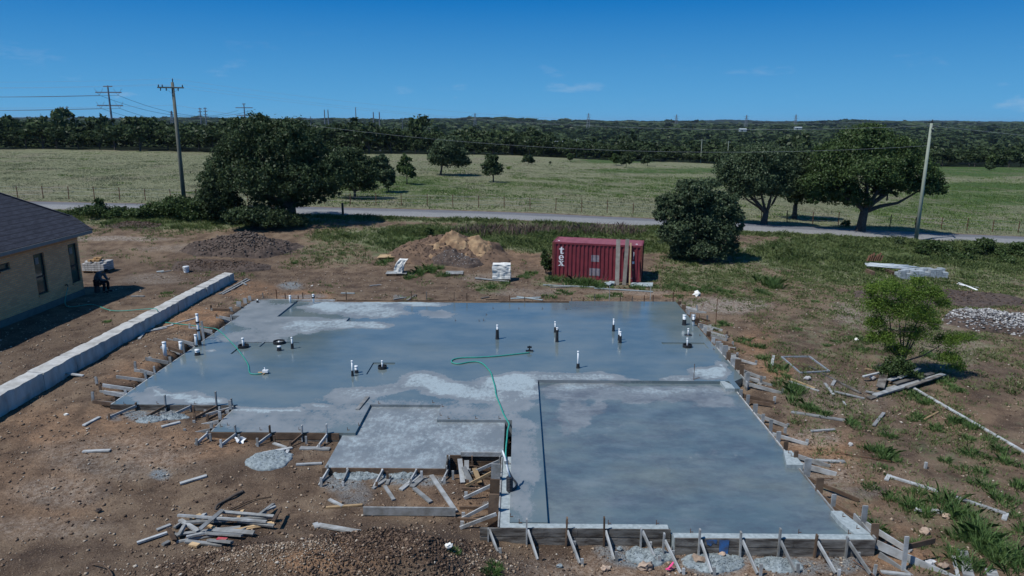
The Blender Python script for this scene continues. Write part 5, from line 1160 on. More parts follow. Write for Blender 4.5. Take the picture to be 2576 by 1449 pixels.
keep = (rng.uniform(0, 1, len(x)) < pr_) & ~clear & (np.abs(x) < .85 * y + 4)
P = np.stack([x, y, z], 1)[keep]; hh = (.13 + .50 * np.clip(mk['cover'] - .25, 0, 1) * np.clip(nn * 2 - .45, .1, 1) * S(44, 56, y))[keep]
print('verge tufts', len(P)); blades('verge_grass', P, hh, .022, 9, .20, MAT['blade'], 'tangled green and straw grass on the verge between site and road', rng)
x, y = scatter(230000, -150, 150, 70.4, 185, rng); keep = (np.abs(x) < .78 * y + 3) & (y < tree_line(x) - 4) & (rng.uniform(0, 1, len(x)) < .75 * (1 - S(85, 180, y)) + .10); x, y = x[keep], y[keep]
nn = fbm(x * .3, y * .3, 3, 75); gm = masks(x, y, T(x, y))['green'] + 1.3 * (fbm(x * .16, y * .28, 4, 78) - .5) + .5 * (nn - .5) > .31; P = np.stack([x, y, 0 * x], 1); hh = .08 + .20 * np.clip(nn * 2 - .6, 0, 1)
blades('field_grass', P[~gm], hh[~gm], .03, 3, .4, MAT['straw'], 'dry straw coloured grass of the wide field', rng, .35)
blades('green_field_grass', P[gm], hh[gm], .035, 4, .4, MAT['fgreen'], 'patches of fresh green grass in the dry field', rng, .35)
TUF = [(1814, 817, 24, .35), (1790, 828, 16, .3), (1870, 858, 24, .35), (1905, 874, 22, .35), (1925, 905, 18, .3), (1950, 930, 26, .5), (1962, 950, 18, .4), (1975, 975, 28, .6), (1995, 990, 30, .6), (2010, 1015, 28, .5), (2040, 1030, 22, .4), (2070, 1042, 16, .3), (1925, 712, 26, .9), (1945, 722, 26, .9), (1915, 738, 20, .5), (1785, 727, 36, .35), (1740, 730, 30, .3), (1830, 738, 30, .3), (1700, 722, 30, .3),
       (2300, 1000, 34, .3), (2330, 1012, 24, .3), (2154, 1073, 18, .3), (2140, 1062, 12, .25), (2234, 1099, 20, .25), (2210, 1140, 34, .4), (2190, 1128, 22, .4), (2240, 1150, 26, .35), (2222, 1178, 14, .2), (2300, 1056, 24, .25), (2310, 1046, 14, .2), (2357, 1079, 18, .25), (2424, 1073, 32, .4), (2405, 1060, 20, .35), (2494, 1113, 20, .35), (2440, 1105, 12, .2), (2460, 1150, 28, .3), (2450, 1186, 30, .35), (2480, 1219, 34, .35), (2517, 1256, 34, .35), (2550, 1170, 30, .45), (2530, 1140, 24, .4), (2567, 1226, 30, .4), (2247, 1249, 22, .3), (2290, 1270, 28, .4), (2320, 1290, 24, .35), (2300, 1240, 18, .25), (2367, 1253, 36, .5), (2390, 1290, 36, .6), (2420, 1310, 44, .7), (2440, 1350, 44, .7), (2480, 1370, 48, .75), (2520, 1400, 50, .75), (2560, 1430, 50, .7), (2450, 1430, 36, .5), (2400, 1395, 26, .4), (2197, 1333, 24, .35), (2180, 1318, 16, .3), (2294, 1366, 18, .25), (2120, 1345, .1, .1), (2190, 1225, 12, .2), (2420, 1140, 14, .2), (2380, 1160, 12, .2), (2560, 1330, 30, .3), (2540, 1290, 24, .3),
       (1045, 690, 24, .55), (1070, 682, 26, .7), (1095, 682, 24, .7), (1115, 694, 18, .5), (1030, 700, 16, .4), (965, 664, 22, .45), (980, 655, 14, .4), (1400, 705, 30, .55), (1440, 712, 36, .6), (1480, 716, 34, .6), (1515, 722, 26, .55), (1420, 738, 26, .3), (1545, 742, 22, .3), (1600, 724, 26, .3), (1640, 722, 20, .25), (1235, 723, 22, .3), (1275, 715, 16, .25), (1205, 728, 14, .2), (1380, 748, 24, .25), (1510, 750, 20, .25), (1530, 690, 12, .4), (1340, 690, 20, .3), (1320, 700, 20, .3), (1180, 655, 10, .3), (860, 640, 10, .2), (742, 663, 8, .25), (420, 737, 12, .2), (270, 810, 9, .15), (1760, 735, 20, .25), (2050, 760, 12, .2), (2100, 860, 10, .2), (2000, 830, 12, .18), (2350, 900, 30, .3), (2370, 960, 40, .3), (2400, 985, 30, .25), (2150, 850, 24, .2), (2165, 880, 26, .22), (2220, 930, 26, .3), (1410, 1160, .1, .1), (1310, 1210, .1, .1), (1236, 1445, 14, .2), (1245, 1430, 10, .18), (1140, 1378, 8, .12), (640, 1158, 8, .1), (2080, 870, 10, .15), (1700, 745, 26, .2), (2470, 790, 30, .25), (2520, 830, 30, .25), (2440, 850, 30, .2), (1320, 762, .1, .1)]
PT = []; HT = []
for (u, v, r, h) in TUF:
    if r < 1: continue
    p = GT(u, v); s = zc(p) / FPX; rad = r * s; n = max(5, int(rad * rad * 24 + 5))
    for k in range(n):
        a = random.uniform(0, 6.28); q_ = rad * math.sqrt(random.random()); xx, yy = p.x + math.cos(a) * q_, p.y + math.sin(a) * q_ * 1.0
        if inside_slab(xx, yy): continue
        PT.append((xx, yy, 0)); HT.append(h * random.uniform(.5, 1.1) * (1.15 - .6 * q_ / rad))
blades('weeds', np.array(PT), np.array(HT), .010, 34, .15, MAT['weed'], 'clumps of tall bright green weeds growing round the site', rng, .55)
x, y = scatter(38000, 9.5, 36, 14.5, 48, rng); z = T(x, y); mk = masks(x, y, z); nn = fbm(x * .8, y * .8, 4, 77)
keep = (rng.uniform(0, 1, len(x)) < np.clip(mk['cover'] * 1.2 + (nn - .5) * 1.8 - .06, 0, 1)) & (np.abs(x) < .85 * y + 2)
P = np.stack([x, y, z], 1)[keep]; blades('sparse_grass', P, np.full(len(P), .09) + .08 * nn[keep], .012, 7, .12, MAT['blade'], 'sparse short grass on the bare ground right of the slab', rng, .6)
# tall dead stalks before the container
PS = np.array([tuple(GT(u, v)) for u, v in [(1405 + random.uniform(-20, 120), 708 + random.uniform(-4, 8)) for k in range(26)]]); blades('dead_stalks', PS, np.full(len(PS), .95), .012, 3, .12, MAT['reddead'], 'reddish dry seed stalks in front of the container', rng, .15)
PS = np.array([tuple(GT(u, v)) for u, v in [(random.uniform(1140, 1620), 580 + random.uniform(-6, 12)) for k in range(240)]]); blades('verge_brush', PS, np.full(len(PS), .8), .02, 7, .4, MAT['reddead'], 'purplish dead brush along the near edge of the road', rng, .3)

# ------------------------------------------------------------------ stones and clods strewn over the soil
def stones(name, P, r, mat, label, rng, kind='stuff'):
    base = np.array([(0, 0, 1), (.9, .1, .2), (.1, .95, .1), (-.85, .2, .15), (-.1, -.9, .2), (.35, .3, -.6), (-.4, -.3, -.6)]); fc = np.array([(0, 1, 2), (0, 2, 3), (0, 3, 4), (0, 4, 1), (1, 5, 2), (3, 2, 5), (3, 5, 6), (3, 6, 4), (1, 4, 6), (1, 6, 5)])
    n = len(P); V = np.repeat(base[None], n, 0) * rng.uniform(.6, 1.3, (n, 7, 1)) ; a = rng.uniform(0, 6.28, n); c, s = np.cos(a)[:, None], np.sin(a)[:, None]
    sq = rng.uniform(.6, 1.3, (n, 1)); X = V[:, :, 0] * sq; Y = V[:, :, 1]; Z = V[:, :, 2] * rng.uniform(.4, .8, (n, 1))
    V = np.stack([X * c - Y * s, X * s + Y * c, Z], 2) * r[:, None, None] + P[:, None, :]
    F_ = (fc[None] + (np.arange(n) * 7)[:, None, None]).reshape(-1, 3); o = npmesh(name, V.reshape(-1, 3), F_, mat); tag(o, label, 'stones', kind=kind); return o
def stone_mat(name, cols):
    m, n, b = newmat(name); b.inputs['Roughness'].default_value = .95; b.inputs['Specular IOR Level'].default_value = .15
    g = nd(n, 'ShaderNodeNewGeometry'); n.links.new(ramp(n, g.outputs['Random Per Island'], cols), b.inputs['Base Color']); return m
MAT['pebble'] = stone_mat('loose_pebbles', [(0, (.09, .062, .045)), (.35, (.19, .13, .09)), (.6, (.30, .22, .155)), (.85, (.34, .27, .20)), (1, (.48, .43, .36))])
MAT['clod'] = stone_mat('soil_clods', [(0, (.035, .024, .02)), (.5, (.085, .058, .043)), (1, (.17, .115, .08))])
MAT['rubble'] = stone_mat('white_rubble', [(0, (.05, .048, .05)), (.3, (.17, .165, .17)), (.65, (.33, .325, .32)), (1, (.52, .51, .49))])
rng = np.random.default_rng(15)
def ground_pts(n, x0, x1, y0, y1, power=1.0):
    t_ = rng.uniform(0, 1, n) ** power; y = y0 + (y1 - y0) * t_; x = x0 + (x1 - x0) * rng.uniform(0, 1, n)
    k = ~inside_slab(x, y) & (np.abs(x) < .80 * y + 1.5) & ~((x < -18.3) & (x > -19.2)); return x[k], y[k]
x, y = ground_pts(52000, -24, 32, 13.2, 50, 1.7); nn = fbm(x * .4, y * .4, 4, 81); k = rng.uniform(0, 1, len(x)) < np.clip(nn * 2.2 - .45, .08, 1); x, y = x[k], y[k]
r = .012 + .035 * rng.uniform(0, 1, len(x)) ** 4 * 1.6 + .00035 * y; stones('pebbles', np.stack([x, y, T(x, y) + r * .2], 1), r, MAT['pebble'], 'small loose tan stones scattered over the bare soil', rng)
x, y = ground_pts(26000, -24, 32, 13.2, 50, 1.7); nn = fbm(x * .6 + 7, y * .6, 4, 85); k = rng.uniform(0, 1, len(x)) < np.clip(nn * 3 - 1.1, .02, 1); x, y = x[k], y[k]
r = .015 + .05 * rng.uniform(0, 1, len(x)) ** 3; stones('clods', np.stack([x, y, T(x, y) + r * .2], 1), r, MAT['clod'], 'dark crumbs of soil scattered over the site', rng)
# dense stones and clods on the spoil ridge along the bottom
n = 42000; x = rng.normal(-4.2, 2.4, n); y = rng.normal(14.5, .8, n); k = (y > 12.6) & ~inside_slab(x, y) & (x < .2) & (x > -10) & (y < 16.0); x, y = x[k], y[k]
r = .006 + .034 * rng.uniform(0, 1, len(x)) ** 6; nn = fbm(x * .9, y * .9, 4, 91); o_ = np.argsort(nn + rng.uniform(-.12, .12, len(x)))[::-1]; x, y, r = x[o_], y[o_], r[o_]; h = len(x) // 2
stones('spoil_stones', np.stack([x[:h], y[:h], T(x[:h], y[:h]) + r[:h] * .4], 1), r[:h], MAT['pebble'], 'tan stones covering the spoil ridge at the bottom', rng)
stones('spoil_clods', np.stack([x[h:], y[h:], T(x[h:], y[h:]) + r[h:] * .4], 1), r[h:] * 1.6, MAT['clod'], 'dark clods covering the spoil ridge at the bottom', rng)

# ------------------------------------------------------------------ heaps
def heap(name, label, p, rx, ry, h, mat, seed, peaks=((0, 0, 1),), rough=.22, nst=500, stmat=None, rr=(.03, .10), cat='dirt heap', sharp=1.3):
    rng = np.random.default_rng(seed); N = 120; s = np.linspace(-1.15, 1.15, N); X, Y = np.meshgrid(s * rx, s * ry)
    def H(X, Y):
        z = 0; X0, Y0 = X, Y; X = X + rx * .55 * (fbm(X0 / rx * 1.6 + seed, Y0 / ry * 1.6, 4, seed + 1) - .5); Y = Y + ry * .55 * (fbm(X0 / rx * 1.6 + seed + 9, Y0 / ry * 1.6, 4, seed + 2) - .5)
        for (a, b, k) in peaks:
            d = np.sqrt(((X / rx - a) / .95) ** 2 + ((Y / ry - b) / .95) ** 2); z = np.maximum(z, k * np.clip(1 - d, 0, 1) ** sharp)
        z = z * (1 - S(.78, 1.08, np.hypot(X / rx, Y / ry))); m_ = S(0, .18, z); return h * z + m_ * h * rough * (fbm(X * 2.2 + seed, Y * 2.2, 5, seed) - .42) * 1.8 + m_ * .06 * (vnoise(X * 9, Y * 9, seed) - .5) - (1 - m_) * .12
    Z = T(X + p[0], Y + p[1]) - p[2] + H(X, Y); i = (np.arange(N - 1)[:, None] * N + np.arange(N - 1)[None, :]).ravel()
    t = thing(name, p, label, cat); npmesh('soil', np.stack([X.ravel(), Y.ravel(), Z.ravel()], 1), np.stack([i, i + 1, i + N + 1, i + N], 1), mat, t, smooth=False)
    if nst:
        x = rng.normal(0, .42, nst) * rx; y = rng.normal(0, .42, nst) * ry; r = rng.uniform(rr[0], rr[1], nst) ; z = T(x + p[0], y + p[1]) - p[2] + H(x, y) + r * .2
        o = stones('lumps', np.stack([x, y, z], 1), r, stmat or MAT['clod'], None, rng); o.parent = t; del o['category']; 
    return t
p = GT(598, 640); heap('dirt_heap', 'dark grey brown soil heap beyond the wall on the left', p + Vector((0, 1.2, 0)), 4.6, 2.6, 1.35, MAT['soil_dark'], 4, ((0, 0, 1), (.35, -.1, .75), (-.45, -.1, .5), (.7, -.2, .3)), nst=1500, rr=(.04, .13), stmat=stone_mat('grey_clods', [(0, (.04, .03, .026)), (.6, (.12, .095, .08)), (1, (.2, .165, .14))]))
p = GT(1115, 668); heap('dirt_heap', 'large tan and brown earth heap behind the white stones', p + Vector((0, 2.4, 0)), 4.9, 3.2, 1.55, MAT['soil_brown'], 6, ((-.1, .1, 1), (.25, .15, .92), (-.4, -.1, .62), (.55, 0, .5)), nst=1300, rr=(.03, .08), stmat=MAT['clod'])
heap('dirt_heap', 'tan sandy cap on top of the large earth heap', GT(1135, 668) + Vector((.1, 2.6, 0)), 3.1, 2.1, 1.8, M('tan_sandy_soil', (.38, .26, .15), (.20, .125, .075), 1.8, .95, .6, 20), 8, ((0, 0, 1), (.4, .1, .88), (-.45, -.05, .6)), nst=300, rr=(.02, .05), stmat=MAT['pebble'])
heap('rubble_heap', 'dark rocky spill on the front of the tan heap', GT(1125, 672) + Vector((.7, .9, 0)), 2.2, 1.3, .95, MAT['soil_dark'], 9, ((-.2, .2, 1), (.35, -.1, .5)), nst=260, rr=(.02, .06), stmat=MAT['rubble'], cat='rubble')
heap('dirt_heap', 'low dark soil heap near the far end of the white wall', GT(545, 680) + Vector((0, .8, 0)), 3.8, 1.5, .42, MAT['soil_dark'], 10, ((0, 0, 1), (-.5, .2, .8), (.5, -.2, .8)), nst=900, rr=(.03, .08))
heap('rubble_heap', 'heap of grey white broken limestone at the right edge', GT(2510, 832) + Vector((.6, 1.2, 0)), 2.5, 1.9, .8, MAT['soil_dark'], 12, ((0, 0, 1), (.4, -.2, .8), (-.4, .3, .7)), nst=2600, rr=(.03, .12), stmat=MAT['rubble'], cat='rubble', sharp=.8)
heap('dirt_heap', 'brown soil mound behind the mesquite tree', GT(2390, 770) + Vector((0, 2.0, 0)), 5.2, 2.6, .55, MAT['soil_dark'], 14, ((0, 0, 1), (.5, .1, .7), (-.5, .1, .7)), nst=700, rr=(.03, .08))
heap('dirt_heap', 'low dark soil patch near the road at left', GT(330, 572) + Vector((0, .6, 0)), 2.8, 1.2, .35, MAT['soil_dark'], 15, nst=500, rr=(.03, .09))
MAT['spill'] = M('grey_concrete_spill', (.30, .345, .36), (.155, .185, .195), 9, .9, .7, 30)
heap('concrete_spill', 'round pale concrete spill patch below the middle left form', GT(668, 1172) + Vector((0, .35, 0)), .75, .62, .16, MAT['spill'], 17, nst=160, rr=(.01, .03), stmat=MAT['spill'], cat='concrete spill', sharp=.6)
for i, (u, v, rx, ry, lb) in enumerate(((372, 1062, .55, .35, 'grey concrete crumbs below the left wing form, left pile'), (430, 1054, .55, .35, 'grey concrete crumbs below the left wing form, right pile'), (1812, 1432, .9, .5, 'grey gravel spill below the blue marked form'), (1640, 1415, .7, .45, 'grey gravel spill left of the stained form'), (900, 1205, .9, .35, 'grey gravel below the patio form, left patch'), (1010, 1200, .8, .35, 'grey gravel below the patio form, right patch'), (1965, 1432, .6, .35, 'small grey gravel spill between two braces of the stained form'))):
    heap('gravel_spill', lb, GT(u, v) + Vector((0, ry * .6, 0)), rx, ry, .13, MAT['spill'], 20 + i, nst=int(420 * rx), rr=(.012, .03), stmat=MAT['spill'], cat='gravel', sharp=.7)
for i, (u, v, r, lb, mt) in enumerate(((1625, 1428, .17, 'tan and white boulder at the bottom, left of centre of the braces', 'stone'), (1757, 1412, .16, 'angular tan boulder beside the gravel spill', 'stone'), (1815, 1398, .09, 'small tan stone between braces', 'stone'), (1520, 1432, .10, 'reddish rock at the very bottom below the garage form', 'stone'), (2327, 1338, .13, 'brown angular rock right of the leaning board frame', 'stone'), (2340, 1420, .13, 'pale rock near the bottom right weeds', 'stone_w'), (2375, 1425, .10, 'orange rock near the bottom right weeds', 'stone'), (1560, 1322 + 60, .08, 'grey concrete lump against the garage form', 'spill'), (2380, 1300, .12, 'flat tan rock in the right weeds', 'stone'), (2310, 1285, .09, 'small pale rock at the right weeds', 'stone_w'), (1408, 1425, .07, 'small grey lump below the garage form', 'spill'), (2140, 1120, .09, 'pale stone near the right slab edge', 'stone_w'), (2030, 953, .14, 'flat pale rock below the metal frame', 'stone_w'), (2195, 953, .13, 'flat pale rock left of the mesquite', 'stone_w'), (167, 1044, .08, 'white scrap stone near the wall', 'marble'), (1753, 743, .25, 'white stone behind the back right corner of the slab', 'marble'), (2155, 855, .10, 'white brick like stone right of the slab', 'marble'), (785, 720, .07, 'white lump on the soil behind the slab', 'marble'), (1130, 1375, .09, 'white stone on the spoil ridge at the bottom', 'marble'), (248, 1285, .09, 'black stone on the open soil at left', 'soil_dark'))):
    q_ = GT(u, v, .03); tag(MB().rock(q_ + Vector((0, 0, r * .25)), r, 40 + i, (1.1, .9, .75), .45).build('boulder', MAT[mt], None, origin=q_), lb, 'rock')

# ------------------------------------------------------------------ utility poles, wires, pylons, field fence
MAT['pole_w'] = M('treated_pole_wood', (.10, .105, .085), (.15, .15, .12), 3, .9, .3, 30, stretch=(3, 3, .4)); MAT['pole_g'] = M('pale_green_pole_wood', (.24, .27, .215), (.30, .33, .27), 3, .9, .2, 30, stretch=(3, 3, .4))
MAT['wire'] = M('pale_cable', (.26, .28, .30), None, 3, .6); MAT['wire_d'] = M('dark_cable', (.05, .055, .06), None, 3, .6)
def util_pole(label, u, v, yy, vtop, mat, r, arm):
    d = ray(u, v); 
    p = Vector((d.x * yy / d.y, yy, 0)); p.z = t1(p.x, p.y); tp = atY(u, vtop, yy).z
    t = thing('utility_pole', p, label, 'utility pole')
    MB().tube([p - Vector((0, 0, .5)), p + Vector((0, 0, (tp - p.z) * .5)), Vector((p.x, p.y, tp))], [r * 1.15, r * .95, r * .7], 12).build('pole', mat, t, True)
    ax = Vector((math.cos(arm), math.sin(arm), 0)); c = Vector((p.x, p.y - r, tp - .45)); hd = []
    MB().beam(c - ax * 1.15, c + ax * .95, .10, .12).build('crossarm', MAT['pole_w'] if mat != MAT['pole_g'] else MAT['pole_g'], t)
    MB().beam(c - ax * .55 - Vector((0, 0, .02)), c - Vector((0, 0, .55)), .05, .02).beam(c + ax * .55 - Vector((0, 0, .02)), c - Vector((0, 0, .55)), .05, .02).build('arm_brace', MAT['steel'], t)
    for k in (-1.05, -.75, .85):
        q_ = c + ax * k + Vector((0, 0, .06)); MB().tube([q_, q_ + Vector((0, 0, .05)), q_ + Vector((0, 0, .12)), q_ + Vector((0, 0, .20))], [.03, .06, .045, .02], 8).build('insulator', MAT['black'], t, True); hd.append(q_ + Vector((0, 0, .2)))
    q_ = Vector((p.x + .04, p.y, tp)); MB().tube([q_ - Vector((0, 0, .1)), q_ + Vector((0, 0, .22)), q_ + Vector((0, 0, .32))], [.03, .05, .03], 8).build('insulator', MAT['black'], t, True); hd.append(q_ + Vector((0, 0, .3)))
    m = MB()
    for k in (-.9, -.45, .5): m.tube([c + ax * k, c + ax * k - Vector((0, .05, .28))], [.05, .035], 6)
    m.build('cutout_fuse', MAT['black'], t)
    return p, hd
pl, hl = util_pole('tall dark leaning timber utility pole left of the huge oak', 466, 530, 63.2, 207, MAT['pole_w'], .17, .25)
pr, hr = util_pole('tall pale green timber utility pole on the right by the road', 2303, 612, 63.6, 310, MAT['pole_g'], .15, 1.15)
# the photographed poles lean a little off plumb
def cable(a, b, sag, r, mat, label, n=26):
    P_ = [Vector(a).lerp(Vector(b), k / n) - Vector((0, 0, sag * 4 * (k / n) * (1 - k / n))) for k in range(n + 1)]
    o = MB().tube(P_, r, 4).build('overhead_cable', mat, None, origin=a); tag(o, label, 'cable', 'overhead cables along the road')
for i, (k, j, nm) in enumerate(((0, 0, 'front'), (2, 2, 'rear'), (3, 3, 'top'))):
    cable(hl[k], hr[j], 1.6, .005, MAT['wire'], '%s overhead conductor between the two roadside poles' % nm)
    e = Vector((pl.x - 66, 64 + i * .3, hl[k].z + 2.3)); cable(e, hl[k], 1.2, .005, MAT['wire'], '%s overhead conductor leaving the left pole to the left edge' % nm)
    e = Vector((pr.x + 66, 64, hr[j].z - 2.4)); cable(hr[j], e, 1.2, .005, MAT['wire'], '%s overhead conductor leaving the right pole to the right edge' % nm)
lk = Vector((pl.x, pl.y, hl[3].z - 2.2)); rk = Vector((pr.x, pr.y, hr[3].z - 2.2))
cable(lk, rk, 1.9, .008, MAT['wire'], 'lowest thick telephone cable between the two roadside poles'); cable(Vector((pl.x - 66, 64, lk.z + 2.4)), lk, 1.2, .007, MAT['wire'], 'lowest telephone cable running left from the left pole')
def pylon(label, u, vtop, D, arms=(), r=.35, lat=False, name='power_pylon', vb=None, lw=1.0):
    d = ray(u, 309); x = d.x * D / d.y; tp = atY(u, vtop, D).z; zb = t1(x, D) if vb is None else atY(u, vb, D).z
    p = Vector((x, D, zb)); t = thing(name, p, label, 'pylon', 'transmission pylons beyond the woods')
    H = tp - zb
    if not lat: MB().tube([p, p + Vector((0, 0, H * .5)), p + Vector((0, 0, H))], [r, r * .75, r * .5], 8).build('mast', MAT['pylon'], t)
    else:
        m = MB(); w_ = H * .11
        for sx in (-1, 1):
            for sy in (-1, 1): m.beam(p + Vector((sx * w_, sy * w_, 0)), p + Vector((sx * w_ * .12, sy * w_ * .12, H)), r, r)
        for k in range(7):
            f = k / 7; g = (k + 1) / 7; a = w_ * (1 - .88 * f); b = w_ * (1 - .88 * g)
            m.beam(p + Vector((-a, -a, H * f)), p + Vector((b, -b, H * g)), r * .6, r * .6); m.beam(p + Vector((a, -a, H * f)), p + Vector((-b, -b, H * g)), r * .6, r * .6)
        m.build('lattice', MAT['pylon'], t)
    s = D / FPX; hold = []
    for (dv, hw) in arms:
        z_ = tp - dv * s; m = MB(); m.beam((x - hw * s, D, z_ + .1), (x + hw * s, D, z_ + .1), r * .5, r * .8).build('crossarm', MAT['pylon'], t)
        hold.append((Vector((x - hw * s * .72, D, z_ - 6 * s)), Vector((x + hw * s * .72, D, z_ - 6 * s))))
    return t, hold
_, h1 = pylon('tall pylon with four crossarms, largest on the left skyline', 282, 215, 240, ((3, 11), (17, 32), (48, 32), (79, 31)), .45)
m = MB(); 
for (a, b) in h1[1:3]:
    for c in (a, b):
        up = c + Vector((0, 0, .8)); m.beam(c, c + Vector((-1.4, 0, 2.1)), .07, .07).beam(c, c + Vector((1.4, 0, 2.1)), .07, .07)
m.build('insulator_string', MAT['pylon'], _)
_, h2 = pylon('T topped pylon behind the crown of the huge oak', 617, 261, 330, ((1, 4), (10, 21), (28, 20)), .45)
_, h3 = pylon('cross armed pylon between the huge oak and the bare masts', 782, 293, 420, ((7, 15), (22, 15), (38, 15)), .45)
for u, vt, D, lb in ((157, 268, 620, 'left pole of the far pair near the left edge'), (174, 267, 640, 'right pole of the far pair at the left edge'), (506, 271, 560, 'left pole of the pair right of the utility pole'), (519, 270, 580, 'right pole of the pair right of the utility pole')):
    pylon(lb, u, vt, D, ((3, 4), (10, 5), (18, 5), (24, 5)), .7)
for u, vt, D, lb in ((817.5, 276, 430, 'left bare mast of the pair behind the oak'), (826.5, 276, 430, 'right bare mast of the pair behind the oak'), (896, 270, 520, 'tallest bare mast standing alone on the skyline'), (940, 282, 400, 'left bare mast of the nearest mast pair'), (955, 282, 400, 'right bare mast of the nearest mast pair'), (878, 297, 700, 'short thin mast between the bare mast pairs'), (913, 305, 600, 'short dark pole at the far clearing'), (1012, 296, 900, 'tiny pole alone on the middle skyline')):
    pylon(lb, u, vt, D, (), .55 if D < 600 else .5)
for u, vt, D, lb in ((139, 281, 1100, 'faint lattice tower at the left edge skyline'), (434, 279, 1000, 'faint lattice tower just left of the utility pole'), (1195, 285, 1300, 'faint lattice tower on the middle skyline'), (1480, 285, 1400, 'faint lattice tower on the skyline above the container'), (1701, 288, 1600, 'faint lattice tower right of the middle skyline'), (1877, 289, 1600, 'faint lattice tower left of the wide oak'), (2001, 288, 1700, 'faint lattice tower above the right hand trees')):
    pylon(lb, u, vt, D, ((4, 7), (9, 6), (14, 5)), .55, True)
for i, ((a, b), (c, d)) in enumerate(zip(h1[1:3], h2[1:3])):
    for q0, q1, sd in ((a, c, 'left'), (b, d, 'right')):
        o = MB().tube([q0.lerp(q1, k / 20) - Vector((0, 0, 4.5 * 4 * (k / 20) * (1 - k / 20))) for k in range(21)], .05, 4).build('transmission_line', MAT['wire_d'], None, origin=q0); tag(o, '%s transmission line from the largest pylon to the T topped pylon, %s arm' % (sd, ('upper', 'lower')[i]), 'cable')
        e = Vector((q0.x - 130, q0.y - 25, q0.z + 2.5)); o = MB().tube([q0.lerp(e, k / 20) - Vector((0, 0, 2.0 * 4 * (k / 20) * (1 - k / 20))) for k in range(21)], .05, 4).build('transmission_line', MAT['wire_d'], None, origin=q0); tag(o, '%s transmission line from the largest pylon off to the left, %s arm' % (sd, ('upper', 'lower')[i]), 'cable')
for (u, v, vt, lb) in ((1450, 375, 349, 'small pale pole in front of the tall scrub trees'), (1764, 385, 350, 'small pole at the edge of the woods, left one'), (1831, 385, 355, 'small pole at the edge of the woods, right one'), (1252, 385, 351, 'thin pale pole among the far trees')):
    p = atY(u, v, 225); p.z = t1(p.x, p.y); tp = atY(u, vt, 225).z; t = thing('utility_pole', p, lb, 'utility pole')
    MB().tube([p, Vector((p.x, p.y, tp))], [.16, .12], 6).build('pole', MAT['pole_g'], t); MB().beam((p.x - .8, p.y, tp - .3), (p.x + .8, p.y, tp - .3), .1, .1).build('crossarm', MAT['pole_g'], t)
fence = thing('wire_fence', (0, 72.6, t1(0, 72.6)), 'long thin wire fence on rusty steel posts along the field beyond the road', 'fence')
xf = -62.0; fz = []
while xf < 66:
    z_ = t1(xf, 72.6); ln = random.uniform(-.05, .05); h_ = random.uniform(1.15, 1.35); MB().beam((xf, 72.6, z_ - .2), (xf + ln, 72.6, z_ + h_), .07, .06, up=(0, 1, 0)).build('post', MAT['rust'], fence); fz.append((xf, z_)); xf += 2.63
for h in (.35, .75, 1.1): MB().tube([(a, 72.57, b + h) for a, b in fz], .007, 3).build('wire', MAT['steel'], fence)
p = GT(859, 545); p.y = 64.0; p = Vector((p.x, 63.9, t1(p.x, 63.9))); t = thing('fence_post', p, 'short dark wooden post by the road right of the huge oak', 'post'); MB().tube([p, p + Vector((0, 0, 1.15))], [.11, .10], 8).build('post', MAT['bark'], t)
# far buildings
def farhouse(label, u, v, D, w_, h_, d_, roofm, wallm, rz=.3):
    p = atY(u, v, D); p.z = max(p.z, t1(p.x, D) - 2) ; t = thing('farm_building', p, label, 'building')
    cs, sn = math.cos(rz), math.sin(rz)
    MB().box(p + Vector((0, 0, h_ / 2)), (w_, d_, h_), rz).build('wall', wallm, t)
    tr = lambda x, y, z: (p.x + x * cs - y * sn, p.y + x * sn + y * cs, p.z + z)
    a, b = w_ / 2 + .4, d_ / 2 + .4
    MB().add([tr(-a, -b, h_), tr(a, -b, h_), tr(a, b, h_), tr(-a, b, h_), tr(-a, 0, h_ + d_ * .22), tr(a, 0, h_ + d_ * .22)], [(0, 1, 5, 4), (3, 4, 5, 2), (0, 4, 3), (1, 2, 5)]).build('roof', roofm, t)
    MB().box(tr(-w_ * .2, -d_ / 2 - .03, 1.1), (1.2, .06, 2.0), rz).build('door', MAT['frame'], t)
farhouse('dark grey house with pale roof among trees behind the field', 1387, 388, 232, 9, 2.6, 7, MAT['steel'], MAT['found'])
farhouse('tiny white building far away on the wooded ridge, left one', 1868, 331, 900, 8, 2.6, 6, MAT['ledge'], MAT['ledge'], 0)
farhouse('tiny pale building far away on the wooded ridge, right one', 2007, 326, 1000, 9, 2.4, 6, MAT['ledge'], MAT['ledge'], 0)
farhouse('small pale roof at the far pale clearing right of centre', 1690, 390, 300, 5, 2, 4, MAT['ledge'], MAT['stone'], .1)

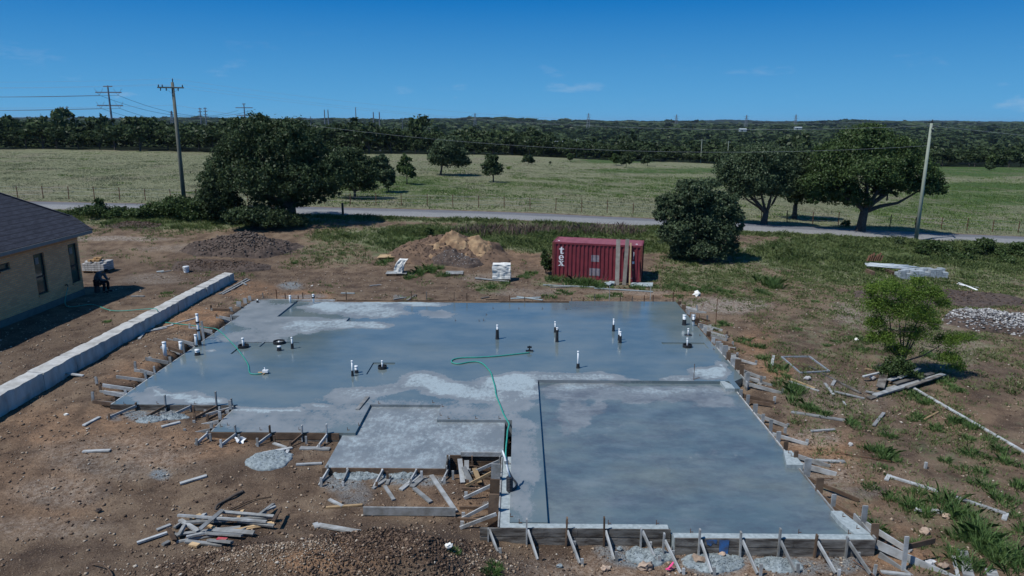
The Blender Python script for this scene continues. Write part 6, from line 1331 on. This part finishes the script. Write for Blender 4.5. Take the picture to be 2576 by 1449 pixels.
# ------------------------------------------------------------------ loose timber
def plank(label, a, b, wd=.14, th=.045, mat='wood_g', dz=(.04, .04), roll=0.0, group=None, warp=0.0, hz=None):
    A = GT(*a); B_ = GT(*b); A = Vector((A.x, A.y, t1(A.x, A.y, True) + dz[0])); B_ = Vector((B_.x, B_.y, t1(B_.x, B_.y, True) + dz[1]))
    # keep the whole board clear of the bumps it lies on
    n = 8; need = max(t1(*(A.lerp(B_, k / n)).xy, True) + th * .55 - A.lerp(B_, k / n).z for k in range(n + 1)); need = max(0, min(need, .12))
    A.z += need; B_.z += need
    o = MB().beam(A, B_, wd, th, roll=roll, segs=4, warp=warp).build('plank', MAT[mat], None, origin=A.lerp(B_, .5)); return tag(o, label, 'plank', group)
g_ = 'loose boards lying round the slab'
PL = [('grey pointed board lying alone on open soil at far left', (209, 1138), (278, 1136), .13), ('grey pointed board below the small grey crumb patch', (453, 1220), (521, 1201), .13), ('short grey board beside the left wing form', (211, 1074), (251, 1052), .12),
      ('short grey board right of the left wing crumbs', (407, 1076), (453, 1064), .13), ('brown board lying against the patio recess edge', (900, 1051), (926, 1018), .14), ('thin dark board tip left of the lumber heap', (395, 1338), (430, 1325), .10),
      ('long grey board on edge, bottom side of the open L', (915, 1300), (1146, 1300), .24), ('long grey board forming the slanting side of the open L', (1085, 1201), (1146, 1291), .13),
      ('grey board left of the open L, crossing another', (1008, 1236), (1058, 1196), .14), ('pale grey board crossing left of the open L', (1036, 1228), (1060, 1206), .16), ('grey board sloping down inside the open L', (1042, 1232), (1084, 1268), .13),
      ('short grey board with pale end near the patio spill', (938, 1233), (972, 1208), .10), ('tiny upright looking board near the patio spill', (973, 1222), (980, 1205), .10), ('narrow tan stake left of the open L', (968, 1226), (991, 1262), .10),
      ('pale board leaning to the patio form near the spill', (964, 1190), (985, 1202), .12), ('grey board near the foot of the patio notch', (1112, 1184), (1172, 1176), .07), ('pair of pale yellow boards, upper one', (820, 1280), (912, 1274), .08, .04, 'wood_y'), ('short grey board above the pale yellow ones', (828, 1262), (862, 1278), .10),
      ('long grey board at the edge of the spoil ridge', (800, 1322), (905, 1345), .16), ('short grey block at the end of the long ridge board', (793, 1318), (800, 1330), .14), ('grey board with spike crossing the left spill', (660, 1143), (735, 1128), .13), ('grey board standing out from the middle left brace', (712, 1162), (725, 1135), .10), ('pale board between the middle left braces', (688, 1118), (720, 1128), .10),
      ('horizontal kicker board left of the patio corner', (745, 1172), (810, 1168), .10), ('horizontal kicker board below the right end of the middle left form', (755, 1130), (830, 1132), .20), ('grey board leaning in front of the retaining wall end', (552, 742), (622, 702), .13), ('second grey board beside the wall end', (560, 742), (628, 705), .10), ('short stubby board by the wall end', (575, 718), (592, 708), .12), ('pale offcut by the wall end', (608, 712), (620, 718), .12),
      ('pale grey offcut left of the white bucket', (394, 684), (412, 682), .3, .04, 'ledge'), ('thin grey board crossing the pale offcut', (405, 686), (431, 681), .10), ('small board lying in the house shadow', (330, 747), (363, 747), .16),
      ('grey board on the dirt bank, upper of three', (366, 835), (436, 818), .12), ('grey board on the dirt bank, middle of three', (360, 837), (420, 826), .09), ('grey board on the dirt bank, lower of three', (350, 853), (362, 838), .12), ('long board on the bank reaching the tall vent pipe', (430, 816), (500, 800), .10), ('short brown board at the foot of the wall', (184, 912), (208, 922), .10, .045, 'wood_b'), ('dark offcut at the foot of the wall', (186, 930), (208, 917), .12, .045, 'wood_b'),
      ('long thin board lying left of the container weeds', (1366, 718), (1520, 724), .10, .045, 'ledge'), ('long thin board in front of the container', (1384, 724), (1450, 722), .08), ('long pale board in front of the planks by the container', (1495, 726), (1642, 735), .10, .045, 'ledge'), ('grey board in front of the square white stone', (1195, 703), (1280, 711), .22), ('short board behind the back edge left of centre', (990, 755), (1022, 750), .12), ('leaning dark board at the back edge left of centre', (1025, 757), (1046, 743), .15, .05, 'wood_d'), ('brown offcut at the back edge, middle', (1210, 752), (1230, 748), .14, .045, 'wood_d'), ('flat brown board at the back edge, middle', (1222, 754), (1252, 753), .12, .045, 'wood_b'), ('long pale board at the back edge right of centre', (1285, 752), (1360, 749), .16, .04, 'ledge'), ('second long pale board at the back edge right of centre', (1300, 748), (1365, 755), .14, .04, 'ledge'), ('pale board on soil behind the left of the slab', (858, 739), (892, 740), .12, .04, 'ledge'), ('thin stick on soil left of the tall white stone', (930, 720), (958, 717), .10),
      ('long grey board lying right of the slab below the weeds', (1990, 1037), (2125, 1060), .17), ('short grey board standing among the right weeds', (1941, 922), (1946, 897), .11), ('thin brown board running under the metal frame', (2035, 924), (2165, 992), .10, .05, 'wood_d'), ('pale short board below the brown one', (2075, 967), (2097, 994), .10), ('thin pale board left of the lumber pile', (2098, 988), (2174, 1005), .09), ('tiny offcut beside the brown board', (2093, 971), (2101, 958), .12), ('small pale stick on bare soil right of the slab', (2121, 1010), (2128, 1020), .06), ('short board near the small weeds right', (2198, 1072), (2223, 1044), .11), ('tan board near the long diagonal board', (2325, 1054), (2360, 1040), .07, .04, 'wood_y'), ('long diagonal board running off the right edge', (2292, 978), (2600, 1152), .12), ('long board with block ends in the right weeds, upper half', (2238, 1202), (2360, 1240), .12), ('long board with block ends in the right weeds, lower half', (2404, 1257), (2528, 1297), .12), ('block end of the long weed board, upper', (2229, 1212), (2237, 1198), .12), ('block end of the long weed board, lower', (2525, 1310), (2531, 1294), .12), ('short wide board in the right weeds', (2342, 1284), (2378, 1294), .18), ('grey board at the bottom right corner of weeds', (2420, 1386), (2437, 1449), .24), ('narrow grey board left of the bottom right one', (2398, 1400), (2410, 1449), .08), ('thin board along the right weeds beside the slab', (1985, 962), (2060, 985), .06), ('curved thin pole between the right weeds', (1985, 955), (2050, 978), .06, .05, 'wood_y'), ('thin yellow stick left of the mesquite', (2175, 930), (2222, 935), .05, .04, 'wood_y'), ('horizontal grey board behind the right forms', (2085, 1163), (2125, 1164), .16), ('horizontal board near the curb end stakes', (2052, 1160), (2120, 1165), .12), ('board lying below the right form braces', (2040, 1088), (2100, 1084), .1), ('grey board at the bottom right of the gravel spill', (2215, 1438), (2290, 1449), .10), ('grey board beside the lowest weeds at the bottom right', (2480, 1440), (2510, 1446), .3)]
for it in PL:
    lb, a, b, wd = it[:4]; th = it[4] if len(it) > 4 else .045; mt = it[5] if len(it) > 5 else 'wood_g'
    on = 'on edge' in lb
    o = plank(lb, a, b, wd if not on else .05, th if not on else .24, mt, dz=(.13, .13) if on else (.03, .03), group=g_)
    if 'patio recess edge' in lb: o.location.z = .03
A = Vector((-19.4, 29.2, .58)); B_ = GT(210, 948); B_.z = t1(B_.x, B_.y) + .05; A = atY(75, 927, 27.5)
tag(MB().beam(A, Vector((B_.x, B_.y, B_.z)), .12, .05).build('plank', MAT['wood_g'], None, origin=A), 'long grey board propped over the white block wall', 'plank', g_)
# tangled lumber heap bottom left
HB = [((440, 1352), (605, 1330), 0), ((445, 1362), (600, 1340), 0), ((470, 1328), (700, 1312), 1), ((450, 1317), (672, 1330), 2), ((560, 1306), (690, 1318), 2), ((505, 1352), (562, 1308), 3), ((690, 1337), (708, 1302), 3), ((468, 1370), (560, 1374), 0), ((510, 1349), (610, 1357), 1), ((540, 1343), (640, 1352), 1), ((470, 1360), (520, 1350), 1), ((600, 1322), (690, 1334), 1), ((480, 1315), (505, 1301), 0), ((500, 1322), (517, 1304), 1), ((640, 1318), (668, 1298), 1), ((655, 1312), (690, 1286), 2), ((665, 1304), (695, 1292), 2), ((600, 1318), (612, 1297), 1), ((560, 1345), (690, 1322), 0), ((580, 1338), (680, 1326), 0), ((455, 1322), (500, 1346), 1), ((345, 1369), (428, 1347), 0), ((425, 1343), (440, 1366), 1), ((410, 1375), (426, 1363), 0), ((440, 1335), (460, 1322), 0), ((520, 1325), (560, 1342), 0), ((450, 1356), (466, 1336), 1), ((525, 1369), (585, 1376), 1), ((480, 1375), (500, 1379), 0), ((600, 1345), (625, 1330), 0)]
rh = random.Random(8)
desc = ['pointed', 'thin', 'long', 'slanting', 'crossing', 'flat', 'half buried', 'topmost']
for i, (a, b, lv) in enumerate(HB):
    mt = 'wood_y' if i in (12, 17, 18, 19, 25, 28) else ('wood_b' if i in (6, 22) else 'wood_g')
    lb = {2: 'long grey board lying level across the back of the lumber heap', 3: 'long grey board on top of the middle of the lumber heap', 4: 'grey board crossing the top right of the lumber heap', 5: 'slanting grey board rising to the upper middle of the lumber heap', 6: 'brown upright tilted board at the right end of the lumber heap', 21: 'leftmost board trailing out of the lumber heap on the soil', 22: 'short brown board leaning at the left end of the lumber heap', 15: 'grey board end sticking up at the top right of the lumber heap', 12: 'short yellow board end at the top left of the lumber heap', 17: 'short yellow board standing up at the back of the lumber heap', 7: 'lowest long grey board along the front of the lumber heap', 28: 'tiny yellow offcut at the front of the lumber heap'}.get(i, 'weathered board in the tangled lumber heap at the bottom left')
    o = plank(lb, a, b, rh.uniform(.08, .13), .05, mt, dz=(.04 + .075 * lv + rh.uniform(0, .03), .04 + .075 * lv + rh.uniform(0, .03)), roll=rh.uniform(-.4, .4), group='boards of the bottom left lumber heap')
o = plank('short board sprayed red at the front of the lumber heap', (548, 1371), (572, 1371), .10, .052, 'wood_y', dz=(.17, .17)); o.data.materials[0] = M('red_sprayed_wood', (.45, .02, .05), (.30, .18, .14), 6, .8)
# lumber pile below the mesquite
for i, (a, b, w_, z_) in enumerate((((2185, 1003), (2300, 972), .24, .05), ((2200, 1000), (2372, 950), .22, .12), ((2230, 985), (2340, 955), .3, .06), ((2250, 975), (2345, 950), .2, .16), ((2235, 968), (2300, 948), .18, .20), ((2260, 966), (2310, 945), .16, .25), ((2280, 985), (2365, 958), .16, .18), ((2170, 958), (2210, 952), .10, .2), ((2178, 985), (2204, 994), .10, .03), ((2213, 985), (2222, 955), .3, .18))):
    plank({0: 'longest near board of the lumber pile under the mesquite', 1: 'long grey board reaching right from the pile under the mesquite', 9: 'short wide board standing steeply in the pile under the mesquite', 7: 'short pale board at the upper left of the mesquite pile', 8: 'short thin board left of the mesquite pile'}.get(i, 'grey board in the lumber pile under the mesquite'), a, b, w_, .05, 'wood_g' if i % 3 else 'wood_d', dz=(z_, z_ + .05), group='boards of the pile under the mesquite')
# metal frame
A, B1, C1, D1 = GT(1966, 898, .05), GT(2036, 897, .05), GT(2086, 934, .05), GT(2013, 938, .05)
m = MB()
for a, b in ((A, B1), (B1, C1), (C1, D1), (D1, A)): m.beam(a, b, .07, .06)
m2 = thing('window_frame', A, 'empty pale metal frame lying flat on the soil right of the slab', 'frame'); m.build('frame_bar', MAT['steel'], m2)
MAT['pipe_w'] = M('dusty_white_pipe', (.55, .60, .63), (.42, .47, .50), 3, .5)
# white pipes and blocks far right
for i in range(11):
    a = (2168 + random.uniform(-2, 26), 678 + random.uniform(-5, 6)); b = (2270 + random.uniform(-24, 40), 688 + random.uniform(-7, 7)); A = GT(*a); B_ = GT(*b); z_ = .35 + .05 * (i % 3)
    o = MB().tube([A + Vector((0, 0, z_)), B_ + Vector((0, 0, z_ + .1))], .032 + .014 * (i % 2), 8).build('plastic_pipe', MAT['pipe_w'], None, True, origin=A); tag(o, 'long white plastic pipe in the stack beyond the mesquite', 'pipe', 'stacked white pipes on the far right')
p = GT(2230, 690); t = thing('trestle', p, 'low timber trestle carrying the stack of white pipes', 'trestle')
for u in (2190, 2240, 2275):
    q_ = GT(u, 690); MB().beam(q_ + Vector((0, -.4, .14)), q_ + Vector((0, .6, .14)), .2, .28).build('bearer', MAT['wood_b'], t)
p = GT(2197, 668); p.z += .35; m = MB()
for k in range(7): m.beam(p + Vector((-.5 + .16 * k, 0, 0)), p + Vector((-.3 + .16 * k, .1, .4 + .1 * (k % 3))), .16, .02)
tag(m.build('rusty_sheet', MAT['rust'], None, origin=p), 'rusty brown sheet metal scraps on top of the white pipes', 'scrap metal')
MAT['cmu'] = M('pale_block', (.36, .40, .42), (.24, .27, .29), 6, .9, rnd=.2)
for (u, v, nx, nz_, lb) in ((2300, 702, 4, 3, 'stack of pale building blocks, left stack beyond the mesquite'), (2345, 698, 5, 3, 'stack of pale building blocks, right stack beyond the mesquite')):
    p = GT(u, v); t = thing('block_stack', p, lb, 'blocks')
    for k in range(nz_):
        for i in range(nx):
            for j in range(2):
                if k == nz_ - 1 and (i + j) % 3 == 1: continue
                MB().box(p + Vector((-.9 + i * .42, j * .42, .10 + k * .2)), (.39, .40, .19), random.uniform(-.06, .06)).build('block', MAT['cmu'], t)
for i, (a, b, r_, mt, lb) in enumerate((((2412, 712), (2458, 730), .06, 'pvc', 'thick white pipe lying beyond the brown mound'), ((2408, 714), (2440, 722), .04, 'pvc', 'thin white pipe lying beyond the brown mound'))):
    A = GT(*a, .06); B_ = GT(*b, .06); tag(MB().tube([A, B_], r_, 8).build('plastic_pipe', MAT[mt], None, True, origin=A), lb, 'pipe')
plank('pale board beside the white pipes beyond the brown mound', (2392, 712), (2436, 720), .14, .04, 'wood_y'); plank('grey board under the white pipes beyond the brown mound', (2420, 720), (2462, 726), .14, .04, 'wood_g')
# white rag, roots, pink tape, rebar
o = MB().rock(GT(602, 1108, .06), .17, 77, (1.1, .9, .7), .7).build('plastic_bag', MAT['pvc'], None, origin=GT(602, 1108)); tag(o, 'crumpled white plastic bag under the middle left form', 'bag')
rootp = [GT(612 + 0, 1236, .05), GT(590, 1246, .09), GT(562, 1262, .05), GT(546, 1272, .10), GT(541, 1284, .04)]; o = MB().tube(smooth_path(rootp, 4), [.045 - .001 * k for k in range(17)], 6).build('dead_root', MAT['bark'], None, True, origin=rootp[0]); tag(o, 'thick dark bent root on the soil above the lumber heap', 'root')
rootp = [GT(540, 1285, .04), GT(565, 1288, .05), GT(600, 1272, .07), GT(640, 1256, .05), GT(682, 1249, .04)]; o = MB().tube(smooth_path(rootp, 4), [.03 - .001 * k for k in range(17)], 6).build('dead_root', MAT['wood_b'], None, True, origin=rootp[0]); tag(o, 'thin brown root curving right from the thick dark one', 'root')
rootp = [GT(232, 1421, .05), GT(258, 1420, .2), GT(275, 1435, .12), GT(284, 1449, .03)]; o = MB().tube(smooth_path(rootp, 4), .018, 5).build('dead_root', MAT['wood_b'], None, True, origin=rootp[0]); tag(o, 'thin root arching up at the bottom left corner of the ridge', 'root')
for i, (a, b, lb) in enumerate((((2145, 1408), (2200, 1449), 'steel bar sticking out below the garage corner, left'), ((2160, 1404), (2225, 1449), 'steel bar sticking out below the garage corner, right'), ((2100, 1137), (2250, 1162), 'long dark steel rod lying on the right soil'), ((2190, 1368), (2250, 1362), 'steel bar ends right of the garage corner, upper'), ((2185, 1380), (2262, 1372), 'steel bar ends right of the garage corner, lower'), ((2060, 1205), (2095, 1203), 'steel bar ends beside the low garage form'))):
    A = GT(*a, .08); B_ = GT(*b, .04); tag(MB().tube([A, B_], .014, 5).build('rebar_rod', MAT['rust'], None, origin=A), lb, 'rebar')
p = GT(1682, 1430, .08); m = MB(); [m.beam(p + Vector((0, 0, 0)), p + Vector((random.uniform(-.08, .14), random.uniform(-.08, .08), random.uniform(-.05, .15))), .05, .01) for k in range(6)]; tag(m.build('survey_ribbon', M('pink_ribbon', (.75, .08, .25), None, 4, .6), None, origin=p), 'bright pink survey ribbon at the foot of a brace', 'ribbon')
# blue marking paint on the stained form
bx0, bx1 = uX(1776, 1357), uX(1826, 1357); fm = [o for o in bpy.data.objects if o.get('label', '').startswith('stained three board')][0]
MB().add([(bx0, 15.745, -.03), (bx1 - .2, 15.745, -.03), (bx1 - .22, 15.745, -.15), (bx1 - .3, 15.745, -.12), (bx1 - .35, 15.745, -.2), (bx0 + .05, 15.745, -.17)], [(0, 1, 2, 3, 4, 5)]).add([(bx1 - .15, 15.745, -.03), (bx1 + .1, 15.745, -.03), (bx1 + .08, 15.745, -.43), (bx1 - .13, 15.745, -.43)], [(0, 1, 2, 3)]).build('blue_paint', M('blue_marking_paint', (.03, .14, .38), (.06, .075, .11), 5, .8), fm)
for (u, v0, v1, lb) in ((2562, 742, 782, ''), ):
    pass
p = GT(1841, 908); t = thing('survey_stake', GT(1841, 908), 'thin reddish survey stake standing right behind the right form', 'stake')
q_ = GT(1841, 910); 
for (u, v, h, lb) in ((1841, 906, 0, ''),): pass
bpy.data.objects.remove(t)
for (u, v, vt, lb, r_) in ((1800, 822, 750, 'tall thin survey stake behind the right form', .02), (1768, 772, 762, 'short steel pin on the soil behind the right corner', .02), (2328, 1176, 1163, 'small grey stake on the bare soil at right', .05)):
    p = GT(u, v); tp = atY(u, vt, p.y).z; t = thing('survey_stake', p, lb, 'stake'); MB().tube([p - Vector((0, 0, .1)), Vector((p.x, p.y, tp))], r_, 5).build('shaft', MAT['rust'] if r_ < .03 else MAT['wood_g'], t)
# ------------------------------------------------------------------ thin summer haze
hm = bpy.data.materials.new('summer_haze'); hm.use_nodes = True; hn = hm.node_tree; hn.nodes.clear()
ho = hn.nodes.new('ShaderNodeOutputMaterial'); pv = hn.nodes.new('ShaderNodeVolumePrincipled')
pv.inputs['Color'].default_value = (.62, .78, .95, 1); pv.inputs['Density'].default_value = .000045; pv.inputs['Anisotropy'].default_value = .2
hn.links.new(pv.outputs[0], ho.inputs['Volume'])
o = MB().add([(x_, y_, z_) for z_ in (-45, 60) for x_, y_ in ((-8700, -30), (8700, -30), (8700, 9200), (-8700, 9200))], [(3, 2, 1, 0), (4, 5, 6, 7), (0, 1, 5, 4), (1, 2, 6, 5), (2, 3, 7, 6), (3, 0, 4, 7)]).build('haze', hm)
tag(o, kind='stuff')
